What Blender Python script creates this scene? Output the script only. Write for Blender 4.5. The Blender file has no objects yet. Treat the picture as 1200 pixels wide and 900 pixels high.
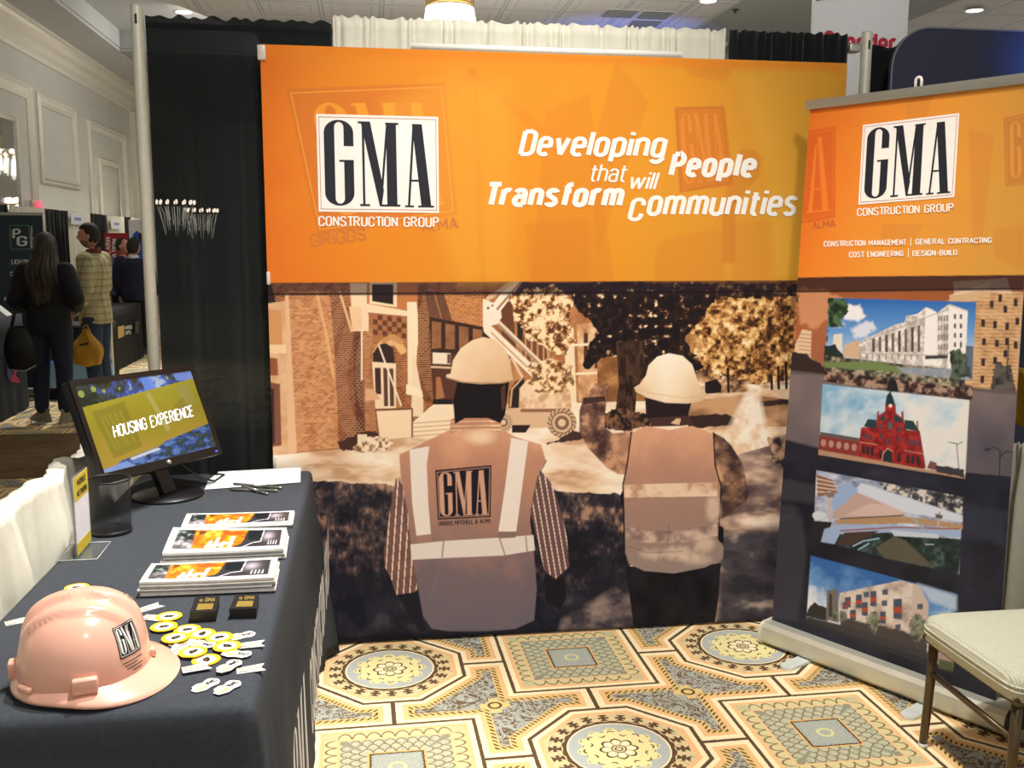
import bpy, bmesh, math, random
import numpy as np
from mathutils import Vector, Matrix
random.seed(7)
SC = bpy.context.scene
COL = SC.collection
PI = math.pi

# ------------------------------------------------------------------ camera, world, lights, exposure
FPX, CAM_X, CAM_Y, CAM_Z, YAW, PITCH, ROLL = 1141.85, .3766, -3.8373, 1.6271, .1473, .1438, .0038
def cam_axes():
    cy, sy, cp, sp = math.cos(YAW), math.sin(YAW), math.cos(PITCH), math.sin(PITCH)
    f = Vector((sy*cp, cy*cp, -sp)); r = Vector((cy, -sy, 0)); u = r.cross(f)
    c, s = math.cos(ROLL), math.sin(ROLL)
    return r*c+u*s, u*c-r*s, f
RGT, UPV, FWD = cam_axes()
CPOS = Vector((CAM_X, CAM_Y, CAM_Z))
cam = bpy.data.cameras.new('camera'); camo = bpy.data.objects.new('camera', cam); COL.objects.link(camo)
cam.sensor_width = 36; cam.lens = 36*FPX/1200; cam.clip_start = .05; cam.clip_end = 200
m = Matrix((RGT, UPV, -FWD)).transposed().to_4x4(); m.translation = CPOS
camo.matrix_world = m
SC.camera = camo
SC.view_settings.view_transform = 'Standard'; SC.view_settings.look = 'None'
SC.view_settings.exposure = 0.0; SC.view_settings.gamma = 1.0; SC.view_settings.use_curve_mapping = False
W = bpy.data.worlds.new('hall_air'); SC.world = W; W.use_nodes = True
W.node_tree.nodes['Background'].inputs[0].default_value = (1, .97, .93, 1)
W.node_tree.nodes['Background'].inputs[1].default_value = .42
def lamp(name, kind, loc, energy, color=(1, .965, .91), target=None, **kw):
    d = bpy.data.lights.new(name, kind); d.energy = energy; d.color = color
    for k, v in kw.items(): setattr(d, k, v)
    o = bpy.data.objects.new(name, d); COL.objects.link(o); o.location = loc
    if target is not None:
        o.rotation_euler = (Vector(target)-Vector(loc)).to_track_quat('-Z', 'Y').to_euler()
    return o
lamp('booth_spotlight', 'SPOT', (1.0, -1.9, 5.0), 690, target=(.95, -.75, .3), spot_size=1.05, spot_blend=.7, shadow_soft_size=.10)
lamp('table_spotlight', 'SPOT', (.75, -.75, 5.0), 900, target=(-.15, -1.5, .7), spot_size=.72, spot_blend=.6, shadow_soft_size=.08)
lamp('front_spotlight', 'SPOT', (1.1, -4.3, 4.6), 320, target=(1.0, 0, 1.6), spot_size=1.1, spot_blend=.8, shadow_soft_size=.25)
lamp('right_drape_fill', 'SPOT', (.9, -1.6, 5.0), 190, target=(2.5, -.85, .5), spot_size=.55, spot_blend=.8, shadow_soft_size=.12)  # added fill for the low white drape, also lifts chair and pull-up banner
lamp('aisle_downlight', 'SPOT', (-2.6, 8.6, 5.1), 1000, target=(-2.6, 7.6, 0), spot_size=1.2, spot_blend=.8, shadow_soft_size=.2)
lamp('hall_wall_light', 'AREA', (-1.8, 14.5, 5.0), 75, target=(-5, 16, 3.6), size=3.0, color=(1, .95, .87))
lamp('ceiling_fill', 'AREA', (2.0, 8.0, 3.2), 300, target=(2.0, 9.0, 6), size=4.0, color=(1, .96, .9))  # added ambient fill floating below the ceiling, not a fixture
lamp('sign_fill', 'SPOT', (5.2, 2.6, 5.0), 160, target=(5.45, 6.0, 3.9), spot_size=.8, spot_blend=1, shadow_soft_size=.2)  # extra fill added only to brighten the hanging sign board
lamp('blue_uplight', 'SPOT', (5.2, 12.5, 2.6), 260, color=(.12, .22, 1), target=(5.0, 14.2, 5.3), spot_size=1.3, spot_blend=.8, shadow_soft_size=.2)
lamp('neighbour_blue_light', 'SPOT', (3.6, -.45, 2.25), 60, color=(.05, .25, 1), target=(3.22, 0, 2.36), spot_size=.75, spot_blend=1, shadow_soft_size=.05)

# ------------------------------------------------------------------ helpers
def ray(px, py):
    return (RGT*((px-600)/FPX) - UPV*((py-450)/FPX) + FWD)
def at_z(px, py, z): d = ray(px, py); return CPOS + d*((z-CAM_Z)/d.z)
def at_y(px, py, y): d = ray(px, py); return CPOS + d*((y-CAM_Y)/d.y)
def at_x(px, py, x): d = ray(px, py); return CPOS + d*((x-CAM_X)/d.x)
def project(p):
    d = Vector(p)-CPOS; zc = d.dot(FWD)
    return (600+FPX*d.dot(RGT)/zc, 450-FPX*d.dot(UPV)/zc)
def lin1(c):
    c = c/255.
    return c/12.92 if c <= .04045 else ((c+.055)/1.055)**2.4
def lin(c): return tuple(lin1(x) for x in c)

MATS = {}
def mat(name, rgb=None, rough=.6, metal=0., var=.06, vscale=40., bump=0., bscale=120., emit=0., attr=None, alpha=1., trans=0., spec=.5, gain=1., coat=0., sheen=0.):
    if name in MATS: return MATS[name]
    m = bpy.data.materials.new(name); m.use_nodes = True; nt = m.node_tree
    b = nt.nodes['Principled BSDF']; L = nt.links
    b.inputs['Roughness'].default_value = rough; b.inputs['Metallic'].default_value = metal
    b.inputs['Specular IOR Level'].default_value = spec
    b.inputs['Coat Weight'].default_value = coat
    b.inputs['Sheen Weight'].default_value = sheen
    tc = nt.nodes.new('ShaderNodeTexCoord')
    if attr:
        at = nt.nodes.new('ShaderNodeAttribute'); at.attribute_name = attr
        if gain != 1:
            mx = nt.nodes.new('ShaderNodeVectorMath'); mx.operation = 'SCALE'; mx.inputs['Scale'].default_value = gain
            L.new(at.outputs['Color'], mx.inputs[0]); src = mx.outputs[0]
        else: src = at.outputs['Color']
    else:
        c = lin(rgb)
        n = nt.nodes.new('ShaderNodeTexNoise'); n.inputs['Scale'].default_value = vscale; n.inputs['Detail'].default_value = 3
        L.new(tc.outputs['Object'], n.inputs['Vector'])
        r = nt.nodes.new('ShaderNodeValToRGB')
        r.color_ramp.elements[0].position = .3; r.color_ramp.elements[1].position = .7
        r.color_ramp.elements[0].color = tuple(max(0, x*(1-var)) for x in c)+(1,)
        r.color_ramp.elements[1].color = tuple(min(1, x*(1+var)) for x in c)+(1,)
        L.new(n.outputs['Fac'], r.inputs['Fac']); src = r.outputs['Color']
    L.new(src, b.inputs['Base Color'])
    if emit:
        L.new(src, b.inputs['Emission Color']); b.inputs['Emission Strength'].default_value = emit
    if trans:
        b.inputs['Transmission Weight'].default_value = trans; b.inputs['IOR'].default_value = 1.3
    b.inputs['Alpha'].default_value = alpha
    if bump:
        n2 = nt.nodes.new('ShaderNodeTexNoise'); n2.inputs['Scale'].default_value = bscale; n2.inputs['Detail'].default_value = 4
        L.new(tc.outputs['Object'], n2.inputs['Vector'])
        bp = nt.nodes.new('ShaderNodeBump'); bp.inputs['Strength'].default_value = bump; bp.inputs['Distance'].default_value = .01
        L.new(n2.outputs['Fac'], bp.inputs['Height']); L.new(bp.outputs['Normal'], b.inputs['Normal'])
    MATS[name] = m
    return m

def tag(o, label=None, cat=None, group=None, kind=None):
    if label: o['label'] = label
    if cat: o['category'] = cat
    if group: o['group'] = group
    if kind: o['kind'] = kind
    return o
def thing(name, label, cat, loc=(0, 0, 0), rz=0., group=None):
    o = bpy.data.objects.new(name, None); COL.objects.link(o); o.empty_display_size = .05
    o.location = loc; o.rotation_euler = (0, 0, rz)
    return tag(o, label, cat, group)
def copy_tree(o, parent=None):
    c = o.copy(); COL.objects.link(c); c.parent = parent
    for ch in list(o.children): copy_tree(ch, c)
    return c

class M:
    """collects shapes, then links them as ONE mesh object"""
    def __init__(s): s.v = []; s.f = []; s.sm = []; s.mi = []; s.cur = 0
    def add(s, vs, fs, smooth=False):
        b = len(s.v); s.v += [tuple(v) for v in vs]
        s.f += [tuple(i+b for i in f) for f in fs]; s.sm += [smooth]*len(fs); s.mi += [s.cur]*len(fs)
        return s
    def box(s, c, d, R=None, bev=0., seg=2):
        bm = bmesh.new(); bmesh.ops.create_cube(bm, size=1)
        bmesh.ops.scale(bm, vec=d, verts=bm.verts)
        if bev: bmesh.ops.bevel(bm, geom=list(bm.edges), offset=min(bev, min(d)*.49), segments=seg, affect='EDGES', profile=.5)
        vs = [(R @ v.co if R else v.co)+Vector(c) for v in bm.verts]
        bm.verts.index_update()
        s.add(vs, [[v.index for v in f.verts] for f in bm.faces], bool(bev)); bm.free(); return s
    def tube(s, pts, r, n=10, cap=True, closed=False):
        pts = [Vector(p) for p in pts]; k = len(pts)
        rs = r if isinstance(r, (list, tuple)) else [r]*k
        t0 = None; vs = []; fs = []
        for i, p in enumerate(pts):
            if closed: t = pts[(i+1) % k]-pts[i-1]
            else: t = pts[min(i+1, k-1)]-pts[max(i-1, 0)]
            t.normalize()
            if t0 is None:
                a = Vector((0, 0, 1)) if abs(t.z) < .9 else Vector((1, 0, 0))
                nrm = a.cross(t).normalized()
            else:
                nrm = (nrm - t*nrm.dot(t)).normalized()
            t0 = t; bn = t.cross(nrm)
            for j in range(n):
                a = 2*PI*j/n; vs.append(p + (nrm*math.cos(a)+bn*math.sin(a))*rs[i])
        for i in range(k if closed else k-1):
            for j in range(n):
                i2 = (i+1) % k; j2 = (j+1) % n
                fs.append((i*n+j, i*n+j2, i2*n+j2, i2*n+j))
        if cap and not closed: fs += [tuple(range(n-1, -1, -1)), tuple(range((k-1)*n, k*n))]
        return s.add(vs, fs, True)
    def lathe(s, prof, c=(0, 0, 0), n=24, cap=True):
        vs = []; fs = []; k = len(prof)
        for r, z in prof:
            for j in range(n):
                a = 2*PI*j/n; vs.append((c[0]+r*math.cos(a), c[1]+r*math.sin(a), c[2]+z))
        for i in range(k-1):
            for j in range(n):
                j2 = (j+1) % n; fs.append((i*n+j, i*n+j2, (i+1)*n+j2, (i+1)*n+j))
        if cap: fs += [tuple(range(n-1, -1, -1)), tuple(range((k-1)*n, k*n))]
        return s.add(vs, fs, True)
    def prism(s, poly, f0, f1, smooth=False):
        """poly of 2D points; f0 and f1 map them to the two faces"""
        n = len(poly); vs = [f0(*p) for p in poly]+[f1(*p) for p in poly]
        fs = [tuple(range(n)), tuple(range(2*n-1, n-1, -1))]
        for i in range(n): j = (i+1) % n; fs.append((i, i+n, j+n, j))
        return s.add(vs, fs, smooth)
    def slab(s, poly, z0, z1): return s.prism(poly, lambda x, y: (x, y, z0), lambda x, y: (x, y, z1))
    def flat(s, poly, fn): return s.add([fn(*p) for p in poly], [tuple(range(len(poly)))])
    def grid(s, nu, nv, fn, wrapu=False, smooth=True):
        vs = [fn(i/(nu if wrapu else nu-1), j/(nv-1)) for j in range(nv) for i in range(nu)]
        fs = []
        for j in range(nv-1):
            for i in range(nu if wrapu else nu-1):
                i2 = (i+1) % nu; fs.append((j*nu+i, j*nu+i2, (j+1)*nu+i2, (j+1)*nu+i))
        return s.add(vs, fs, smooth)
    def ball(s, c, r, nu=16, nv=10, R=None):
        r = (r, r, r) if isinstance(r, (int, float)) else r
        def fn(u, v):
            a = 2*PI*u; b = PI*(v*.998+.001)
            p = Vector((r[0]*math.sin(b)*math.cos(a), r[1]*math.sin(b)*math.sin(a), -r[2]*math.cos(b)))
            return (R @ p if R else p)+Vector(c)
        return s.grid(nu, nv, fn, True)
    def build(s, name, ms, parent=None, mods=None):
        me = bpy.data.meshes.new(name); me.from_pydata(s.v, [], s.f)
        ms = ms if isinstance(ms, (list, tuple)) else [ms]
        for m in ms: me.materials.append(m)
        me.polygons.foreach_set('use_smooth', s.sm); me.polygons.foreach_set('material_index', s.mi)
        me.update()
        bm = bmesh.new(); bm.from_mesh(me); bmesh.ops.recalc_face_normals(bm, faces=bm.faces); bm.to_mesh(me); bm.free()
        o = bpy.data.objects.new(name, me); COL.objects.link(o); o.parent = parent
        return o
def solidify(o, t): md = o.modifiers.new('thick', 'SOLIDIFY'); md.thickness = t; md.offset = 0; return o
def sharp(o, ang=35):
    me = o.data
    try: me.set_sharp_from_angle(angle=math.radians(ang))
    except Exception: pass
    return o

def smoothstep(a, b, x):
    t = max(0., min(1., (x-a)/(b-a))); return t*t*(3-2*t)
# ---- 3x3 homography between quads
def hom(src, dst):
    A = []; B = []
    for (x, y), (X, Y) in zip(src, dst):
        A += [[x, y, 1, 0, 0, 0, -X*x, -X*y], [0, 0, 0, x, y, 1, -Y*x, -Y*y]]; B += [X, Y]
    h = np.linalg.solve(np.array(A, float), np.array(B, float))
    return np.append(h, 1).reshape(3, 3)
def hap(H, x, y):
    w = H[2, 0]*x+H[2, 1]*y+H[2, 2]
    return (H[0, 0]*x+H[0, 1]*y+H[0, 2])/w, (H[1, 0]*x+H[1, 1]*y+H[1, 2])/w
UNIT = [(0, 0), (1, 0), (1, 1), (0, 1)]

# stroke letters in the manner of a technical sans: cap height 1, x height .72
def sarc(cx, cy, rx, ry, a0, a1, n=8): return [(cx+rx*math.cos(math.radians(a0+(a1-a0)*i/n)), cy+ry*math.sin(math.radians(a0+(a1-a0)*i/n))) for i in range(n+1)]
def glyphs():
    g = {}; A = sarc
    tp = A(.2, .8, .2, .2, 0, 180); bt = A(.2, .2, .2, .2, 180, 360)
    g['C'] = [[(.4, .70)]+tp+bt+[(.4, .30)]]; g['O'] = [tp+bt+[tp[0]]]; g['G'] = [[(.4, .72)]+tp+bt+[(.4, .46), (.2, .46)]]
    g['N'] = [[(0, 0), (0, 1)], [(0, 1), (.4, 0)], [(.4, 0), (.4, 1)]]; g['S'] = [A(.2, .8, .2, .2, 0, 180)+[(0, .70), (.08, .58), (.32, .44), (.4, .31)]+A(.2, .2, .2, .2, 0, -180)]
    g['T'] = [[(-.04, 1), (.44, 1)], [(.2, 1), (.2, 0)]]; rb = [(0, 1), (.2, 1)]+A(.2, .75, .19, .25, 90, -90)+[(0, .5)]
    g['R'] = [[(0, 0), (0, 1)], rb, [(.18, .5), (.42, 0)]]; g['P'] = [[(0, 0), (0, 1)], rb]; g['U'] = [[(0, 1)]+bt+[(.4, 1)]]; g['I'] = [[(0, 0), (0, 1)]]
    g['H'] = [[(0, 0), (0, 1)], [(.4, 0), (.4, 1)], [(0, .5), (.4, .5)]]; g['E'] = [[(.34, 1), (0, 1), (0, 0), (.34, 0)], [(0, .52), (.31, .52)]]; g['F'] = [[(.34, 1), (0, 1), (0, 0)], [(0, .52), (.31, .52)]]
    g['X'] = [[(0, 0), (.42, 1)], [(0, 1), (.42, 0)]]; g['M'] = [[(0, 0), (0, 1)], [(0, 1), (.26, .3)], [(.26, .3), (.52, 1)], [(.52, 1), (.52, 0)]]; g['A'] = [[(0, 0), (.22, 1)], [(.22, 1), (.44, 0)], [(.07, .3), (.37, .3)]]
    g['L'] = [[(0, 1), (0, 0), (.32, 0)]]; g['D'] = [[(0, 0), (0, 1)], [(0, 1), (.2, 1)]+A(.2, .8, .2, .2, 90, 0)+A(.2, .2, .2, .2, 0, -90)+[(0, 0)]]; g['B'] = [[(0, 0), (0, 1)], [(0, 1), (.2, 1)]+A(.2, .77, .18, .23, 90, -90)+[(0, .54)], [(.2, .54)]+A(.2, .27, .2, .27, 90, -90)+[(0, 0)]]
    g['Y'] = [[(0, 1), (.22, .45)], [(.44, 1), (.22, .45)], [(.22, .45), (.22, 0)]]; g['V'] = [[(0, 1), (.22, 0)], [(.22, 0), (.44, 1)]]; g['K'] = [[(0, 0), (0, 1)], [(.4, 1), (.02, .42)], [(.12, .55), (.42, 0)]]; g['W'] = [[(0, 1), (.16, 0)], [(.16, 0), (.32, .9)], [(.32, .9), (.48, 0)], [(.48, 0), (.64, 1)]]; g['-'] = [[(0, .42), (.22, .42)]]
    g['&'] = [[(.42, 0), (.08, .72)]+A(.2, .84, .13, .15, 200, -30)+[(.1, .5), (.02, .3)]+A(.18, .2, .17, .2, 170, 330)+[(.42, .45)]]
    t2 = A(.18, .54, .18, .18, 0, 180); b2 = A(.18, .18, .18, .18, 180, 360); arch = [(0, .5)]+A(.18, .54, .18, .18, 170, 0)+[(.36, 0)]
    o = t2+b2+[t2[0]]
    g['o'] = [o]; g['e'] = [[(.05, .37), (.36, .37)], [(.36, .33), (.36, .54)]+t2[1:]+b2[:-2]]; g['v'] = [[(0, .72), (.19, 0)], [(.19, 0), (.38, .72)]]; g['w'] = [[(0, .72), (.13, 0)], [(.13, 0), (.27, .68)], [(.27, .68), (.41, 0)], [(.41, 0), (.54, .72)]]; g['l'] = [[(0, 1), (0, 0)]]
    g['p'] = [[(0, .72), (0, -.27)], o]; g['i'] = [[(0, .72), (0, 0)], [(0, .88), (0, 1.02)]]; g['n'] = [[(0, .72), (0, 0)], arch]; g['g'] = [o, [(.36, .72), (.36, -.1)]+A(.18, -.1, .18, .17, 0, -160)]; g['t'] = [[(.09, .94), (.09, .14)]+A(.21, .13, .12, .13, 180, 290), [(-.02, .69), (.26, .69)]]
    g['h'] = [[(0, 1), (0, 0)], arch]; g['a'] = [A(.18, .54, .18, .18, 165, 0)+[(.36, 0)], [(.36, .41), (.15, .41)]+A(.16, .205, .16, .205, 100, 260)+[(.20, 0), (.36, 0)]]; g['r'] = [[(0, .72), (0, 0)], [(0, .5)]+A(.17, .53, .17, .19, 170, 55)]
    g['s'] = [A(.16, .56, .16, .16, 15, 180)+[(.03, .46), (.28, .28), (.32, .17)]+A(.16, .16, .16, .16, 0, -165)]; g['f'] = [[(.1, 0), (.1, .84)]+A(.24, .84, .14, .16, 180, 90)+[(.29, 1)], [(-.01, .69), (.27, .69)]]; ar2 = [(0, .5)]+A(.15, .56, .15, .16, 170, 0)+[(.30, 0)]
    g['m'] = [[(0, .72), (0, 0)], ar2, [(x+.30, y) for x, y in ar2]]; g['u'] = [[(0, .72)]+b2+[(.36, .4)], [(.36, .72), (.36, 0)]]; g['c'] = [[(.36, .5)]+t2+b2+[(.36, .22)]]; g['d'] = [[(.36, 1), (.36, 0)], o]; g['k'] = [[(0, 1), (0, 0)], [(.32, .72), (.02, .3)], [(.1, .42), (.34, 0)]]
    return g
GLY = glyphs()
def ribbon(pl, t):
    cl = pl[0] == pl[-1]
    L = []; R = []; n = len(pl)
    for i in range(n):
        a = pl[max(i-1, 0)]; b = pl[min(i+1, n-1)]; p = pl[i]
        if cl and i in (0, n-1): a, b = pl[-2], pl[1]
        if 0 < i < n-1 or cl:
            d1 = (p[0]-a[0], p[1]-a[1]); d2 = (b[0]-p[0], b[1]-p[1]); l1 = math.hypot(*d1) or 1e-9; l2 = math.hypot(*d2) or 1e-9
            tx, ty = d1[0]/l1+d2[0]/l2, d1[1]/l1+d2[1]/l2; l = math.hypot(tx, ty) or 1e-9; tx /= l; ty /= l
            k = 1/max(.6, (tx*d1[0]+ty*d1[1])/l1)
        else: tx, ty = b[0]-a[0], b[1]-a[1]; l = math.hypot(tx, ty) or 1e-9; tx /= l; ty /= l; k = 1
        L.append((p[0]-ty*t/2*k, p[1]+tx*t/2*k)); R.append((p[0]+ty*t/2*k, p[1]-tx*t/2*k))
    return L, R
def put_text(mb, text, quad, fn, bold=0., shear=0.):
    """quad: TL, TR, BR, BL in sheet coordinates; fn(x, y[, lift]) maps sheet coordinates to 3D"""
    t = .115+1.35*bold; x = 0.; strips = []
    for ch in text:
        if ch == ' ': x += .26+t; continue
        gs = GLY[ch]; w = max(p[0] for s in gs for p in s)
        for s in gs: strips.append(ribbon([(x+q[0]+shear*q[1], q[1]) for q in s], t))
        x += w+t+.055-{'r': .05, 'f': .07, 't': .03, 'T': .12, 'L': .05}.get(ch, 0)
    P = [p for L, R in strips for p in L+R]; x0 = min(p[0] for p in P); x1 = max(p[0] for p in P); y0 = min(p[1] for p in P); y1 = max(p[1] for p in P)
    H = hom(UNIT, quad)
    for k, (L, R) in enumerate(strips):
        f = lambda p: fn(*hap(H, (p[0]-x0)/(x1-x0), 1-(p[1]-y0)/(y1-y0)), k*.00005)
        n = len(L); mb.add([f(p) for p in L]+[f(p) for p in R], [(i, i+1, n+i+1, n+i) for i in range(n-1)])

# ---- the condensed three letter logo, in the unit square (y down)
def arc(cx, cy, rx, ry, a0, a1, n=14):
    return [(cx+rx*math.cos(math.radians(a0+(a1-a0)*i/n)), cy+ry*math.sin(math.radians(a0+(a1-a0)*i/n))) for i in range(n+1)]
def logo_polys():
    g = [(.297, .32)]+arc(.177, .185, .12, .13, 0, -180)+arc(.177, .805, .12, .13, 180, 0)
    g += [(.297, .462), (.178, .462), (.178, .482), (.218, .482)]+arc(.18, .86, .038, .055, 0, 180)+arc(.18, .13, .038, .055, 180, 360)+[(.218, .32)]
    mm = [[(.335, .065), (.435, .065), (.437, .085), (.335, .085)], [(.367, .08), (.386, .08), (.386, .93), (.367, .93)], [(.342, .916), (.424, .916), (.424, .936), (.342, .936)],
          [(.36, .075), (.437, .075), (.541, .77), (.521, .935), (.505, .935)], [(.505, .935), (.523, .935), (.584, .09), (.566, .09)],
          [(.567, .075), (.648, .075), (.652, .935), (.567, .935)], [(.505, .918), (.676, .918), (.676, .938), (.505, .938)], [(.56, .072), (.668, .072), (.668, .092), (.56, .092)]]
    aa = [[(.785, .08), (.803, .08), (.757, .94), (.738, .94)], [(.78, .08), (.862, .08), (.936, .94), (.853, .94)], [(.757, .655), (.86, .655), (.862, .674), (.757, .674)],
          [(.715, .925), (.79, .925), (.79, .943), (.715, .943)], [(.825, .925), (.958, .925), (.958, .943), (.825, .943)]]
    return [g]+mm+aa
LOGO = logo_polys()
def put_logo(mb, quad, fn):
    H = hom(UNIT, quad)
    for k, p in enumerate(LOGO): mb.flat([hap(H, x, y) for x, y in p], lambda x, y: fn(x, y, (k % 5)*.0001))

# ---- printed sheets: colours computed per point on a fine grid mesh
RNG = np.random.RandomState(5); TAB = RNG.rand(256, 256).astype(np.float32)
def vnoise(X, Y, s, seed=0):
    x = X/s+seed*17.3; y = Y/s+seed*9.1
    xi = np.floor(x).astype(int); yi = np.floor(y).astype(int); fx = x-xi; fy = y-yi
    fx = fx*fx*(3-2*fx); fy = fy*fy*(3-2*fy)
    T = lambda i, j: TAB[i & 255, j & 255]
    return (T(xi, yi)*(1-fx)+T(xi+1, yi)*fx)*(1-fy)+(T(xi, yi+1)*(1-fx)+T(xi+1, yi+1)*fx)*fy
def fbm(X, Y, s, o=4, seed=0):
    r = 0; a = .5; t = 0
    for k in range(o): r = r+a*vnoise(X, Y, s/(2**k), seed+k*3); t += a; a *= .6
    return r/t
def lc(c): return np.array(lin(c), np.float32)
def ramp(t, stops):
    """colour ramp over t, stops = [(pos, rgb255), ...]"""
    xs = [p for p, _ in stops]; cs = np.array([lin(c) for _, c in stops])
    return np.stack([np.interp(t, xs, cs[:, k]) for k in range(3)], -1).astype(np.float32)
class Sheet:
    def __init__(s, nu, nv, quad, base=(128, 128, 128)):
        s.nu, s.nv = nu, nv; s.H = hom(UNIT, quad); s.Hi = np.linalg.inv(s.H)
        u, v = np.meshgrid(np.linspace(0, 1, nu), np.linspace(0, 1, nv))
        s.X, s.Y = hap(s.H, u, v); s.C = np.zeros((nv, nu, 3), np.float32)+lc(base)
    def win(s, x0, y0, x1, y1):
        us, vs = zip(*[hap(s.Hi, x, y) for x, y in ((x0, y0), (x1, y0), (x1, y1), (x0, y1))])
        i0 = max(0, int(min(us)*(s.nu-1))-1); i1 = min(s.nu, int(max(us)*(s.nu-1))+3)
        j0 = max(0, int(min(vs)*(s.nv-1))-1); j1 = min(s.nv, int(max(vs)*(s.nv-1))+3)
        return (slice(j0, max(j1, j0)), slice(i0, max(i1, i0)))
    def blend(s, w, cov, col):
        X, Y = s.X[w], s.Y[w]
        c = col(X, Y) if callable(col) else lc(col)
        s.C[w] = s.C[w]*(1-cov[..., None])+c*cov[..., None]
    def poly(s, pts, col, a=1., soft=.8, rag=0., rs=6., seed=0):
        pad = soft+rag+1
        w = s.win(min(p[0] for p in pts)-pad, min(p[1] for p in pts)-pad, max(p[0] for p in pts)+pad, max(p[1] for p in pts)+pad)
        X, Y = s.X[w], s.Y[w]
        if X.size == 0: return s
        ins = np.zeros(X.shape, bool); d2 = np.full(X.shape, 1e9)
        n = len(pts)
        for i in range(n):
            ax, ay = pts[i]; bx, by = pts[(i+1) % n]
            if ay != by:
                c = ((ay > Y) != (by > Y)) & (X < (bx-ax)*(Y-ay)/(by-ay)+ax); ins ^= c
            dx, dy = bx-ax, by-ay; L = dx*dx+dy*dy or 1e-9
            t = np.clip(((X-ax)*dx+(Y-ay)*dy)/L, 0, 1)
            d2 = np.minimum(d2, (X-ax-t*dx)**2+(Y-ay-t*dy)**2)
        d = np.sqrt(d2)*np.where(ins, 1, -1)
        if rag: d = d+(fbm(X, Y, rs, 4, seed)-.5)*2*rag
        s.blend(w, np.clip(.5+d/soft, 0, 1)*a, col); return s
    def ell(s, cx, cy, rx, ry, col, a=1., soft=.8, rag=0., rs=6., seed=0, rot=0.):
        R = max(rx, ry)+rag+soft+1; w = s.win(cx-R, cy-R, cx+R, cy+R); X, Y = s.X[w]-cx, s.Y[w]-cy
        if X.size == 0: return s
        if rot: X, Y = X*math.cos(rot)+Y*math.sin(rot), Y*math.cos(rot)-X*math.sin(rot)
        q = np.sqrt((X/rx)**2+(Y/ry)**2); d = (1-q)*min(rx, ry)
        if rag: d = d+(fbm(s.X[w], s.Y[w], rs, 4, seed)-.5)*2*rag
        s.blend(w, np.clip(.5+d/soft, 0, 1)*a, col); return s
    def line(s, pts, wd, col, a=1., soft=.8):
        pad = wd+soft+1
        w = s.win(min(p[0] for p in pts)-pad, min(p[1] for p in pts)-pad, max(p[0] for p in pts)+pad, max(p[1] for p in pts)+pad)
        X, Y = s.X[w], s.Y[w]
        if X.size == 0: return s
        d2 = np.full(X.shape, 1e9)
        for (ax, ay), (bx, by) in zip(pts[:-1], pts[1:]):
            dx, dy = bx-ax, by-ay; L = dx*dx+dy*dy or 1e-9
            t = np.clip(((X-ax)*dx+(Y-ay)*dy)/L, 0, 1)
            d2 = np.minimum(d2, (X-ax-t*dx)**2+(Y-ay-t*dy)**2)
        s.blend(w, np.clip(.5+(wd/2-np.sqrt(d2))/soft, 0, 1)*a, col); return s
    def logo(s, quad, col, a=1., soft=.8):
        H = hom(UNIT, quad)
        for p in LOGO: s.poly([hap(H, x, y) for x, y in p], col, a, soft)
    def quadp(s, quad, u0, v0, u1, v1, col, a=1., **k):
        H = hom(UNIT, quad); s.poly([hap(H, u0, v0), hap(H, u1, v0), hap(H, u1, v1), hap(H, u0, v1)], col, a, **k)
    def mesh(s, name, fn, material, parent=None):
        """fn maps arrays u, v (v down) to an (n, 3) array"""
        u, v = np.meshgrid(np.linspace(0, 1, s.nu), np.linspace(0, 1, s.nv))
        co = fn(u.ravel(), v.ravel()).astype(np.float32); nu, nv = s.nu, s.nv
        idx = np.arange(nu*nv).reshape(nv, nu)
        q = np.stack([idx[1:, :-1], idx[1:, 1:], idx[:-1, 1:], idx[:-1, :-1]], -1).reshape(-1, 4)
        me = bpy.data.meshes.new(name); me.vertices.add(nu*nv); me.loops.add(q.size); me.polygons.add(len(q))
        me.vertices.foreach_set('co', co.ravel()); me.loops.foreach_set('vertex_index', q.ravel().astype(np.int32))
        me.polygons.foreach_set('loop_start', (np.arange(len(q))*4).astype(np.int32)); me.polygons.foreach_set('use_smooth', np.ones(len(q), bool))
        me.update(calc_edges=True)
        ca = me.color_attributes.new('print', 'FLOAT_COLOR', 'POINT')
        ca.data.foreach_set('color', np.concatenate([s.C, np.ones((nv, nu, 1), np.float32)], -1).ravel())
        me.materials.append(material)
        o = bpy.data.objects.new(name, me); COL.objects.link(o); o.parent = parent
        return o

# ================================================================== THE SETTING
# ---- node arithmetic
class E:
    nt = None
    def __init__(s, v): s.v = v
    def _op(op, *a, clamp=False):
        n = E.nt.nodes.new('ShaderNodeMath'); n.operation = op; n.use_clamp = clamp
        for i, x in enumerate(a):
            x = x.v if isinstance(x, E) else x
            if isinstance(x, (int, float)): n.inputs[i].default_value = x
            else: E.nt.links.new(x, n.inputs[i])
        return E(n.outputs[0])
    def __add__(a, b): return E._op('ADD', a, b)
    __radd__ = __add__
    def __sub__(a, b): return E._op('SUBTRACT', a, b)
    def __rsub__(a, b): return E._op('SUBTRACT', b, a)
    def __mul__(a, b): return E._op('MULTIPLY', a, b)
    __rmul__ = __mul__
    def __truediv__(a, b): return E._op('DIVIDE', a, b)
    def __neg__(a): return E._op('MULTIPLY', a, -1.)
    def __lt__(a, b): return E._op('LESS_THAN', a, b)
    def __gt__(a, b): return E._op('GREATER_THAN', a, b)
    def __and__(a, b): return E._op('MULTIPLY', a, b)
def emin(*a):
    r = a[0]
    for b in a[1:]: r = E._op('MINIMUM', r, b)
    return r
def emax(*a):
    r = a[0]
    for b in a[1:]: r = E._op('MAXIMUM', r, b)
    return r
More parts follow.
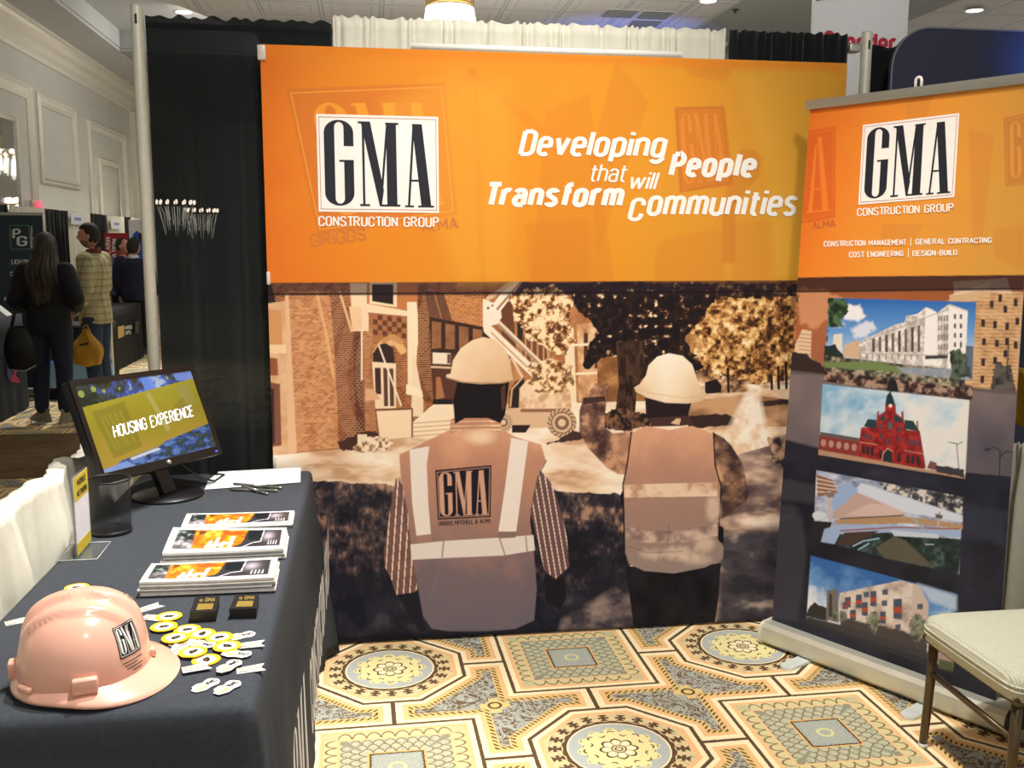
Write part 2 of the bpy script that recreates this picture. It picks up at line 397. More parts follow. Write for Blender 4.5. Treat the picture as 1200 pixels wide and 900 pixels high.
eabs = lambda a: E._op('ABSOLUTE', a)
efl = lambda a: E._op('FLOOR', a)
efr = lambda a: E._op('FRACT', a)
esq = lambda a: E._op('SQRT', a)
esin = lambda a: E._op('SINE', a)
ecos = lambda a: E._op('COSINE', a)
def elerp(f, a, b): return a + f*(b-a)
class Cc:
    """a colour being layered"""
    def __init__(s, rgb): s.v = rgb if not isinstance(rgb, tuple) else lin(rgb)+(1,)
    def put(s, fac, other):
        n = E.nt.nodes.new('ShaderNodeMix'); n.data_type = 'RGBA'; n.clamp_factor = True
        other = other.v if isinstance(other, Cc) else lin(other)+(1,)
        f = fac.v if isinstance(fac, E) else fac
        for sock, val in ((n.inputs[0], f), (n.inputs[6], s.v), (n.inputs[7], other)):
            if isinstance(val, (int, float, tuple)): sock.default_value = val
            else: E.nt.links.new(val, sock)
        s.v = n.outputs[2]; return s

def carpet_material():
    m = bpy.data.materials.new('patterned_carpet'); m.use_nodes = True; nt = m.node_tree; E.nt = nt
    bs = nt.nodes['Principled BSDF']; bs.inputs['Roughness'].default_value = .95; bs.inputs['Specular IOR Level'].default_value = .12
    geo = nt.nodes.new('ShaderNodeNewGeometry'); sp = nt.nodes.new('ShaderNodeSeparateXYZ'); nt.links.new(geo.outputs['Position'], sp.inputs[0])
    def noise(scale, detail=2., dist=0.):
        n = nt.nodes.new('ShaderNodeTexNoise'); n.inputs['Scale'].default_value = scale; n.inputs['Detail'].default_value = detail; n.inputs['Distortion'].default_value = dist
        nt.links.new(geo.outputs['Position'], n.inputs['Vector']); return E(n.outputs['Fac'])
    S = .7156; ca, sa = math.cos(.011), math.sin(.011)
    wob = (noise(60)-.5)*.006
    X = (E(sp.outputs[0])-.4377)*(1/S)+wob; Y = (E(sp.outputs[1])+.2465)*(1/S)+wob
    a = X*ca+Y*sa; b = X*sa-Y*ca
    i = efl(a+.5); j = efl(b+.5); u = a-i; v = b-j; U = eabs(u); V = eabs(v)
    par = efr((i+j)*.5)*2.
    octm = lambda A, B: emax(A, B, (A+B)*.728)
    oD = elerp(par, octm(U, V), emin(octm(1.-U, V), octm(U, 1.-V)))-.388
    sD = elerp(par, emin(emax(1.-U, V), emax(U, 1.-V)), emax(U, V))-.378
    BR, CR, OR, BL, TN, YL = (96, 74, 54), (246, 228, 184), (236, 188, 134), (178, 182, 176), (222, 198, 148), (230, 218, 158)
    n1 = noise(45, 3); n2 = noise(160, 2)
    # octagon
    r = esq(u*u+v*v); th = E._op('ARCTAN2', v, u)
    co = Cc(TN); co.put((n1-.5)*5., (178, 172, 140))
    e = -oD
    aa = efr(th*(22/(2*PI)))-.5; rr = (r-.292)*(1/.03)
    co.put((eabs(rr) < 1.) & (eabs(aa) < (rr*rr*.22+.08)), BR)
    co.put((eabs(rr) < .28) & (eabs(aa) < .32), BR)
    co.put(e < .062, OR); co.put(e < .036, CR)
    co.put(r < .258+ecos(th*22.)*.004, BR); co.put(r < .238, CR); co.put(r < .230, BL)
    c12 = ecos(th*12.)
    co.put(r < c12*.014+.180, YL)
    co.put((eabs(r-.142-ecos(th*8.)*.02) < .0045) & (ecos(th*16.) > -.35), BR)
    co.put((eabs(r-.172-c12*.010) < .003) & (ecos(th*24.) > .1), (140, 125, 80))
    c8 = eabs(ecos(th*4.))
    co.put(r < c8*.022+.070, BR); co.put(r < c8*.020+.060, CR)
    co.put((c8 < .16) & (r < .07), BR)
    co.put(r < .036, BR); co.put(r < .030, (205, 196, 150)); co.put(eabs(r-.016) < .003, BR)
    # square
    mx = emax(U, V); hor = U > V; t = elerp(hor, u, v)
    sq = Cc((188, 188, 158)); sq.put((n1-.5)*4., (160, 166, 150))
    def scales(q0, w0, dark, lim=.11):
        q = q0-.5; d = esq(q*q*3.6+w0*w0); return (eabs(d-.88) < lim)
    w2 = (mx-.132)*(1/.040); row = efl(w2)
    sq.put(scales(efr(t*(1/.052)+row*.5), efr(w2), BR), (136, 122, 92))
    sq.put(eabs(U-V) < (.006+(mx-.13)*.12)*(mx > .15), (150, 146, 124))
    sq.put((mx > .252), OR); sq.put((mx > .262), (214, 200, 150))
    w3 = (mx-.266)*(1/.056)
    sq.put((mx > .266) & scales(efr(t*(1/.066)), w3, BR, .10), (136, 116, 82))
    sq.put((mx > .262) & (emin(U, V) > .262), (200, 190, 146)); sq.put((mx > .322), OR); sq.put((mx > .343), CR)
    sq.put((mx < .132), (226, 178, 112)); sq.put((mx < .122), BR); sq.put((mx < .112+(n2-.5)*.02), (164, 170, 160))
    sq.put((mx < .1) & (n2 > .55), (184, 184, 166)); sq.put(eabs(r-.034) < .008, (212, 206, 150))
    # pieces between
    cu = eabs(U-.5); cv = eabs(V-.5)
    stub = emin(U, V)-.011; e = emin(oD, sD, stub)
    cr = Cc((112, 94, 72))
    sc = noise(11, 1., 3.0); cr.put(eabs(sc-.5) < .056, BL); cr.put(eabs(sc-.5) < .012, (140, 138, 122))
    sc2 = noise(22, 1., 2.5); cr.put(eabs(sc2-.52) < .035, (176, 176, 160))
    tk = elerp(oD < sD, U+V, U-V)
    tick = Cc((224, 190, 120)); tick.put((efr(tk*(1/.034)) > .55) & (e > .064) & (e < .086), BR)
    cr.put(e < .092, tick)
    jd = esq(cu*cu+cv*cv); cr.put((emin(cu, cv) < .025) & (emax(cu, cv) < .075), (222, 194, 126)); cr.put(jd < .05, (222, 194, 126)); cr.put(eabs(jd-.030) < .007, BR)
    cr.put(e < .058, OR); cr.put(e < .036, CR); cr.put(stub < 0., BR)
    col = cr; col.put(oD < 0., co); col.put(sD < 0., sq)
    col.put(eabs(oD) < .010, BR); col.put(eabs(sD) < .009, BR)
    mxn = nt.nodes.new('ShaderNodeVectorMath'); mxn.operation = 'SCALE'
    nt.links.new(col.v, mxn.inputs[0]); nt.links.new((n2*.30+.85).v, mxn.inputs['Scale'])
    nt.links.new(mxn.outputs[0], bs.inputs['Base Color'])
    bp = nt.nodes.new('ShaderNodeBump'); bp.inputs['Strength'].default_value = .25; bp.inputs['Distance'].default_value = .004
    nt.links.new(n2.v, bp.inputs['Height']); nt.links.new(bp.outputs['Normal'], bs.inputs['Normal'])
    return m
X0, X1, Y0, Y1 = -5.0, 12.5, -5.5, 26.0        # the hall
CEIL = 5.4; SOFF = 5.05
tag(M().box(((X0+X1)/2, (Y0+Y1)/2, -.05), (X1-X0, Y1-Y0, .1)).build('floor', carpet_material()), kind='structure')

wallm = mat('ballroom_paint', (196, 194, 186), rough=.45, var=.03, vscale=2)
trimm = mat('glossy_trim_paint', (214, 208, 194), rough=.28, var=.03, vscale=3)
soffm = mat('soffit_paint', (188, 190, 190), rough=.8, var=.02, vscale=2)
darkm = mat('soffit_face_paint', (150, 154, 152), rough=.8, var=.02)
MIRY0, MIRY1, MIRZ0, MIRZ1 = 11.3, 12.72, 2.25, 3.42
def struct(o): return tag(o, kind='structure')
struct(M().box((X0-.1, (Y0+Y1)/2, SOFF/2+.2), (.2, Y1-Y0, SOFF+.4)).build('wall_left', wallm))
struct(M().box(((X0+X1)/2, Y1+.1, CEIL/2+.1), (X1-X0, .2, CEIL+.2)).build('wall_far', wallm))
# ceiling: tray of pressed tiles with lower soffits round it
def ceiling_material():
    m = bpy.data.materials.new('pressed_ceiling_tiles'); m.use_nodes = True; nt = m.node_tree; E.nt = nt
    bs = nt.nodes['Principled BSDF']; bs.inputs['Roughness'].default_value = .7
    geo = nt.nodes.new('ShaderNodeNewGeometry'); sp = nt.nodes.new('ShaderNodeSeparateXYZ'); nt.links.new(geo.outputs['Position'], sp.inputs[0])
    x, y = E(sp.outputs[0])*(1/.98), E(sp.outputs[1])*(1/.98)
    u, v = eabs(efr(x+.3)-.5), eabs(efr(y+.1)-.5); d = emax(u, v)
    r = esq(u*u+v*v)
    c = Cc((206, 204, 200)); c.put((eabs(d-.33) < .02), (190, 189, 186)); c.put(eabs(r-.16) < .02, (196, 195, 191)); c.put(d > .455, (172, 174, 176)); c.put(d > .487, (206, 206, 204))
    nt.links.new(c.v, bs.inputs['Base Color']); return m
TY = 13.85; TX0, TX1 = -2.75, 6.2
ceil = struct(M().box(((TX0+TX1)/2, (Y0+TY)/2, CEIL+.05), (TX1-TX0, TY-Y0, .1)).build('ceiling', ceiling_material()))
struct(M().box((-3.45, (Y0+15.3)/2, CEIL+.05), (1.4, 15.3-Y0, .1)).box((4.8, 14.85, CEIL+.05), (15.1, 2.0, .1)).build('ceiling_margin', soffm))
struct(M().box((-4.5, (Y0+Y1)/2, SOFF+.06), (1.0, Y1-Y0, .12)).box((-3.99, (Y0+15.3)/2, SOFF+.22), (.04, 15.3-Y0, .34)).build('ceiling_soffit', [soffm]))
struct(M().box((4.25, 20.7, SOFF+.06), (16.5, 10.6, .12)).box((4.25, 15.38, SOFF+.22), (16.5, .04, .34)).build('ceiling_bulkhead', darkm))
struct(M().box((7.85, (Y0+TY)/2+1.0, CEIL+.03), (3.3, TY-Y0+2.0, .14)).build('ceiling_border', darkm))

struct(M().box((11.0, (Y0+TY)/2+1.0, CEIL+.05), (3.0, TY-Y0+2.0, .1)).build('ceiling_side', ceil.data.materials[0]))
# crown moulding along the left wall, panels with raised frames
cw = [(0, 0), (.03, 0), (.05, .05), (.05, .08), (.09, .13), (.11, .19), (.11, .23), (.18, .28), (.22, .35), (.27, .39), (.30, .40), (.30, .46), (0, .46)]
struct(M().prism(cw, lambda a, z: (X0+a, Y0, 4.60+z), lambda a, z: (X0+a, Y1-.1, 4.60+z)).build('trim_1', trimm))
def panel_frame(n, y0, y1, z0, z1, w=.16, name='trim_'):
    b = M()
    prof = [(0, 0), (.035, 0), (.05, .03), (.035, .06), (.06, .09), (.05, .13), (.02, w), (0, w)]
    cs = [(y0, z0), (y1, z0), (y1, z1), (y0, z1)]
    ins = [(1, 1), (-1, 1), (-1, -1), (1, -1)]
    vs = [(X0+d, cs[k][0]+ins[k][0]*t, cs[k][1]+ins[k][1]*t) for k in range(4) for d, t in prof]
    L = len(prof); fs = []
    for k in range(4):
        k2 = (k+1) % 4
        for q in range(L-1): fs.append((k*L+q, k2*L+q, k2*L+q+1, k*L+q+1))
    b.add(vs, fs); return struct(b.build(name+str(n), trimm))
panel_frame(2, 10.2, 13.5, 1.2, 4.13, .24)
panel_frame(3, 13.76, 15.95, 2.58, 4.08, .20)
panel_frame(4, 16.7, 19.75, 1.0, 4.0, .18)
panel_frame(5, 17.36, 19.05, 1.0, 3.32, .09)
struct(M().box((X0+.06, 20.7, 2.3), (.12, .6, 4.6)).box((X0+.10, 20.7, 2.3), (.10, .22, 4.6)).build('trim_6', trimm))

# ================================================================== THE BOOTH BACKDROP
blackdrape = mat('black_drape_cloth', (17, 20, 22), rough=.85, var=.25, vscale=60, spec=.2, sheen=.15)
whitedrape = mat('white_drape_cloth', (226, 222, 204), rough=.8, var=.04, vscale=30, spec=.25)
alum = mat('brushed_aluminium', (196, 194, 182), rough=.35, metal=.75, var=.05, vscale=60)
paleal = mat('pale_anodised_tube', (222, 218, 200), rough=.45, metal=.1, var=.04)
def sheer(m, a):
    nt = m.node_tree; b = nt.nodes['Principled BSDF']; out = nt.nodes['Material Output']
    tr = nt.nodes.new('ShaderNodeBsdfTransparent'); mx = nt.nodes.new('ShaderNodeMixShader'); mx.inputs[0].default_value = 1-a
    nt.links.new(tr.outputs[0], mx.inputs[1]); nt.links.new(b.outputs[0], mx.inputs[2]); nt.links.new(mx.outputs[0], out.inputs[0])
sheerblack = mat('sheer_black_drape', (14, 22, 23), rough=.85, var=.25, vscale=60, spec=.2, sheen=.15); sheer(sheerblack, .17)
def drape(name, material, p0, p1, z0, z1, label, group, folds, amp=.022, seed=0, head=.05, nv=60, parent=None, cat='drape', flare=1., ruffle=.007):
    """gathered cloth hanging between two points on a rail"""
    rr = random.Random(seed); ph = [rr.uniform(0, 6.28) for _ in range(4)]
    d = Vector((p1[0]-p0[0], p1[1]-p0[1], 0)); L = d.length; d.normalize(); n = Vector((-d.y, d.x, 0))
    k = 2*PI*folds
    def fn(u, v):
        w = u+.020*math.sin(k*.23*u+ph[0])+.011*math.sin(k*.61*u+ph[3])
        sm = .35+.65*smoothstep(0, .25, 1-v) if v > .5 else 1
        f = math.sin(k*w+ph[1])+.45*math.sin(k*1.9*w+ph[2])
        top = 1-v
        hd = math.exp(-((top*(z1-z0)-.035)/.03)**2)
        off = amp*f*sm*(.75+.5*(1-v)*flare)+.007*math.sin(k*2.3*w+ph[3])*math.exp(-top*(z1-z0)/.12)
        z = z0+(z1-z0)*v
        if v > .97: z += ruffle*(math.sin(k*2.1*w+ph[0])*.6+math.sin(k*1.2*u)*.5)*smoothstep(.97, 1, v)
        if v < .02: z += .006*f
        return Vector((p0[0], p0[1], z))+d*(L*u)+n*off
    b = M().grid(max(60, int(folds*24)), nv, fn)
    o = b.build(name, material); solidify(o, .002)
    return tag(o, label, cat, group)
drape('drape', sheerblack, (-.415, .065), (.26, .065), .015, 2.45, 'black gathered drape hung beside the tall pole behind the monitor', None, 5.5, .017, 1)
drape('drape', whitedrape, (.265, .07), (1.815, .07), .015, 2.475, 'white gathered drape showing above the large orange banner', None, 17, .020, 2, ruffle=.006)
drape('drape', blackdrape, (1.83, .065), (2.345, .065), .015, 2.475, 'black gathered drape behind the upper corner of the orange banner', None, 7, .018, 3, ruffle=.005)
drape('drape', blackdrape, (2.46, .10), (3.9, .10), .015, 2.44, 'black drape of the next booth beyond the aluminium post', None, 12, .018, 4)
def upright(x, label, h):
    t = thing('drape_pole', label, 'pole', (x, .07, 0))
    M().lathe([(.0225, .006), (.0225, h-.01), (.020, h)], n=16).build('tube', paleal, t)
    b = M(); b.slab([(-.14, -.14), (.14, -.14), (.14, .14), (-.14, .14)], 0, .006); b.build('base_plate', alum, t)
    sl = M().box((0, -.0225, h-.055), (.008, .004, .035), bev=.0015); sl.build('slot', mat('dark_slot', (40, 38, 34)), t)
    cl = M(); cl.lathe([(.026, h*.35), (.026, h*.35+.05)], n=16); cl.build('collar', alum, t)
upright(-.445, 'tall pale aluminium pole at the end of the black drape beside the aisle', 2.49)
upright(2.425, 'aluminium pole with a rail end between the black drapes', 2.49)
t = thing('drape_rail', 'horizontal aluminium rail carrying the drapes behind the orange banner', 'rail', (0, .105, 2.425))
M().tube([(-.42, 0, 0), (2.345, 0, 0)], .012, 12).build('tube', paleal, t)
M().box((2.372, -.02, 0), (.05, .05, .036), bev=.006).build('hook_end', alum, t)

# ------------------------------------------------------------------ the large fabric banner
BW, BT, BB = 2.31, 2.35, .012
bq = [project((0, 0, BT)), project((BW, 0, BT)), project((BW, 0, BB)), project((0, 0, BB))]
S = Sheet(800, 800, bq, (40, 34, 40))
bhi = np.linalg.inv(hom(UNIT, bq))
def ban(off):
    def f(x, y, lift=0.):
        u, v = hap(bhi, x, y); return (BW*float(u), off-lift, BT-(BT-BB)*float(v))
    return f
P = S.poly
# --- photograph below: brick building, lift, trees, two workers seen from behind
def brick(dark, lite, bw=5.2, bh=2.6, mortar=(235, 185, 140)):
    def f(X, Y):
        yy = Y+(X-340)*.05; row = np.floor(yy/bh); fx = (X/bw+row*.5) % 1; fy = (yy/bh) % 1
        n = TAB[(row.astype(int)*7) & 255, np.floor(X/bw+row*.5).astype(int) & 255]*.7+fbm(X, Y, 14, 3)*.5-.1
        c = ramp(n, [(0, dark), (1, lite)]); mo = ((fy > .78) | (fx > .9)).astype(np.float32)[..., None]*.38
        return c*(1-mo)+lc(mortar)*mo
    return f
def mottle(stops, s, o=4, seed=0, sx=1.):
    return lambda X, Y: ramp(fbm(X*sx, Y, s, o, seed), stops)
P([(300, 330), (600, 330), (600, 560), (300, 560)], brick((120, 62, 34), (178, 106, 62)))
P([(300, 330), (317, 330), (324, 356), (324, 360), (300, 360)], (48, 34, 36))
P([(300, 358), (336, 352), (347, 532), (300, 540)], mottle([(0, (206, 150, 104)), (1, (238, 196, 150))], 12, seed=1))
P([(300, 360), (330, 364), (331, 404), (300, 404)], (214, 150, 96)); P([(315, 404), (336, 404), (336, 414), (315, 414)], (244, 208, 160))
P([(316, 419), (325, 420), (326, 440), (316, 440)], (152, 88, 58)); P([(316, 448), (328, 450), (330, 522), (316, 524)], (134, 80, 62)); P([(316, 455), (321, 456), (322, 520), (316, 520)], (60, 42, 44))
P([(334, 343), (340, 343), (348, 530), (338, 532)], (232, 184, 142))
P([(338, 341), (389, 341), (393, 400), (397, 525), (348, 530)], brick((168, 98, 58), (222, 158, 106)))
P([(386, 341), (400, 341), (413, 388), (417, 508), (398, 528), (392, 410)], brick((118, 66, 44), (156, 98, 66)))
S.line([(371, 342), (382, 390), (391, 442)], 4, (232, 178, 124), .75); S.line([(398, 342), (412, 388)], 2.5, (246, 205, 150), .8)
P([(413, 388), (425, 388), (430, 505), (420, 520), (417, 500)], brick((86, 48, 36), (120, 72, 50)))
P([(425, 385), (462, 385), (465, 478), (440, 505), (428, 505)], brick((150, 88, 56), (196, 130, 84)))
P([(410, 332), (432, 332), (432, 388), (413, 388)], (246, 214, 176)); P([(409, 359), (424, 360), (424, 386), (413, 387)], (240, 200, 156))
P([(430, 330), (500, 330), (500, 360), (430, 365)], (198, 122, 72)); P([(433, 331), (465, 331), (465, 360), (433, 356)], (250, 220, 180)); P([(436, 333), (461, 333), (461, 357), (436, 353)], (46, 32, 32))
P([(430, 356), (488, 366), (492, 372), (430, 366)], (248, 218, 178)); P([(431, 366), (478, 372), (478, 400), (440, 402)], (176, 112, 72))
for k in range(7):
    for q in range(4):
        if (k+q) % 2: P([(437+k*5.6, 368+q*6+k*.7), (442.6+k*5.6, 368.7+q*6+k*.7), (442.6+k*5.6, 374.7+q*6+k*.7), (437+k*5.6, 374+q*6+k*.7)], (104, 64, 44))
P([(436, 414), (445, 400), (458, 392), (470, 398), (477, 412), (470, 416), (462, 405), (450, 404), (442, 414)], (232, 180, 120)); P([(446, 398), (462, 391), (474, 400), (470, 404), (458, 398), (448, 404)], (206, 146, 92))
P([(437, 414), (444, 404), (452, 402), (461, 408), (463, 426), (437, 426)], (58, 40, 36)); P([(436, 424), (464, 426), (464, 478), (440, 480)], (246, 216, 180)); P([(439, 431), (446, 431), (447, 462), (440, 462)], (70, 46, 40)); P([(449, 431), (461, 432), (462, 476), (450, 476)], (96, 64, 50)); S.line([(455, 432), (456, 476)], 2, (250, 224, 190))
P([(428, 456), (438, 456), (446, 468), (428, 470)], (226, 172, 128))
P([(477, 354), (488, 354), (493, 400), (489, 405), (486, 462), (478, 462)], (250, 226, 190)); P([(484, 404), (496, 470), (496, 488), (482, 488)], (246, 218, 182)); P([(476, 450), (500, 460), (498, 466), (476, 462)], (252, 230, 198))
P([(489, 332), (502, 332), (507, 470), (496, 470), (490, 410)], brick((96, 54, 34), (150, 92, 54)))
P([(500, 341), (566, 350), (566, 385), (503, 371)], brick((176, 106, 56), (206, 134, 74), 6, 3)); P([(498, 341), (520, 343), (530, 376), (503, 371)], (88, 56, 48), .85); S.line([(508, 340), (517, 372)], 1.5, (200, 140, 90), .6)
P([(503, 371), (572, 384), (574, 416), (505, 414)], (62, 40, 34))
for k in range(4): P([(506+k*16, 376+k*3), (517+k*16, 378+k*3), (517+k*16, 408+k*1.2), (506+k*16, 409)], mottle([(0, (120, 78, 54)), (1, (176, 118, 78))], 7, seed=k))
P([(504, 414), (575, 414), (575, 475), (508, 475)], (92, 56, 44)); P([(511, 442), (516, 442), (521, 466), (511, 468)], (176, 116, 76)); P([(507, 413), (528, 414), (528, 427), (507, 426)], (246, 224, 196)); P([(524, 415), (528, 415), (528, 426), (524, 426)], (110, 80, 66)); S.line([(506, 430), (528, 431)], 2.2, (232, 190, 150)); P([(507, 468), (530, 468), (530, 474), (507, 474)], (40, 30, 34))
P([(572, 345), (700, 345), (700, 480), (580, 480)], mottle([(0, (120, 72, 44)), (.6, (190, 126, 78)), (1, (226, 168, 114))], 16, seed=4))
P([(606, 365), (613, 365), (613, 400), (606, 400)], (52, 36, 34)); P([(585, 350), (600, 350), (606, 420), (590, 420)], (110, 66, 44)); P([(612, 392), (646, 398), (646, 430), (612, 425)], (120, 76, 54))
for k in range(5): S.line([(616+k*7, 394), (616+k*7, 428)], 2, (206, 148, 98))
P([(661, 384), (672, 384), (676, 476), (664, 478)], (250, 222, 186)); P([(676, 380), (716, 376), (720, 470), (678, 470)], mottle([(0, (150, 96, 62)), (.5, (224, 170, 120)), (1, (252, 226, 190))], 9, 3, 6)); 
for x in (684, 697, 709): P([(x, 390), (x+5, 390), (x+5, 432), (x, 432)], (84, 56, 44))
S.line([(664, 405), (716, 402)], 3, (252, 228, 194)); S.line([(676, 438), (720, 436)], 3, (250, 226, 190))
# distant street and golden trees
P([(700, 330), (1000, 330), (1000, 500), (700, 500)], mottle([(0, (64, 40, 26)), (.5, (150, 98, 56)), (1, (226, 170, 110))], 20, 5, 7))
P([(805, 425), (935, 425), (935, 470), (805, 470)], mottle([(.25, (70, 46, 36)), (.5, (196, 148, 104)), (.75, (255, 238, 212))], 9, 3, 8, .7))
fol = lambda X, Y: ramp(fbm(X, Y, 5, 4, 9)*.62+fbm(X, Y, 26, 3, 45)*.38, [(.34, (44, 28, 20)), (.43, (112, 68, 36)), (.52, (196, 138, 76)), (.60, (236, 190, 124)), (.70, (255, 230, 180))])
P([(800, 340), (930, 336), (935, 420), (925, 446), (890, 450), (865, 440), (840, 444), (815, 415), (803, 380)], fol, rag=9, rs=14)
P([(790, 332), (936, 332), (936, 348), (790, 350)], mottle([(.35, (22, 16, 18)), (.6, (70, 46, 30)), (.75, (190, 140, 90))], 7, 4, 10), rag=4)
for x, y0 in ((853, 432), (912, 430), (904, 440), (921, 425)): S.line([(x, y0), (x+1, 468)], 3.2, (40, 28, 26))
P([(826, 448), (840, 444), (846, 452), (845, 460), (826, 462)], (36, 26, 26))
# sunlit ground
P([(300, 536), (398, 526), (480, 500), (505, 476), (760, 470), (830, 462), (935, 455), (935, 760), (300, 760)], mottle([(.3, (206, 160, 124)), (.45, (240, 206, 172)), (.7, (255, 238, 216))], 20, 4, 11, .35))
P([(480, 498), (508, 474), (545, 474), (560, 500), (540, 520), (480, 508)], (252, 226, 194)); 
for k in range(4): S.line([(485, 496+k*5), (540, 492+k*5)], 1.6, (206, 152, 112), .7)
P([(441, 482), (482, 480), (483, 512), (444, 516)], (250, 218, 182)); S.line([(440, 480), (483, 479), (483, 512)], 2, (120, 76, 56)); S.line([(440, 480), (444, 512)], 1.6, (120, 76, 56)); S.line([(444, 405), (470, 475)], 1.8, (252, 230, 200)); S.line([(424, 388), (424, 445)], 2, (252, 226, 190))
P([(396, 518), (420, 508), (440, 505), (452, 518), (420, 528), (398, 528)], (74, 46, 38), rag=3); P([(419, 509), (430, 509), (431, 521), (419, 521)], (246, 220, 186))
P([(412, 524), (430, 514), (450, 508), (462, 520), (450, 528), (420, 530)], mottle([(.3, (140, 92, 64)), (.6, (252, 224, 190))], 4, 3, 12), rag=3)
P([(805, 470), (880, 462), (935, 470), (935, 500), (860, 500), (805, 490)], mottle([(.3, (150, 104, 74)), (.6, (206, 158, 116))], 14, 4, 13, .5))
P([(806, 487), (850, 485), (862, 489), (858, 498), (815, 502), (806, 500)], (56, 38, 36), rag=2); P([(890, 470), (935, 466), (935, 474), (890, 476)], (58, 40, 38), rag=2)
P([(873, 462), (889, 458), (896, 490), (905, 520), (912, 570), (905, 580), (840, 580), (845, 520)], mottle([(.3, (236, 196, 158)), (.6, (255, 240, 220))], 12, 3, 14), .9, 7)
P([(838, 540), (910, 520), (935, 530), (935, 760), (840, 760)], mottle([(.36, (86, 70, 74)), (.5, (128, 104, 98)), (.62, (206, 172, 148)), (.75, (250, 226, 204))], 26, 4, 15, .45))
P([(900, 512), (935, 510), (935, 560), (906, 540)], mottle([(.4, (60, 46, 48)), (.7, (200, 160, 130))], 9, 3, 16), rag=4)
P([(840, 625), (935, 615), (935, 760), (840, 760)], mottle([(.3, (52, 48, 56)), (.62, (86, 78, 84)), (.8, (190, 170, 160))], 20, 4, 17, .5), soft=14)
# shaded grass
gr = lambda X, Y: (ramp(np.clip(fbm(X, Y*1.5, 30, 3, 18)*.6+fbm(X*1.6, Y, 7, 4, 46)*.45-.02-(Y-585)/620, 0, 1), [(.28, (24, 24, 36)), (.44, (44, 40, 50)), (.57, (92, 74, 72)), (.70, (176, 136, 114))]))
P([(300, 570), (375, 563), (440, 566), (480, 572), (640, 574), (735, 580), (742, 760), (300, 770)], gr, rag=3, rs=12)
P([(300, 690), (480, 690), (735, 680), (735, 760), (300, 770)], mottle([(.3, (24, 25, 38)), (.6, (44, 44, 58)), (.8, (78, 72, 82))], 22, 4, 19), .8, soft=50)
P([(660, 725), (720, 690), (745, 700), (745, 760), (650, 760)], mottle([(.3, (70, 64, 72)), (.7, (170, 148, 140))], 14, 4, 20, .6), .8, soft=8)
# lift
S.line([(640, 388), (648, 500)], 1.6, (214, 170, 130)); S.line([(572, 386), (636, 446)], 11, (250, 230, 204)); S.line([(576, 390), (632, 444)], 2, (206, 160, 124)); S.line([(582, 376), (645, 437)], 5.5, (240, 210, 176)); S.line([(584, 380), (640, 434)], 1.4, (110, 76, 60)); S.line([(600, 420), (612, 442)], 3, (236, 200, 164))
P([(566, 350), (586, 358), (588, 372), (582, 380), (566, 384)], (248, 230, 208)); S.line([(578, 366), (604, 331)], 12, (250, 232, 210)); S.line([(583, 362), (610, 331)], 3, (178, 134, 104)); S.line([(572, 350), (600, 331)], 5, (226, 186, 150)); S.ell(572, 361, 1.5, 1.5, (80, 56, 48)); S.ell(577, 358, 1.2, 1.2, (80, 56, 48))
P([(596, 478), (597, 458), (604, 447), (614, 442), (616, 478)], (46, 34, 36)); S.line([(598, 476), (600, 456), (612, 443)], 2, (216, 170, 130))
P([(608, 478), (609, 455), (618, 445), (634, 441), (655, 446), (668, 458), (670, 480)], mottle([(.3, (214, 166, 124)), (.6, (248, 214, 176))], 9, 3, 21)); P([(594, 482), (605, 479), (655, 480), (650, 500), (612, 503), (594, 498)], (226, 186, 150)); P([(610, 479), (668, 479), (668, 483), (610, 483)], (150, 104, 76)); P([(600, 498), (622, 498), (616, 507), (600, 507)], (44, 32, 34))
for cx, cy, r in ((658.5, 495.5, 17), (590, 495, 11)):
    S.ell(cx, cy, r, r*1.02, (150, 112, 86)); 
    for k in range(18): a = k*PI/9; S.line([(cx+r*.8*math.cos(a), cy+r*.8*math.sin(a)), (cx+r*math.cos(a+.2), cy+r*math.sin(a+.2))], 1.6, (232, 196, 160))
    S.ell(cx, cy, r*.66, r*.66, (226, 190, 154)); S.ell(cx, cy, r*.5, r*.5, (140, 102, 78)); S.ell(cx, cy, r*.26, r*.26, (236, 200, 164))
P([(660, 512), (672, 505), (690, 508), (680, 516), (640, 520)], (70, 50, 46), rag=2)
# leafy sapling in front of the lift, dark tree
fl = mottle([(.36, (96, 58, 36)), (.46, (200, 140, 86)), (.58, (255, 226, 180))], 5, 4, 22)
P([(598, 348), (612, 340), (660, 338), (672, 350), (668, 382), (676, 400), (655, 420), (640, 410), (620, 395), (604, 372)], fl, rag=10, rs=11)
P([(622, 424), (640, 418), (668, 428), (670, 452), (640, 462), (618, 450)], fl, .9, rag=9, rs=9)
dk = lambda X, Y: ramp(fbm(X, Y, 6, 4, 23), [(.4, (26, 17, 20)), (.66, (52, 34, 28)), (.72, (150, 100, 66)), (.8, (255, 230, 190))])
P([(668, 338), (690, 331), (830, 331), (838, 350), (822, 375), (805, 395), (812, 412), (825, 430), (800, 440), (760, 430), (735, 420), (712, 420), (690, 430), (683, 425), (692, 402), (700, 390), (690, 372), (672, 360)], dk, rag=8, rs=12)
P([(722, 400), (752, 400), (757, 430), (746, 460), (744, 490), (720, 492), (725, 450)], mottle([(.3, (40, 26, 22)), (.7, (84, 56, 42))], 8, 3, 24, 2)); P([(752, 430), (765, 418), (772, 424), (752, 445)], (50, 33, 28))
P([(708, 486), (724, 478), (760, 486), (762, 500), (730, 506), (706, 500)], mottle([(.4, (36, 25, 26)), (.75, (140, 98, 72))], 5, 3, 25), rag=4)
# dark strip along the top of the photograph
P([(300, 331), (1000, 325), (1000, 346), (300, 346)], (38, 24, 34), .72, soft=3); S.line([(300, 345), (1000, 341)], 2.2, (24, 14, 18), .9)
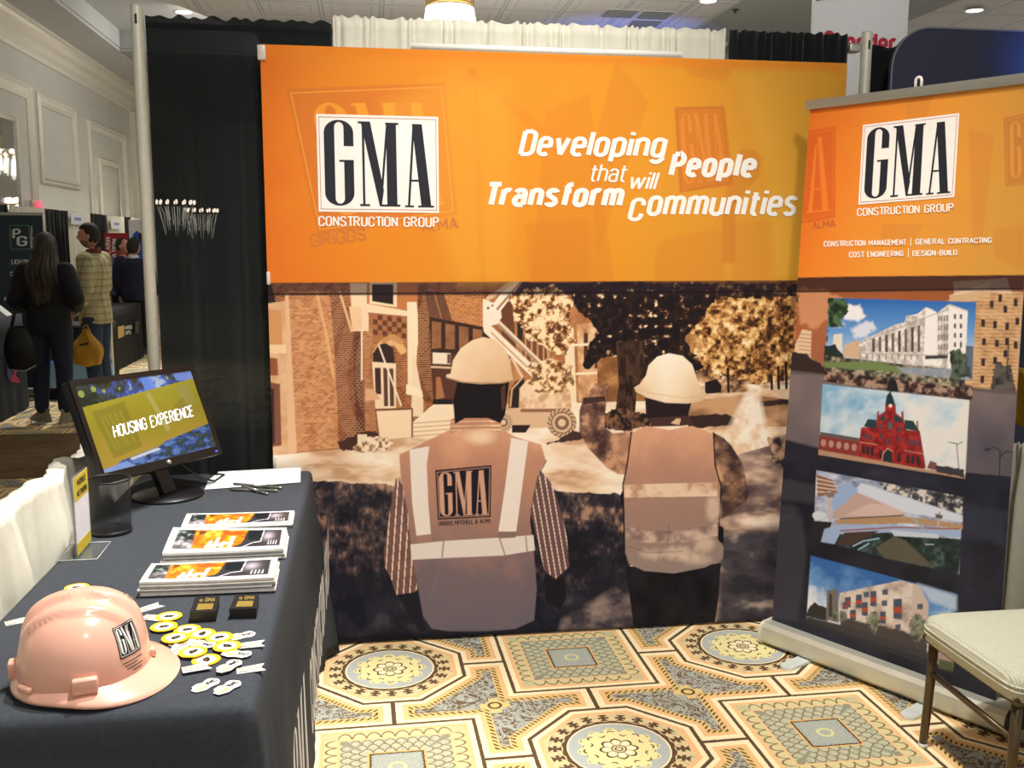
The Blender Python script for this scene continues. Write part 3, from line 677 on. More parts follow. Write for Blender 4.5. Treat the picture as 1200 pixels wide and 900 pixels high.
# first worker
skin_d = (34, 22, 26)
P([(451, 645), (462, 690), (486, 695), (500, 738), (492, 738), (478, 720), (466, 695)], (26, 24, 34)); P([(464, 690), (490, 690), (498, 738), (494, 742), (480, 722)], (30, 27, 38)); P([(638, 672), (662, 678), (664, 700), (656, 715), (640, 706)], (26, 22, 32))
def stripes(x0, y0, x1, y1, base, lite, per=7.4, bend=0.):
    dx, dy = x1-x0, y1-y0; L = math.hypot(dx, dy); nx, ny = -dy/L, dx/L
    def f(X, Y):
        q = (X-x0)*nx+(Y-y0)*ny+bend*((X-x0)*dx+(Y-y0)*dy)/L; s = (np.abs((q/per) % 1-.5) < .10).astype(np.float32)[..., None]
        sh = fbm(X, Y, 15, 3, 26)[..., None]*.5+.75
        return (lc(base)*(1-s)+lc(lite)*s)*sh
    return f
P([(464, 560), (476, 572), (482, 640), (489, 690), (486, 694), (464, 697), (459, 680), (451, 664), (450, 646), (457, 600)], stripes(470, 565, 462, 690, (122, 88, 82), (240, 208, 188)))
P([(629, 546), (646, 566), (656, 595), (664, 628), (667, 664), (651, 679), (638, 668), (627, 622), (619, 585)], stripes(634, 550, 654, 670, (108, 80, 80), (238, 206, 188), 6.4))
vest = lambda X, Y: ramp(np.clip((Y-500)/240+(fbm(X, Y, 30, 4, 27)-.5)*.28, 0, 1), [(0, (224, 166, 130)), (.18, (196, 140, 112)), (.5, (160, 122, 112)), (.72, (122, 104, 110)), (1, (112, 104, 116))])
P([(528, 503), (588, 503), (604, 512), (634, 521), (640, 540), (632, 553), (625, 580), (621, 610), (625, 640), (629, 690), (626, 727), (604, 737), (570, 740), (530, 740), (506, 737), (496, 722), (490, 690), (483, 655), (478, 600), (470, 562), (468, 533), (490, 522)], vest)
S.line([(468, 560), (474, 595), (480, 640)], 1.5, (96, 70, 66), .8); S.line([(640, 540), (630, 560), (622, 600)], 1.5, (96, 70, 66), .8)
P([(528, 492), (535, 488), (580, 488), (587, 494), (588, 506), (575, 504), (545, 503), (527, 508)], stripes(530, 497, 586, 496, (196, 140, 108), (240, 204, 172), 5)); S.ell(563, 512, 15, 8, (255, 224, 190), .7, 8)
P([(480, 527), (503, 523), (500, 545), (502, 590), (505, 626), (488, 628), (483, 590)], (240, 226, 214)); P([(599, 513), (619, 517), (612, 570), (605, 623), (584, 623), (592, 570)], (242, 228, 216))
P([(481, 638), (520, 634), (585, 630), (625, 627), (627, 645), (590, 651), (520, 654), (482, 656)], (232, 220, 212)); P([(488, 628), (505, 626), (506, 634), (489, 637)], (170, 128, 112)); P([(584, 623), (605, 623), (604, 630), (585, 631)], (140, 112, 108))
for a in ([(520, 634), (518, 653)], [(585, 630), (592, 651)], [(616, 629), (618, 647)]): S.line(a, 1.4, (150, 120, 112))
S.line([(518, 655), (505, 700)], 1, (142, 122, 122), .5); S.line([(600, 655), (612, 690)], 1, (142, 122, 122), .5)
lq = [(510, 551), (576, 545), (575, 606), (513, 609)]
P(lq, (26, 23, 36)); S.line([(512.5, 553.5), (574, 547.5), (573, 604), (515, 606.5), (512.5, 553.5)], .9, (190, 140, 116)); S.logo(lq, (212, 160, 134))
P([(536, 447), (597, 447), (592, 486), (586, 496), (572, 490), (545, 490), (533, 497), (531, 470)], (26, 19, 24)); P([(587, 455), (592, 450), (592, 478), (588, 482)], (92, 60, 48), .8)
hel = lambda X, Y: ramp(np.clip(.6-(X-563)/150-(Y-425)/180+(fbm(X, Y, 18, 3, 28)-.5)*.2, 0, 1), [(0, (206, 158, 116)), (.5, (234, 196, 156)), (1, (252, 224, 190))])
P([(528, 438), (531, 422), (540, 408), (553, 399), (566, 395), (580, 398), (591, 408), (598, 422), (600, 438), (602, 446), (590, 449), (563, 450), (540, 448), (523, 442), (523, 439)], hel)
S.line([(524, 443), (545, 448), (585, 449), (601, 446)], 1.6, (176, 128, 96), .7)
# second worker
P([(733, 664), (845, 660), (842, 700), (838, 730), (743, 740), (738, 700)], mottle([(.3, (14, 14, 20)), (.8, (34, 30, 36))], 20, 3, 29))
P([(727, 580), (733, 568), (734, 590), (728, 592)], (24, 20, 26)); P([(841, 615), (848, 618), (848, 636), (842, 636)], (24, 20, 26))
slv = mottle([(.3, (74, 48, 46)), (.5, (124, 88, 76)), (.7, (206, 154, 120))], 15, 4, 30)
P([(836, 507), (848, 513), (857, 522), (870, 543), (878, 577), (874, 590), (861, 600), (845, 608), (838, 575)], mottle([(.3, (66, 46, 46)), (.55, (140, 102, 82)), (.75, (220, 170, 130))], 17, 4, 31)); P([(845, 586), (872, 588), (862, 600), (846, 607)], (58, 42, 46), .8, soft=5)
P([(683, 468), (711, 466), (708, 500), (718, 508), (742, 506), (737, 556), (725, 556), (712, 549), (690, 526), (679, 506), (679, 482)], slv); P([(716, 510), (740, 506), (737, 545), (722, 530)], (212, 156, 122), .55, soft=8); P([(690, 480), (704, 490), (700, 510), (690, 500)], (62, 42, 42), .7, soft=4)
P([(689, 468), (692, 456), (698, 449), (706, 452), (712, 450), (713, 458), (709, 468), (696, 472)], mottle([(.3, (130, 84, 64)), (.7, (214, 160, 124))], 7, 3, 32)); P([(704, 452), (713, 449), (713, 464), (707, 466)], (96, 60, 50), .6); P([(683, 466), (709, 464), (710, 470), (683, 474)], (70, 46, 44))
v2 = lambda X, Y: ramp(np.clip((Y-500)/175+(fbm(X, Y, 26, 4, 33)-.5)*.25, 0, 1), [(0, (224, 166, 132)), (.25, (190, 140, 116)), (.6, (164, 130, 116)), (1, (150, 134, 128))])
P([(740, 508), (757, 499), (784, 504), (811, 499), (835, 508), (838, 545), (845, 570), (843, 605), (841, 632), (848, 641), (847, 655), (826, 665), (790, 672), (755, 669), (737, 661), (732, 645), (732, 600), (730, 568), (735, 545)], v2)
for a in ([(740, 506), (735, 545), (730, 568), (732, 645)], [(836, 507), (838, 545), (845, 570), (842, 632)]): S.line(a, 1.7, (28, 22, 28))
P([(731, 568), (840, 565), (841, 582), (732, 584)], mottle([(.3, (196, 150, 122)), (.6, (240, 206, 176))], 16, 3, 34)); S.line([(732, 584), (841, 582)], 1, (120, 90, 84), .6)
P([(733, 616), (756, 622), (800, 622), (840, 614), (841, 628), (800, 636), (756, 636), (733, 630)], mottle([(.3, (132, 108, 104)), (.65, (220, 190, 170))], 12, 3, 35), .8)
for cx, cy, rx, ry in ((795, 648, 18, 7), (826, 638, 10, 8), (836, 597, 8, 14), (815, 655, 14, 5), (762, 650, 10, 5)): S.ell(cx, cy, rx, ry, (244, 214, 188), .55, 7, rag=3)
S.line([(784, 614), (782, 640)], 1, (110, 90, 88), .6); S.line([(735, 640), (760, 648), (800, 646)], 1.2, (96, 80, 80), .5)
P([(756, 466), (812, 466), (807, 484), (806, 492), (763, 494), (757, 486)], (40, 27, 30)); P([(761, 490), (808, 487), (812, 497), (800, 499), (762, 500)], (74, 48, 46)); P([(786, 496), (793, 490), (798, 491), (796, 498)], (228, 184, 146))
h2 = lambda X, Y: ramp(np.clip(.75-np.abs(X-780)/90-(Y-440)/120+(fbm(X, Y, 15, 3, 36)-.5)*.2, 0, 1), [(0, (222, 180, 138)), (.5, (250, 226, 194)), (1, (255, 244, 226))])
P([(743, 454), (750, 450), (757, 440), (760, 428), (770, 418), (784, 414), (800, 417), (811, 427), (817, 444), (822, 454), (829, 463), (822, 470), (806, 473), (780, 472), (758, 466), (745, 459)], h2); S.line([(745, 456), (765, 461), (800, 466), (826, 465)], 1.2, (214, 170, 130), .5)
P([(300, 748), (650, 738), (935, 724), (1000, 722), (1000, 780), (300, 780)], (16, 17, 28), .9, soft=6)
# --- the orange field
orange = lambda X, Y: ramp(np.clip((X-320)/560+(fbm(X, Y, 130, 3, 40)-.5)*.35, 0, 1), [(0, (226, 116, 36)), (.12, (228, 130, 36)), (.4, (228, 142, 40)), (.7, (226, 148, 40)), (1, (216, 150, 48))])
P([(290, 30), (1010, 50), (1010, 327), (935, 328.5), (290, 331.5)], orange)
gd = (214, 118, 46); gl = (240, 170, 66)
P([(335, 104), (521, 97), (536, 252), (372, 275)], gd, .8, 1.2)
gq = [(341, 109), (517, 102), (531, 247), (375, 269)]
S.line(gq+gq[:1], 1.2, gl, .8); S.logo([(352, 112), (512, 108), (528, 246), (384, 264)], (238, 156, 52), .9)
for pl in ([(520, 104), (551, 78), (558, 86), (530, 118)], [(553, 80), (640, 150), (632, 158), (548, 88)], [(552, 80), (560, 80), (570, 330), (562, 330)], [(640, 130), (690, 110), (720, 330), (622, 330)], [(690, 190), (722, 70), (760, 120), (700, 300)]): P(pl, (206, 116, 40), .28, 3)
P([(800, 72), (868, 72), (850, 95), (810, 90)], (206, 116, 40), .4, 6); P([(868, 175), (885, 176), (893, 186), (890, 205), (862, 240), (848, 232)], (196, 108, 40), .42, 3); P([(846, 232), (862, 232), (862, 308), (846, 308)], (186, 100, 40), .4, 3); P([(770, 285), (800, 275), (845, 268), (850, 330), (766, 330)], (206, 124, 44), .35, 4); P([(855, 262), (905, 258), (910, 330), (860, 330)], (206, 124, 44), .3, 5); P([(860, 85), (950, 75), (985, 90), (985, 320), (905, 325), (900, 200)], (226, 170, 60), .4, 14)
P([(615, 262), (690, 255), (690, 330), (620, 330)], (210, 120, 40), .3, 5); P([(448, 120), (540, 85), (600, 100), (600, 330), (540, 330)], (240, 172, 60), .35, 25)
cq = [(793, 128), (846, 126), (856, 214), (798, 224)]
P([(790, 125), (849, 124), (860, 217), (796, 226)], (206, 116, 44), .75, 1.2); S.line(cq+cq[:1], .9, (190, 100, 40), .8); S.logo(cq, (226, 138, 50), .9)
P([(300, 52), (985, 74), (985, 84), (300, 62)], (228, 128, 34), .6, 6)
printm = mat('printed_fabric', attr='print', rough=.75, spec=.2, bump=.10, bscale=7)
t = thing('fabric_banner', 'large fabric banner with an orange top over a sepia photo of two workers', 'banner', (0, 0, 0))
S.mesh('printed_panel', lambda u, v: np.stack([BW*u, np.zeros_like(u), BT-(BT-BB)*v], 1), printm, t)
M().box((BW/2, .006, (BT+BB)/2), (BW-.004, .008, BT-BB-.002)).build('back_panel', mat('banner_back', (210, 206, 200), rough=.8), t)
white = mat('white_print_ink', (244, 240, 232), rough=.7, var=.02)
navy = mat('dark_navy_print_ink', (18, 20, 34), rough=.7)
redln = mat('brick_red_print_line', (196, 110, 84), rough=.7)
lgq = [(370.5, 133.5), (513.5, 137), (514.5, 249.5), (373.5, 248)]
pb = M(); pb.flat([hap(hom(UNIT, lgq), *p) for p in UNIT], ban(-.0008)); lp = pb.build('logo_panel', white, t)
pb = M(); put_logo(pb, lgq, ban(-.0016)); pb.build('logo_lettering', navy, lp)
Hq = hom(UNIT, lgq); pb = M()
for a0, a1 in (((.018, .025), (.982, .031)), ((.018, .969), (.982, .975)), ((.018, .025), (.023, .975)), ((.977, .025), (.982, .975))):
    pb.flat([hap(Hq, *p) for p in ((a0[0], a0[1]), (a1[0], a0[1]), (a1[0], a1[1]), (a0[0], a1[1]))], ban(-.0014))
pb.build('logo_border', redln, lp)
pb = M(); f = ban(-.0012)
put_text(pb, 'CONSTRUCTION GROUP', [(373, 252.5), (514.5, 254), (514.5, 266.5), (373, 265)], f, bold=.018); pb.build('company_lettering', white, t)
pb = M()
put_text(pb, 'Developing', [(607, 150), (783, 152), (783, 192.5), (607, 190)], f, .045, .19)
put_text(pb, 'People', [(783, 176), (887, 176.5), (887, 213), (783, 212)], f, .085, .19)
put_text(pb, 'that', [(692.5, 192.5), (735, 192.8), (735, 213.6), (692.5, 213)], f, -.005, .2)
put_text(pb, 'will', [(739, 201.5), (773.5, 202), (773.5, 222), (739, 221.5)], f, -.005, .2)
put_text(pb, 'Transform', [(572, 213), (732, 213.5), (732, 243.5), (572, 242.5)], f, .085, .19)
put_text(pb, 'C', [(735.5, 231.5), (757, 231.5), (757, 259.5), (735.5, 259.5)], f, .045, .19)
put_text(pb, 'ommunities', [(757.5, 222.5), (935, 223), (935, 253.5), (757.5, 253.5)], f, .045, .19)
pb.build('slogan_lettering', white, t)
gh = mat('faint_print_ink', (206, 118, 50), rough=.7)
pb = M(); put_text(pb, 'GRIGGS', [(363, 274), (428, 266), (430, 281), (365, 290)], ban(-.0006)); pb.build('faint_lettering', gh, t); pb = M(); put_text(pb, 'ALMA', [(493, 259), (536, 254), (538, 268), (495, 272)], ban(-.0006)); pb.build('faint_lettering', gh, t)
pb = M(); put_text(pb, 'GRIGGS MITCHELL & ALMA', [(514, 611), (575, 607), (575, 612), (514, 616)], ban(-.0016)); pb.build('vest_lettering', navy, t)
M().tube([(.555, .012, BT+.012), (1.62, .012, BT+.012)], .013, 10).build('hanging_rod', white, t)
cl = mat('clear_plastic_clip', (214, 206, 190), rough=.3)
M().box((.005, -.001, 2.32), (.03, .016, .055), bev=.004).build('corner_clip', cl, t)
M().box((.004, -.001, 1.49), (.014, .014, .05), bev=.004).build('edge_clip', cl, t); M().box((.006, -.001, .77), (.014, .014, .05), bev=.004).build('edge_clip', cl, t)

# ------------------------------------------------------------------ the pull-up banner stand
RA = Vector((2.0, -.2, 0)); RB = Vector((2.49, -1.04, 0)); RD = (RB-RA).normalized(); RN = Vector((-RD.y, RD.x, 0))   # RN points away from the viewer
RU = Vector((0, 0, 1))*math.cos(.03)+RN*math.sin(.03)
def ru(s, h, off=0.): return RA+RD*s+RU*h-RN*off
rc = [(.030, 2.146), (.868, 2.150), (.917, .080), (.002, .062)]
rq = [project(ru(*c)) for c in rc]
R_ = Sheet(300, 640, rq, (30, 32, 48)); P = R_.poly
rhi = np.linalg.inv(hom(UNIT, rq)); rch = hom(UNIT, rc)
def rul(off):
    def f(x, y, lift=0.):
        u, v = hap(rhi, x, y); s, h = hap(rch, float(u), float(v)); return ru(s, h, off+lift)
    return f
P([(890, 320), (1210, 320), (1210, 460), (890, 460)], lambda X, Y: ramp(np.clip((Y-335)/100+(fbm(X, Y, 30, 4, 50)-.5)*.5, 0, 1), [(0, (146, 82, 44)), (.5, (170, 98, 60)), (1, (150, 96, 72))]))
P([(930, 345), (942, 338), (965, 340), (985, 352), (975, 375), (960, 385), (938, 380)], (226, 160, 116), .6, 4, rag=8, rs=14)
P([(925, 335), (938, 338), (932, 380), (934, 430), (920, 440), (915, 380)], lambda X, Y: ramp(fbm(X, Y, 7, 4, 51), [(.35, (50, 32, 26)), (.6, (190, 130, 80))]), rag=4)
P([(940, 386), (951, 388), (950, 424), (930, 418), (932, 404)], (226, 190, 156)); 
for k in range(6): R_.line([(936+k*.2, 391+k*4.6), (950, 392.6+k*4.6)], 1, (150, 112, 88), .8)
P([(925, 410), (945, 414), (955, 424), (965, 430), (965, 442), (915, 436)], (50, 36, 36), rag=3)
bld = lambda X, Y: ramp(fbm(X, Y, 10, 3, 52)*.6+((Y % 4.2) < 1)*.3, [(.2, (214, 172, 126)), (.6, (176, 130, 88)), (.9, (120, 82, 56))])
P([(1110, 352), (1150, 340), (1200, 342), (1199, 470), (1110, 470)], bld); P([(1112, 346), (1160, 330), (1160, 345), (1115, 360)], (206, 170, 130)); P([(1117, 330), (1180, 326), (1186, 345), (1150, 340), (1118, 346)], (232, 214, 190), .5)
for (x, y) in ((1150, 374), (1164, 376), (1176, 358), (1151, 396), (1166, 398), (1178, 378), (1150, 420), (1178, 396), (1190, 372), (1176, 410), (1164, 418), (1188, 400), (1149, 440), (1188, 350), (1160, 352), (1170, 345), (1175, 432), (1163, 440)): P([(x, y), (x+4.4, y+.3), (x+4.2, y+9), (x-.2, y+8.6)], (54, 40, 44))
P([(1168, 425), (1186, 428), (1192, 470), (1158, 466)], lambda X, Y: ramp(fbm(X, Y, 8, 4, 53), [(.35, (40, 42, 48)), (.6, (96, 88, 82))]), rag=5); R_.line([(1182, 399), (1180, 440)], 1.4, (50, 40, 40)); R_.line([(1150, 402), (1184, 404)], 1, (60, 50, 50), .8)
P([(890, 430), (1000, 442), (1210, 460), (1210, 480), (890, 480)], (98, 84, 84), 1, 2)
P([(880, 436), (960, 440), (1140, 458), (1200, 464), (1200, 560), (880, 530)], lambda X, Y: ramp(np.clip(.5+(fbm(X, Y, 60, 3, 54)-.5)*1.2+(Y-500)/300, 0, 1), [(0, (124, 108, 106)), (.5, (102, 92, 98)), (1, (72, 68, 80))]))
P([(965, 428), (1140, 452), (1140, 470), (965, 447)], lambda X, Y: ramp(fbm(X, Y, 5, 4, 55), [(.35, (40, 28, 32)), (.5, (90, 66, 62)), (.65, (170, 140, 120))]))
P([(1038, 462), (1041, 446), (1046, 440), (1050, 446), (1054, 462)], (30, 26, 34))
P([(880, 505), (960, 525), (1180, 562), (1180, 840), (880, 790)], (30, 32, 47), 1, 3)
P([(880, 520), (960, 540), (1190, 575), (1190, 830), (880, 760)], lambda X, Y: ramp(fbm(X, Y, 55, 4, 56), [(.3, (20, 22, 36)), (.6, (38, 40, 56)), (.75, (58, 58, 72))]), .9, 10)
P([(905, 600), (940, 606), (945, 650), (935, 728), (902, 724)], (66, 64, 78), .6, 5); P([(912, 560), (955, 568), (955, 590), (915, 585)], (70, 66, 78), .5, 5); R_.ell(922, 600, 14, 8, (60, 62, 74), .6, 4); P([(1130, 590), (1180, 600), (1176, 640), (1128, 625)], (50, 54, 72), .6, 8); P([(1125, 690), (1172, 700), (1170, 790), (1120, 780)], (34, 36, 56), .6, 8)
P([(1118, 740), (1160, 746), (1160, 800), (1118, 790)], (38, 42, 62), .5, 10)
R_.line([(1171, 562), (1172, 528), (1165, 524), (1155, 527)], 1.3, (36, 30, 40)); R_.line([(1172, 536), (1178, 529), (1186, 530)], 1.3, (36, 30, 40)); R_.ell(1157, 527, 3.4, 1.3, (30, 26, 36))
P([(890, 325), (1210, 320), (1210, 340), (890, 343)], (44, 26, 32), .85, 2); R_.line([(930, 342), (1200, 338)], 1.4, (26, 16, 20))
# photograph one: long pale station building under a blue sky
p1 = [(971.5, 349), (1144, 354), (1138.5, 456), (966, 434)]
R_.quadp(p1, 0, 0, 1, .86, lambda X, Y: ramp(np.clip((Y-350)/62, 0, 1), [(0, (36, 96, 172)), (.6, (96, 148, 204)), (1, (160, 190, 220))]))
P([(985, 362), (993, 357), (1008, 358), (1014, 370), (1005, 377), (990, 374)], (232, 228, 232), 1, 3, rag=3); P([(998, 386), (1008, 380), (1022, 376), (1026, 385), (1015, 395), (1000, 394)], (216, 218, 228), .95, 4, rag=4); P([(976, 376), (990, 378), (990, 383), (976, 384)], (190, 205, 225), .6, 4)
P([(971, 349), (992, 350), (994, 364), (985, 376), (988, 382), (970, 384), (969, 400)], lambda X, Y: ramp(fbm(X, Y, 5, 4, 57), [(.35, (22, 40, 30)), (.65, (80, 110, 70))]), rag=3)
P([(977, 392), (987, 391), (987, 414), (975, 412)], (226, 214, 196)); P([(966, 405), (978, 404), (985, 412), (992, 420), (990, 428), (966, 426)], (34, 44, 46), rag=2)
stn = lambda X, Y: ramp(fbm(X, Y, 6, 3, 58), [(.3, (176, 166, 160)), (.6, (222, 214, 206)), (.8, (240, 236, 230))])
P([(1004, 402), (1050, 380), (1060, 378), (1062, 370), (1075, 368), (1085, 360), (1092, 362), (1098, 367), (1112, 356), (1134, 364), (1132, 420), (1110, 435), (1080, 430), (1004, 420)], stn); P([(990, 404), (1007, 398), (1007, 421), (988, 418)], (206, 172, 140))
P([(1112, 358), (1134, 366), (1131, 418), (1110, 434)], (236, 230, 224)); P([(1085, 360), (1098, 366), (1098, 428), (1082, 428)], (238, 232, 226))
for k in range(8): x = 1022+k*7.6; P([(x, 397-k*2.2), (x+3.2, 396.3-k*2.2), (x+3.2, 413), (x, 412)], (86, 66, 58) if k % 2 == 0 else (110, 92, 84))
for r in range(5):
    for k in range(4): x = 1099.5+k*3.2; P([(x, 371+r*11-k*.6), (x+1.7, 370.6+r*11-k*.6), (x+1.7, 376+r*11), (x, 376.4+r*11)], (106, 100, 104))
    for k in range(2): x = 1118+k*7; P([(x, 368+r*11), (x+2.4, 368.6+r*11), (x+2.2, 374+r*11), (x-.2, 373.4+r*11)], (64, 62, 70))
R_.line([(1004, 403), (1062, 381), (1085, 372), (1112, 362)], 1, (130, 120, 116), .7); R_.line([(1006, 414), (1082, 416), (1110, 417)], 1, (140, 130, 126), .7); P([(1084, 417), (1110, 416), (1110, 420), (1084, 421)], (66, 62, 66))
for k in range(10): R_.line([(1008+k*7.5, 416), (1008+k*7.5, 421)], 1.4, (96, 84, 80), .8)
R_.quadp(p1, 0, .80, .96, 1, lambda X, Y: ramp(fbm(X, Y, 5, 4, 59), [(.35, (48, 40, 40)), (.5, (92, 92, 76)), (.7, (176, 160, 136))]))
P([(966, 424), (1030, 424), (1060, 432), (1060, 437), (966, 430)], (110, 128, 76), 1, 2, rag=2); P([(1050, 430), (1110, 432), (1140, 440), (1140, 446), (1060, 438)], (150, 160, 172), .8, 2)
P([(1114, 412), (1124, 408), (1132, 416), (1138, 440), (1114, 445)], lambda X, Y: ramp(fbm(X, Y, 5, 4, 60), [(.35, (34, 44, 40)), (.6, (84, 98, 80))]), rag=4); R_.line([(1126, 400), (1124, 430)], 1, (46, 46, 50)); P([(1132, 405), (1141, 406), (1139, 445), (1131, 440)], (60, 62, 70), .8)
# photograph two: red brick clock tower
p2 = [(964, 450), (1136, 469), (1131, 559.5), (959.5, 531)]
R_.quadp(p2, 0, 0, 1, 1, lambda X, Y: ramp(np.clip(fbm(X, Y*1.3+X*.3, 40, 4, 61)+(X-1050)/360, 0, 1), [(.2, (126, 172, 204)), (.4, (190, 208, 220)), (.6, (222, 220, 216)), (1, (228, 220, 208))]))
P([(960, 510), (1008, 516), (1008, 536), (959, 529)], (134, 52, 48)); P([(961, 506), (1010, 514), (1010, 518), (961, 511)], (96, 84, 84))
for k in range(5): R_.ell(965+k*9, 519+k*1.3, 3, 4.2, (176, 134, 124))
rb = lambda X, Y: ramp(fbm(X, Y, 5, 4, 62), [(.3, (116, 22, 26)), (.7, (170, 46, 46))])
P([(1009, 501), (1026, 500), (1028, 488), (1037, 482), (1037.3, 473.5), (1049.6, 474.5), (1050, 484), (1059, 491), (1062, 504), (1078, 505), (1085, 548), (1082, 550), (1005, 537)], rb)
P([(1012, 500), (1017, 491), (1027, 492), (1027, 502)], (34, 60, 66)); P([(1060, 503), (1060, 492), (1070, 493), (1078, 506)], (34, 60, 66)); P([(1030, 492), (1037, 484), (1037, 494)], (34, 60, 66)); P([(1048, 486), (1056, 490), (1056, 496), (1048, 494)], (34, 60, 66))
P([(1037.5, 474), (1039, 464), (1043, 459), (1046, 464), (1049.5, 475)], (26, 52, 60)); R_.line([(1043.5, 451), (1043.5, 462)], 1.6, (26, 40, 46)); R_.ell(1043.5, 475.5, 2, 2, (230, 220, 206)); R_.line([(1029, 483), (1028.6, 496)], 2.2, (140, 36, 38)); R_.line([(1057.5, 483), (1058, 496)], 2.4, (140, 36, 38)); R_.line([(1075, 494), (1075, 505)], 1.8, (120, 36, 38))
R_.ell(1043, 499, 2.6, 5, (80, 90, 96)); P([(1034.5, 546), (1035, 532), (1039.5, 526), (1045, 529), (1046, 548)], (38, 44, 50)); R_.line([(1033.5, 540), (1035, 531), (1040, 525.5), (1046, 529)], 1.2, (216, 150, 130), .8)
for x, y in ((1013, 508), (1018, 509), (1031, 508), (1039, 514), (1052, 511), (1052, 500), (1064, 514), (1069, 515), (1074, 516), (1030, 496)): P([(x, y), (x+3, y+.4), (x+3, y+7), (x, y+6.6)], (70, 66, 78))
for x, y in ((1010, 522), (1015, 523), (1020, 524), (1062, 533), (1068, 534), (1074, 535), (1030, 527), (1052, 531)): P([(x, y), (x+3.6, y+.4), (x+3.8, y+10), (x, y+9.6)], (48, 36, 44))
R_.line([(1008, 518), (1028, 521)], .9, (222, 160, 140), .8); R_.line([(1060, 528), (1082, 532)], .9, (222, 160, 140), .8)
P([(959, 527), (1010, 536), (1080, 549), (1131, 556), (1131, 561), (959, 533)], (176, 138, 112)); P([(1086, 549), (1090, 540), (1097, 542), (1100, 552)], (120, 74, 70)); P([(1096, 545), (1130, 550), (1130, 560), (1098, 553)], (54, 54, 60), rag=1.5); R_.line([(1124, 553), (1121, 520), (1112, 518)], 1, (70, 70, 76)); R_.line([(1121, 521), (1128, 518)], 1, (70, 70, 76))
# photograph three: airport terminal from the air
p3 = [(956.7, 551), (1128, 582.6), (1123.8, 673.6), (953, 631)]
R_.quadp(p3, 0, 0, 1, 1, lambda X, Y: ramp(fbm(X, Y*2, 16, 4, 63), [(.3, (120, 130, 160)), (.55, (176, 184, 206)), (.8, (214, 216, 226))]))
P([(1030, 565), (1128, 582), (1128, 612), (1080, 596), (1040, 580)], lambda X, Y: ramp(fbm(X, Y, 6, 4, 64), [(.4, (44, 44, 52)), (.55, (90, 92, 98)), (.68, (214, 206, 196))]))
P([(975, 600), (1000, 578), (1030, 578), (1052, 594), (1062, 606), (1020, 608), (978, 608)], (190, 160, 152), 1, 2); P([(990, 604), (1020, 590), (1050, 592), (1060, 602), (1035, 606)], (206, 180, 172), 1, 2)
P([(1010, 566), (1060, 582), (1128, 604), (1128, 612), (1060, 600), (1000, 575)], (206, 212, 226), 1, 2); P([(975, 572), (995, 566), (1006, 574), (990, 590), (975, 600)], (150, 172, 210), 1, 2); P([(957, 556), (975, 562), (982, 578), (958, 582)], (140, 96, 78)); 
for k in range(4): R_.line([(957, 561+k*5), (980, 566+k*4)], 1.2, (230, 214, 196), .9)
P([(978, 610), (1010, 606), (1060, 605), (1128, 614), (1128, 620), (1060, 613), (985, 617)], (176, 140, 104), 1, 1.5, rag=1); R_.line([(985, 608), (1058, 604)], 1.4, (70, 66, 72)); 
R_.ell(960, 604, 8, 5, (206, 212, 220)); R_.line([(972, 577), (973, 618)], 4, (190, 180, 180)); P([(966, 577), (980, 577), (976, 583), (970, 583)], (130, 112, 106)); R_.line([(1101, 601), (1098, 624)], 3.4, (176, 166, 166)); P([(1096, 602), (1105, 604), (1104, 608), (1097, 607)], (84, 78, 84)); R_.line([(1096, 625), (1106, 629)], 2.2, (190, 110, 90))
P([(952, 610), (975, 612), (968, 635), (951, 632)], (34, 34, 40)); P([(962, 635), (966, 620), (985, 614), (1060, 616), (1126, 622), (1126, 630), (1040, 624), (990, 624), (980, 638)], (156, 176, 210), 1, 1.5); R_.line([(985, 622), (1050, 618), (1124, 620)], 1.6, (150, 80, 60))
P([(978, 638), (984, 626), (1040, 624), (1126, 632), (1123, 674), (1040, 654)], lambda X, Y: ramp(fbm(X, Y, 9, 4, 65), [(.3, (20, 32, 34)), (.6, (36, 54, 54)), (.8, (80, 96, 100))])); P([(1026, 642), (1048, 628), (1062, 634), (1096, 666), (1036, 654)], (88, 84, 72)); P([(980, 638), (990, 624), (1030, 622), (1000, 640)], (70, 52, 50)); P([(1043, 621), (1100, 626), (1100, 631), (1048, 628)], (196, 206, 220)); R_.line([(1000, 640), (1012, 634), (1030, 631)], 1.6, (150, 190, 206)); R_.line([(1006, 644), (1018, 637)], 1.6, (150, 190, 206)); R_.line([(1085, 638), (1094, 638)], 1, (200, 200, 206)); R_.line([(1070, 608), (1085, 622)], 3, (150, 166, 176), .8)
# photograph four: pale apartment block with red window bays
p4 = [(950, 651), (1121, 696), (1116, 787), (945, 728)]
R_.quadp(p4, 0, 0, 1, 1, lambda X, Y: ramp(np.clip((Y-655-(X-950)*.26)/60+(fbm(X, Y*1.5, 22, 4, 66)-.5)*.9, 0, 1), [(0, (52, 104, 172)), (.4, (104, 152, 206)), (.7, (206, 220, 236)), (1, (236, 238, 242))]))
P([(1075, 684), (1121, 698), (1121, 715), (1090, 705)], (196, 212, 230), .8, 5)
P([(946, 714), (955, 706), (970, 714), (970, 728), (945, 722)], (50, 46, 48), rag=2)
P([(984, 695), (1056, 680), (1078, 687), (1088, 708), (1086, 760), (1060, 752), (984, 728)], lambda X, Y: ramp(fbm(X, Y, 12, 3, 67)+(((Y-X*.12) % 13) < .8)*-.15, [(.2, (170, 150, 140)), (.5, (216, 200, 188)), (.8, (232, 220, 208))]))
P([(1070, 684), (1078, 687), (1088, 710), (1086, 760), (1066, 754)], (206, 186, 176)); P([(969, 692), (982, 690), (983, 730), (968, 726)], (120, 108, 106)); P([(972, 696), (975, 696), (975, 724), (971, 722)], (60, 56, 60))
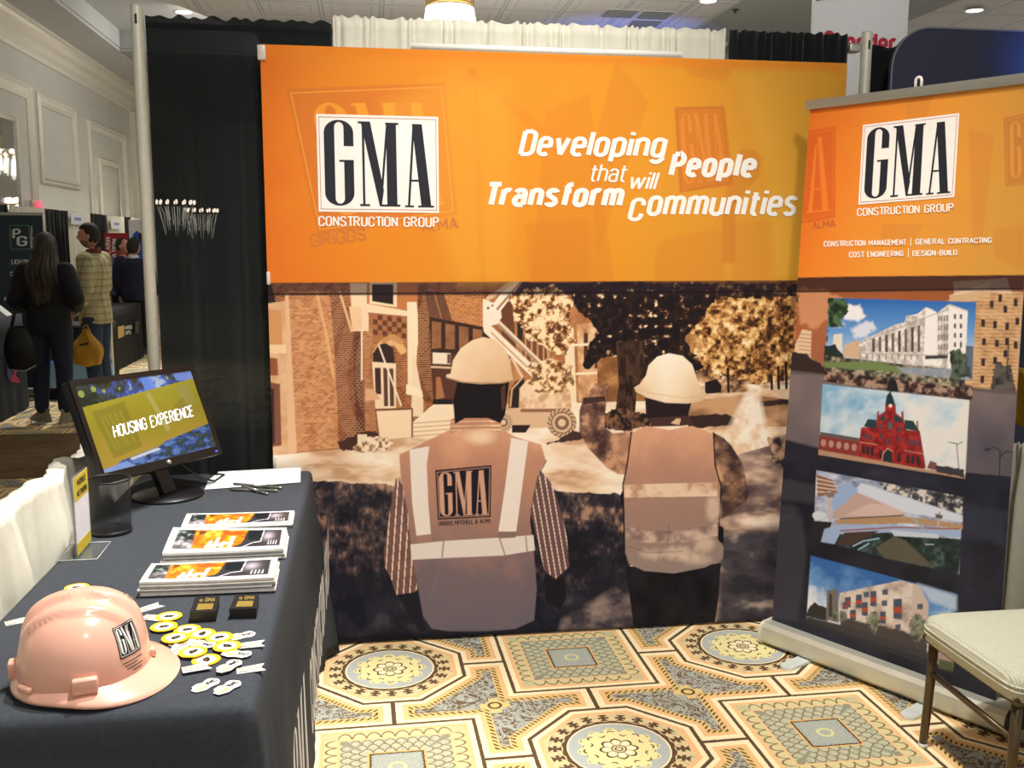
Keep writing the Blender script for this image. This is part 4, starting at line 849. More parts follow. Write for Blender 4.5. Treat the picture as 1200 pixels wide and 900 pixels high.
for x, y, h in ((990, 700, 12), (1003, 697, 16), (1020, 693, 18), (1047, 702, 24), (1010, 706, 16), (996, 715, 12), (1031, 717, 14), (987, 706, 8)):
    w = 7 if h < 20 else 10
    P([(x, y), (x+w, y-.6), (x+w, y+h), (x, y+h*.95)], (74, 84, 104)); P([(x, y+h*.4), (x+w, y+h*.38), (x+w, y+h*.7), (x, y+h*.66)], (178, 74, 50))
for x, y in ((1034, 691), (1012, 694), (1033, 704), (1049, 732), (1075, 708)): P([(x, y), (x+6.5, y-.8), (x+6.5, y+6), (x, y+6)], (84, 92, 112))
P([(984, 722), (1060, 740), (1086, 750), (1086, 772), (1040, 760), (984, 738)], (74, 66, 66), 1, 2, rag=2); P([(945, 722), (985, 732), (1050, 752), (1117, 775), (1117, 790), (945, 730)], (60, 58, 62), 1, 2); P([(945, 725), (990, 742), (1116, 782), (1116, 789), (945, 731)], (44, 46, 54)); P([(1088, 745), (1117, 752), (1117, 782), (1088, 776)], (176, 150, 144), 1, 2); P([(1100, 772), (1117, 776), (1117, 787), (1100, 783)], (86, 96, 66), 1, 2)
for x, y, r in ((1024, 728, 8), (1075, 735, 11), (988, 722, 5), (978, 720, 4)): R_.ell(x, y, r, r*1.5, lambda X, Y: ramp(fbm(X, Y, 4, 4, 68), [(.35, (70, 78, 66)), (.65, (140, 146, 124))]), .92, 2, rag=4, rs=5); R_.line([(x, y+r), (x, y+r*2.1)], 1.2, (80, 70, 66))
# the orange field above
P([(930, 100), (1215, 70), (1215, 322), (1000, 324), (930, 325.5)], lambda X, Y: ramp(np.clip((X-940)/260+(Y-120)/900+(fbm(X, Y, 70, 3, 69)-.5)*.3, 0, 1), [(0, (228, 112, 36)), (.3, (232, 132, 44)), (.65, (228, 148, 54)), (1, (212, 152, 64))]))
P([(948, 153), (979, 148), (979, 255), (940, 262)], (214, 96, 36), .8); R_.line([(949, 157), (976, 152), (976, 251), (942, 258)], .9, (232, 126, 50), .8); P([(958, 161), (963, 160), (971, 246), (964, 247)], (236, 128, 46)); P([(955, 170), (957.5, 170), (952, 248), (947, 249)], (236, 128, 46)); R_.line([(953, 222), (967, 220)], 1.6, (236, 128, 46)); R_.line([(945, 249), (973, 246)], 1.8, (236, 128, 46))
P([(1176, 138), (1215, 130), (1215, 214), (1178, 219)], (196, 122, 54), .8); R_.line([(1215, 133), (1179, 141), (1180, 216), (1215, 211)], .9, (216, 148, 70), .8); R_.logo([(1180, 140), (1235, 128), (1238, 206), (1181, 216)], (220, 150, 66))
for pl in ([(1060, 115), (1095, 105), (1085, 140), (1062, 140)], [(1135, 150), (1165, 160), (1150, 290), (1140, 290)], [(1035, 262), (1082, 262), (1070, 282), (1030, 280)], [(1165, 270), (1200, 262), (1200, 320), (1165, 300)]): P(pl, (206, 130, 56), .45, 4)
t = thing('banner_stand', 'pull-up banner stand with an orange head and four building photos', 'banner stand', (0, 0, 0))
def rmap(u, v):
    s, h = hap(rch, u, v)
    return np.stack([RA.x+RD.x*s+RU.x*h, RA.y+RD.y*s+RU.y*h, RU.z*h], 1)
R_.mesh('printed_panel', rmap, mat('printed_film', attr='print', rough=.45, spec=.35), t)
pb = M()
vsb = [ru(s, h, -.004) for s, h in rc]; pb.add(vsb+[ru(s, h, -.0015) for s, h in rc], [(0, 1, 2, 3), (7, 6, 5, 4), (0, 4, 5, 1), (1, 5, 6, 2), (2, 6, 7, 3), (3, 7, 4, 0)]); pb.build('film_back', mat('grey_film_back', (150, 150, 150)), t)
f = rul(.0012)
rlg = [(1011.5, 146.5), (1124.5, 132.5), (1118.5, 231), (1006, 240)]
pb = M(); pb.flat([hap(hom(UNIT, rlg), *p) for p in UNIT], f); lp = pb.build('logo_panel', white, t)
pb = M(); put_logo(pb, rlg, rul(.002)); pb.build('logo_lettering', navy, lp)
Hq = hom(UNIT, rlg); pb = M()
for a0, a1 in (((.02, .025), (.98, .031)), ((.02, .968), (.98, .975)), ((.02, .025), (.025, .975)), ((.975, .025), (.98, .975))):
    pb.flat([hap(Hq, *p) for p in ((a0[0], a0[1]), (a1[0], a0[1]), (a1[0], a1[1]), (a0[0], a1[1]))], rul(.0016))
pb.build('logo_border', redln, lp)
pb = M(); put_text(pb, 'CONSTRUCTION GROUP', [(1004.5, 243.5), (1118, 237.5), (1118, 248), (1004.5, 253.5)], f, .018); pb.build('company_lettering', white, t)
pb = M()
for tx, x0, x1, y0, y1 in (('CONSTRUCTION MANAGEMENT', 965.5, 1062.5, 282, 280), ('GENERAL CONTRACTING', 1073, 1162.5, 279.5, 277.7), ('COST ENGINEERING', 995, 1059, 294.7, 293.2), ('DESIGN-BUILD', 1069.5, 1122, 293.2, 292)):
    put_text(pb, tx, [(x0, y0), (x1, y1), (x1, y1+7), (x0, y0+7.2)], f, .03)
for x, y in ((1067.3, 279), (1064.3, 292.4)): pb.flat([(x, y-1), (x+.8, y-1), (x+.6, y+9), (x-.2, y+9)], f)
pb.build('services_lettering', white, t)
pb = M(); put_text(pb, 'ALMA', [(952, 260), (979.5, 256.5), (979.5, 265.5), (952, 268.5)], rul(.0008)); pb.build('faint_lettering', mat('faint_red_ink', (196, 100, 50), rough=.6), t)
# top rail, pole, base cassette, feet
def bar(name, sec, s0, s1, h0, mt, parent):
    b = M(); b.prism(sec, lambda a, h: ru(s0, h0)-RN*a+Vector((0, 0, h)), lambda a, h: ru(s1, h0)-RN*a+Vector((0, 0, h))); return sharp(b.build(name, mt, parent))
bar('top_rail', [(-.012, 0), (.010, 0), (.012, .012), (.009, .034), (-.009, .036), (-.012, .02)], .014, .90, 2.138, alum, t)
base = bar('base_cassette', [(-.07, .012), (.052, .012), (.062, .024), (.064, .05), (.058, .078), (.040, .092), (-.04, .094), (-.066, .07)], 0, .98, 0, mat('satin_base_metal', (206, 206, 190), rough=.32, metal=.45, var=.06, vscale=8), t)
bar('end_cap', [(-.075, .008), (.056, .008), (.068, .024), (.070, .05), (.062, .082), (.042, .097), (-.044, .099), (-.071, .07)], -.012, 0, 0, paleal, base)
bar('end_cap', [(-.075, .008), (.056, .008), (.068, .024), (.070, .05), (.062, .082), (.042, .097), (-.044, .099), (-.071, .07)], .98, .992, 0, mat('black_plastic', (26, 26, 28), rough=.45), base)
for s in (.20, .70):
    b = M(); o0 = RA+RD*s; pl = [(-.028, -.06), (.028, -.06), (.028, .16)]+[(.028*math.cos(a), .16+.028*math.sin(a)) for a in np.linspace(0, PI, 9)]+[(-.028, .16)]
    g = lambda x, y, z: o0+RD*x-RN*y+Vector((0, 0, z))
    b.prism(pl, lambda x, y: g(x, y, .001), lambda x, y: g(x, y, .011)); b.build('foot', mat('silver_foot_paint', (214, 220, 214), rough=.4, metal=.1), t)
M().tube([RA+RD*.46+RN*.03+Vector((0, 0, .08)), ru(.463, 2.17)+RN*.02], .011, 10).build('support_pole', alum, t)
b = M(); hk = ru(.452, 2.172)+RN*.004; b.tube([hk+RD*(.011-.011*math.cos(a))+Vector((0, 0, .022+.012*math.sin(a) if 0 < a < PI else 0)) for a in (0, .01, .5, 1, 1.57, 2.1, 2.6, 3.13, PI)], .005, 8); b.build('pole_hook', white, t)

# ================================================================== THE TABLE
TZ = .75
TL_, TR_, TN, TF = -.495, .150, -2.03, -.055
clothm = mat('black_table_cloth', (64, 68, 74), rough=.9, var=.10, vscale=90, spec=.15, bump=.06, bscale=600)
def cloth():
    """fitted cover: flat top, rounded edges, sides that fall to the floor with soft folds at the corners"""
    def outline(n=220):
        pts = []
        cs = [(TR_, TN), (TR_, TF), (TL_, TF), (TL_, TN)]
        per = [(cs[k], cs[(k+1) % 4]) for k in range(4)]
        for k, (a, b) in enumerate(per):
            m = 46 if k % 2 == 0 else 22
            for q in range(m): pts.append((a[0]+(b[0]-a[0])*q/m, a[1]+(b[1]-a[1])*q/m, k, q/m))
        return pts
    O = outline(); n = len(O); cx, cy = (TL_+TR_)/2, (TN+TF)/2
    nrm = [(1, 0), (0, 1), (-1, 0), (0, -1)]
    rows = []
    rings = [(0., .5), (0., .8), (-.012, .97)]
    vs = []
    for s in (.0, .5, .9): vs.append([(cx+(x-cx)*s, cy+(y-cy)*s, TZ) for x, y, k, q in O])
    for d, z in ((-.020, TZ-.0005), (-.008, TZ-.005), (-.001, TZ-.016), (.003, TZ-.04)):
        vs.append([(x+(d*nrm[k][0] if .0 < q else d*(nrm[k][0]+nrm[k-1][0])), y+(d*nrm[k][1] if 0 < q else d*(nrm[k][1]+nrm[k-1][1])), z) for x, y, k, q in O])
    for r in range(1, 15):
        t = r/14; z = TZ-.04-(TZ-.055)*t; ring = []
        for x, y, k, q in O:
            nx, ny = nrm[k]
            if q == 0: nx += nrm[k-1][0]; ny += nrm[k-1][1]
            dc = min(q, 1-q); L = 2.0 if k % 2 == 0 else .65
            cl = math.exp(-(dc*L/.10)**2); fold = math.sin(dc*L*46+k)*.020*t*math.exp(-dc*L/.35)
            sway = .012*t*math.sin(q*L*7+k*2)+(.022*t if k == 0 else .012*t)
            if k in (1, 2): sway *= .15; fold *= .15; cl *= .15
            out = .003+sway+fold+.05*t*cl-(.03*t*t*smoothstep(.05, .3, dc*L)*0 )
            ring.append((x+nx*out, y+ny*out, max(z, .012)))
        vs.append(ring)
    V = [p for r in vs for p in r]; F = []
    for r in range(len(vs)-1):
        for j in range(n): j2 = (j+1) % n; F.append((r*n+j, r*n+j2, (r+1)*n+j2, (r+1)*n+j))
    return V, F
t = thing('tablecloth', 'dark charcoal cloth falling to the floor over the booth table', 'tablecloth', (0, 0, 0))
V, F = cloth(); mb = M(); mb.add(V, F, True); tb = mb.build('cover', clothm, t); solidify(tb, .0015)
CLX = TR_+.035
def side(x, y, lift=0.): return (CLX+.012*(TZ-y)/TZ+lift, x, y)            # along the face of the cloth that looks into the booth
inkw = mat('white_cloth_print', (222, 222, 220), rough=.8)
mb = M(); H = [(-1.92, .62), (-1.46, .62), (-1.46, .20), (-1.92, .20)]; put_logo(mb, H, lambda x, y, l=0.: (CLX+.020+.012*(.75-y)+l, x, y)); mb.build('logo_lettering', inkw, t)
for w_, q0, q1 in (('CONSTRUCTION', -1.36, -.56), ('GROUP', -.46, -.10)):
    mb = M(); put_text(mb, w_, [(q0, .54), (q1, .54), (q1, .32), (q0, .32)], lambda x, y, l=0.: (CLX+.022+.012*(.75-y)+l, x, y), .03); mb.build('company_lettering', inkw, t)

# ---- white low drape beside the table
def lowdrape():
    rr = random.Random(9)
    def fn(u, v):
        y = .0-2.4*u; a = 2*PI*13*(u+.016*math.sin(9*u)+.01*math.sin(23*u))
        s = (v-.5)*2                                       # -1 outer hem, 0 over the rail, 1 inner hem
        drop = abs(s); z = .925-.90*max(0, drop-.035)/.965
        f = math.sin(a*.7)+.45*math.sin(1.7*a+1)
        out = .004*math.sin(a*3.1+3*drop)+(.022+.024*smoothstep(0, .3, drop)*(1+.8*f)) if drop > .001 else 0
        x = -.592+math.copysign(out, s) if s else -.592
        x += .012*math.sin(a*.5)*(1-drop)
        if drop < .10: z += (.010*math.sin(a*.62+1)+.005*math.sin(a*1.3))*(1-drop/.10)
        return (x, y, max(z, .012))
    return M().grid(260, 61, fn)
o = lowdrape().build('drape', whitedrape); solidify(o, .002); tag(o, 'low white drape over the side rail behind the table and monitor', 'drape')

# ---- pink hard hat
pinkm = mat('glossy_pink_plastic', (242, 184, 160), rough=.22, var=.02, vscale=4, spec=.5, coat=.3)
hc = at_z(101, 792, TZ+.004); HAT = (hc.x, hc.y, TZ+.001)
hz = math.radians(5)
t = thing('hard_hat', 'pink hard hat with a square black and white logo sticker on its front', 'hard hat', HAT, hz)
HA, HB, HH = .125, .134, .150          # half length, half width, height
def hat_r(phi):                        # outline of the shell at its base; 0 is the front
    return 1/math.sqrt((math.cos(phi)/HA)**2+(math.sin(phi)/HB)**2)
def hat_p(phi, q, off=0.):             # q: 0 at the crown, 1 at the base
    r = hat_r(phi)*(q**.78 if q < 1 else 1)*(1-.03*q*0); ang = q*PI/2
    r = hat_r(phi)*math.sin(ang)**.86; z = .022+HH*math.cos(ang)**.82 if q < 1 else .022
    x, y = r*math.cos(phi), r*math.sin(phi)
    rid = 0.
    for cy0, w, hgt in ((0, .022, .015), (.056, .015, .009), (-.056, .015, .009)):
        rid = max(rid, hgt*smoothstep(1, .45, abs(y-cy0*(1-.25*abs(x)/HA))/w))
    rid *= smoothstep(.98, .55, q)*smoothstep(.13, .08, abs(x-.0))
    n = Vector((x/HA**2, y/HB**2, max(z-.022, .001)/HH**2)).normalized()
    p = Vector((x, y, z))+n*(rid+off)
    return p
mb = M(); mb.grid(72, 26, lambda u, v: hat_p(2*PI*u, .012+.988*v), True); mb.f.append(tuple(range(71, -1, -1))); mb.sm.append(True); mb.mi.append(0)
sh = mb.build('shell', pinkm, t)
def brim_p(u, v):
    phi = 2*PI*u; c = math.cos(phi); r0 = hat_r(phi)
    lip = .012+.044*smoothstep(-.35, .85, c); lip2 = lip
    prof = [(-.004, .030), (.002, .024), (.35, .021), (.85, .017), (1.0, .012), (1.0, .008), (.85, .009), (.3, .014), (-.01, .016)]
    f, z = prof[min(int(round(v*8)), 8)]
    zz = z-.012*max(0, c)*max(0, f)-.004*max(0, f)
    rr = r0+lip2*f if f > .01 else r0+f
    return (rr*math.cos(phi), rr*math.sin(phi), max(zz+.004, .0015))
mb = M(); mb.grid(72, 9, brim_p, True); mb.build('brim', pinkm, t)
def slot(name, phi, w, h, dpt, zc):
    p = hat_p(phi, 1.); n = Vector((math.cos(phi)/HA, math.sin(phi)/HB, 0)).normalized(); tt = Vector((-n.y, n.x, 0))
    R = Matrix((tt, n, Vector((0, 0, 1)))).transposed()
    b = M(); b.box(Vector((p.x, p.y, zc))+n*(dpt*.2), (w, dpt, h), R, bev=.004); b.build(name, pinkm, t)
slot('accessory_slot', math.radians(-80), .046, .030, .018, .042); slot('accessory_slot', math.radians(80), .046, .030, .018, .042)
slot('rear_clip', math.radians(-132), .036, .013, .016, .030); slot('rear_clip', math.radians(-172), .03, .034, .02, .04); slot('rear_clip', math.radians(132), .036, .013, .016, .030)
slot('visor_block', math.radians(8), .022, .018, .014, .036)
def hatsurf(phi0, q0, w, h):
    def f(x, y, lift=0.):               # x, y in the unit square, y down
        return hat_p(phi0+(x-.5)*w, q0+(y-.5)*h, .0012+lift)
    return f
hf = hatsurf(math.radians(-36), .69, .46, .29)
def patch(mb, f, x0, y0, x1, y1, n=6, l=0.): mb.grid(n, n, lambda u, v: f(x0+(x1-x0)*u, y0+(y1-y0)*v, l))
st_k = mat('black_sticker', (26, 20, 20), rough=.4); st_w = mat('white_sticker', (240, 236, 228), rough=.4)
K = Sheet(180, 180, [(0, 0), (300, 0), (300, 300), (0, 300)], (24, 18, 18))
K.line([(14, 14), (286, 14), (286, 286), (14, 286), (14, 14)], 6, (236, 230, 222), soft=3); K.logo([(10, 10), (290, 10), (290, 290), (10, 290)], (244, 240, 232), soft=3)
stk = K.mesh('sticker', lambda u, v: np.array([hf(a, b) for a, b in zip(u, v)]), mat('printed_sticker', attr='print', rough=.35), t)
hf2 = hatsurf(math.radians(-36), .69, .46, .29)
mb = M()
for k, (xa, xb) in enumerate(((.05, .98), (.12, .70), (.20, .95), (.45, .9))): patch(mb, hf2, xa, 1.14+k*.085, xb, 1.165+k*.085, 5)
mb.build('sticker_lettering', st_k, t)
hf3 = hatsurf(math.radians(12), .40, .30, .09); mb = M()
mb.tube([hf3(.5+.5*math.cos(a), .5+.5*math.sin(a), .001) for a in np.linspace(0, 2*PI, 24, endpoint=False)], .0012, 6, closed=True); mb.build('moulded_emblem', mat('grey_emblem', (150, 140, 136), rough=.4), t)

# ---- monitor
blackpl = mat('black_plastic', (26, 26, 28), rough=.45)
glossb = mat('glossy_black_plastic', (14, 14, 16), rough=.4)
MC = Vector((-.352, -.461, 1.032)); my, mt_, mw, mh, mr = 1.057, .385, .573, .338, -.035
r_ = Vector((math.cos(my), math.sin(my), 0)); n_ = Vector((math.sin(my), -math.cos(my), 0)); u_ = Vector((0, 0, 1))*math.cos(mt_)-n_*math.sin(mt_)
r_, u_ = r_*math.cos(mr)+u_*math.sin(mr), u_*math.cos(mr)-r_*math.sin(mr); n_ = r_.cross(u_).normalized()
MR = Matrix((r_, u_, n_)).transposed()
t = thing('monitor', 'black computer monitor showing an olive slide about housing', 'monitor', (-.33, -.43, TZ+.001))
MT = Vector((-.33, -.43, TZ+.001))
def mpt(x, y, z=0.): return MC+r_*x+u_*y+n_*z-MT
mb = M(); mb.box(mpt(0, 0, -.020), (mw, mh, .032), MR, bev=.006); mb.box(mpt(0, 0, -.042), (mw*.7, mh*.6, .03), MR, bev=.01); mb.build('housing', blackpl, t)
mb = M()
bz = [(-mw/2, mh/2), (mw/2, mh/2), (mw/2, -mh/2), (-mw/2, -mh/2)]; sw, s1, s0 = mw/2-.018, mh/2-.018, -mh/2+.030
bi = [(-sw, s1), (sw, s1), (sw, s0), (-sw, s0)]
vs = [mpt(x, y, .0035) for x, y in bz]+[mpt(x, y, .0035) for x, y in bi]+[mpt(x, y, -.006) for x, y in bz]+[mpt(x, y, -.001) for x, y in bi]
mb.add(vs, [(k, (k+1) % 4, 4+(k+1) % 4, 4+k) for k in range(4)]+[(8+k, 8+(k+1) % 4, (k+1) % 4, k) for k in range(4)]+[(4+k, 4+(k+1) % 4, 12+(k+1) % 4, 12+k) for k in range(4)])
mb.build('bezel', glossb, t)
mq = [project(mpt(x, y)+MT) for x, y in bi]
D = Sheet(220, 140, [(0, 0), (1000, 0), (1000, 600), (0, 600)], (150, 140, 40)); P = D.poly
P([(0, 0), (1000, 0), (1000, 90), (0, 150)], lambda X, Y: ramp(fbm(X, Y, 60, 4, 80)+(X-300)/2600, [(.25, (32, 46, 40)), (.5, (56, 70, 60)), (.7, (60, 92, 190)), (.85, (170, 190, 220))]))
for x, y, r in ((30, 60, 24), (130, 40, 20), (205, 62, 14), (330, 60, 9), (420, 70, 12), (610, 65, 12), (760, 30, 14)): D.ell(x, y, r, r, (150, 168, 90), .9)
P([(520, 0), (610, 0), (640, 90), (540, 110)], (110, 150, 240), .8, 8); P([(820, 0), (1000, 0), (1000, 80), (840, 60)], (120, 150, 225), .9, 10)
P([(0, 150), (1000, 60), (1000, 470), (700, 540), (0, 600)], lambda X, Y: ramp(np.clip(Y/600+(fbm(X, Y, 200, 3, 81)-.5)*.4, 0, 1), [(0, (166, 160, 52)), (.5, (152, 140, 44)), (1, (176, 146, 62))]))
P([(60, 190), (330, 150), (360, 480), (110, 520)], (128, 122, 44), .7, 3); D.logo([(90, 215), (310, 180), (335, 450), (130, 490)], (152, 144, 52), .9)
P([(530, 130), (560, 110), (640, 400), (600, 420)], (186, 180, 120), .5, 12); P([(800, 110), (930, 90), (960, 250), (840, 280)], (150, 150, 96), .45, 14); P([(730, 240), (840, 190), (870, 330), (760, 360)], (130, 118, 44), .5, 10)
P([(150, 545), (500, 505), (560, 480), (1000, 420), (1000, 600), (60, 600)], lambda X, Y: ramp(fbm(X, Y*2, 60, 4, 82)+(X-700)/4000, [(.3, (96, 130, 190)), (.5, (56, 84, 150)), (.62, (36, 56, 52)), (.75, (70, 90, 80))]))
P([(230, 540), (480, 512), (500, 530), (240, 556)], (206, 214, 226), .9, 3); P([(0, 575), (200, 556), (260, 600), (0, 600)], (130, 160, 220), .9, 5)
scr = mat('lit_screen', attr='print', rough=.2, emit=.5, spec=.3, gain=.46)
D.mesh('screen', lambda u, v: np.stack([np.array([mpt(bi[0][0]+(bi[1][0]-bi[0][0])*a, bi[0][1]+(bi[3][1]-bi[0][1])*b, .0002)]).ravel() for a, b in zip(u, v)]), scr, t)
def scrf(x, y, l=0.): return mpt(bi[0][0]+(bi[1][0]-bi[0][0])*x/1000, bi[0][1]+(bi[3][1]-bi[0][1])*y/600, .0008+l)
hs = hom(mq, [(0, 0), (1000, 0), (1000, 600), (0, 600)])
mb = M(); put_text(mb, 'HOUSING EXPERIENCE', [hap(hs, *q) for q in ((131, 498.5), (223.5, 474.5), (226.5, 488), (134, 513.5))], scrf, .0); mb.build('screen_lettering', mat('lit_white_text', (235, 238, 245), emit=.7), t)
mb = M(); mb.ball(mpt(0.01, -mh/2+.015, .004), (.009, .009, .009)); mb.build('maker_badge', alum, t)
mb = M(); mb.box(mpt(mw/2-.03, -mh/2+.012, .004), (.012, .004, .002), MR); mb.build('power_light', mat('blue_power_light', (60, 80, 255), emit=2.5), t)
mb = M(); mb.lathe([(.0, .0), (.118, .0), (.12, .004), (.117, .010), (.05, .016), (0.001, .018)], (0.01, .03, 0), 40, cap=False); mb.build('stand_base', glossb, t)
nk0 = Vector((.01, .03, .012)); nk1 = mpt(0, -.03, -.055)
mb = M(); mb.prism([(-.028, -.014), (.028, -.014), (.028, .014), (-.028, .014)], lambda a, b: nk0+r_*a*1.1-Vector((n_.x, n_.y, 0))*b, lambda a, b: nk1+r_*a-Vector((n_.x, n_.y, 0))*b); mb.build('stand_neck', blackpl, t)
mb = M(); p0 = mpt(.06, -.12, -.045); mb.tube([p0, p0+Vector((.03, .05, -.04)), Vector((.10, .16, .03)), Vector((.14, .2, .007)), Vector((.16, .30, .006)), Vector((.1, .34, .006))], .004, 8); mb.build('cable', blackpl, t)

# ---- wire mesh pencil cup
meshm = bpy.data.materials.new('black_wire_mesh'); meshm.use_nodes = True; nt = meshm.node_tree; bs = nt.nodes['Principled BSDF']
bs.inputs['Base Color'].default_value = (.01, .012, .014, 1); bs.inputs['Roughness'].default_value = .45
tcn = nt.nodes.new('ShaderNodeTexCoord'); ck = nt.nodes.new('ShaderNodeTexChecker'); ck.inputs['Scale'].default_value = 3
E.nt = nt; sp = nt.nodes.new('ShaderNodeSeparateXYZ'); nt.links.new(tcn.outputs['Object'], sp.inputs[0])
an = E._op('ARCTAN2', E(sp.outputs[1]), E(sp.outputs[0])); zz = E(sp.outputs[2])*(1/.0042)
hole = (eabs(efr(an*(96/(2*PI))+zz*.5)-.5) < .37) & (eabs(efr(an*(96/(2*PI))-zz*.5)-.5) < .37)
nt.links.new((1.-hole).v, bs.inputs['Alpha'])
cp = at_z(130.5, 624, TZ); t = thing('pencil_cup', 'empty black wire mesh pencil cup in front of the monitor', 'pencil cup', (cp.x, cp.y-.0, TZ))
mb = M(); mb.lathe([(.0585, .006), (.062, .165)], n=64, cap=False); mb.build('mesh_wall', meshm, t)
mb = M(); mb.tube([(.0625*math.cos(a), .0625*math.sin(a), .166) for a in np.linspace(0, 2*PI, 40, endpoint=False)], .0034, 8, closed=True); mb.build('rim', blackpl, t)
mb = M(); mb.lathe([(.0605, .001), (.0605, .012), (.058, .014)], n=40); mb.build('base', blackpl, t)

# ---- acrylic sign holder with a card
acr = mat('clear_acrylic', (232, 240, 240), rough=.05, trans=.92, var=.0, alpha=.45)
a0 = at_z(90, 657, TZ); a1 = at_z(106.5, 637.5, TZ); dv = Vector((a1.x-a0.x, a1.y-a0.y, 0)); LW = dv.length; dv.normalize(); dn = Vector((-dv.y, dv.x, 0))
if dn.x > 0: dn = -dn
t = thing('sign_holder', 'clear acrylic sign holder with a yellow and white card beside the cup', 'sign holder', (a0.x, a0.y, TZ))
SHH = .235
g = lambda x, z, o=0.: dv*x+Vector((0, 0, z))-dn*o
mb = M(); mb.prism([(0, .004), (LW, .004), (LW, SHH-.01), (LW-.01, SHH), (.01, SHH), (0, SHH-.01)], lambda x, z: g(x, z, -.003), lambda x, z: g(x, z, .001)); mb.build('acrylic_panel', acr, t)
mb = M(); mb.prism([(-.005, -.055), (LW+.004, -.055), (LW+.004, .055), (-.005, .055)], lambda x, y: dv*x+dn*y+Vector((0, 0, .001)), lambda x, y: dv*x+dn*y+Vector((0, 0, .004))); mb.build('acrylic_base', acr, t)
mb = M(); fr = .0012
for pa, pb_ in (((-.005, -.055), (LW+.004, -.055)), ((LW+.004, -.055), (LW+.004, .055)), ((LW+.004, .055), (-.005, .055)), ((-.005, .055), (-.005, -.055))): mb.tube([dv*pa[0]+dn*pa[1]+Vector((0, 0, .004)), dv*pb_[0]+dn*pb_[1]+Vector((0, 0, .004))], .0009, 6)
mb.build('base_edge', mat('bright_acrylic_edge', (214, 222, 222), rough=.2), t)
def card(name, z0, z1, mt2, o=.0022, x0=.004, x1=None, par=None):
    b = M(); x1 = LW-.004 if x1 is None else x1; b.prism([(x0, z0), (x1, z0), (x1, z1), (x0, z1)], lambda x, z: g(x, z, o), lambda x, z: g(x, z, o+.0005)); return b.build(name, mt2, par or t)
cd = card('card', .012, SHH-.004, mat('white_card', (232, 230, 236), rough=.6)); yl = mat('yellow_card', (206, 184, 50), rough=.6)
card('card_band', SHH-.072, SHH-.004, yl, .0028, par=cd); card('card_band', .012, .045, yl, .0028, par=cd)
mb = M(); kk = lambda x, y, l=0.: g(x, y, .0036+l)
put_text(mb, 'MOBILE', [(.035, SHH-.014), (LW-.03, SHH-.014), (LW-.03, SHH-.034), (.035, SHH-.034)], kk, .05); put_text(mb, 'NETWORK', [(.03, SHH-.045), (LW-.02, SHH-.045), (LW-.02, SHH-.064), (.03, SHH-.064)], kk, .05); mb.build('card_lettering', mat('dark_card_ink', (60, 56, 26)), cd)

# ---- paper and pens
paperm = mat('white_paper', (240, 240, 242), rough=.6, var=.02)
def sheet_of_paper(quad, z, label, group, i):
    c = [at_z(x, y, z) for x, y in quad]; cx = sum(p.x for p in c)/4; cy = sum(p.y for p in c)/4
    o = M().prism([(p.x-cx, p.y-cy) for p in c], lambda x, y: (x, y, 0), lambda x, y: (x, y, .0012)).build('sheet_of_paper', paperm)
    o.location = (cx, cy, z); return tag(o, label, 'paper', group)
sheet_of_paper([(244, 563), (256, 553.5), (268, 572), (240, 573.5)], TZ+.001, 'sheet of white paper poking out under the paper by the monitor', None, 0)
sheet_of_paper([(256, 553), (352.7, 548), (352, 565.3), (250, 573)], TZ+.004, 'white sheet of paper lying by the monitor with pens on it', None, 1)
penm = mat('silver_pen_barrel', (150, 150, 140), rough=.3, metal=.6)
pend = mat('dark_pen_grip', (50, 52, 52), rough=.4)
def pen(p, q, z, label, z2=None):
    a = at_z(*p, z); b = at_z(*q, z2 or z); t = thing('pen', label, 'pen', a); d = b-a; L = d.length; d.normalize()
    M().tube([d*L*.10, d*L*.62], .0048, 10).build('barrel', penm, t)
    M().tube([d*0, d*L*.03, d*L*.10], [.0012, .0036, .0048], 10).build('tip', pend, t)
    M().tube([d*L*.62, d*L*.94, d*L], [.005, .005, .0042], 10).build('cap', penm, t)
    M().tube([d*L*.70+Vector((0, 0, .0075)), d*L*.96+Vector((0, 0, .0065))], .0013, 6).build('clip', pend, t)
pen((272.7, 566.7), (330.7, 571.8), TZ+.011, 'silver pen lying half on the white paper, uppermost of three pens', TZ+.007)
pen((268.7, 573.6), (326, 575), TZ+.0065, 'silver pen lying flat along the near edge of the white paper')
pen((283, 569), (314, 579), TZ+.0165, 'silver pen slanting across two other pens by the paper', TZ+.0055)

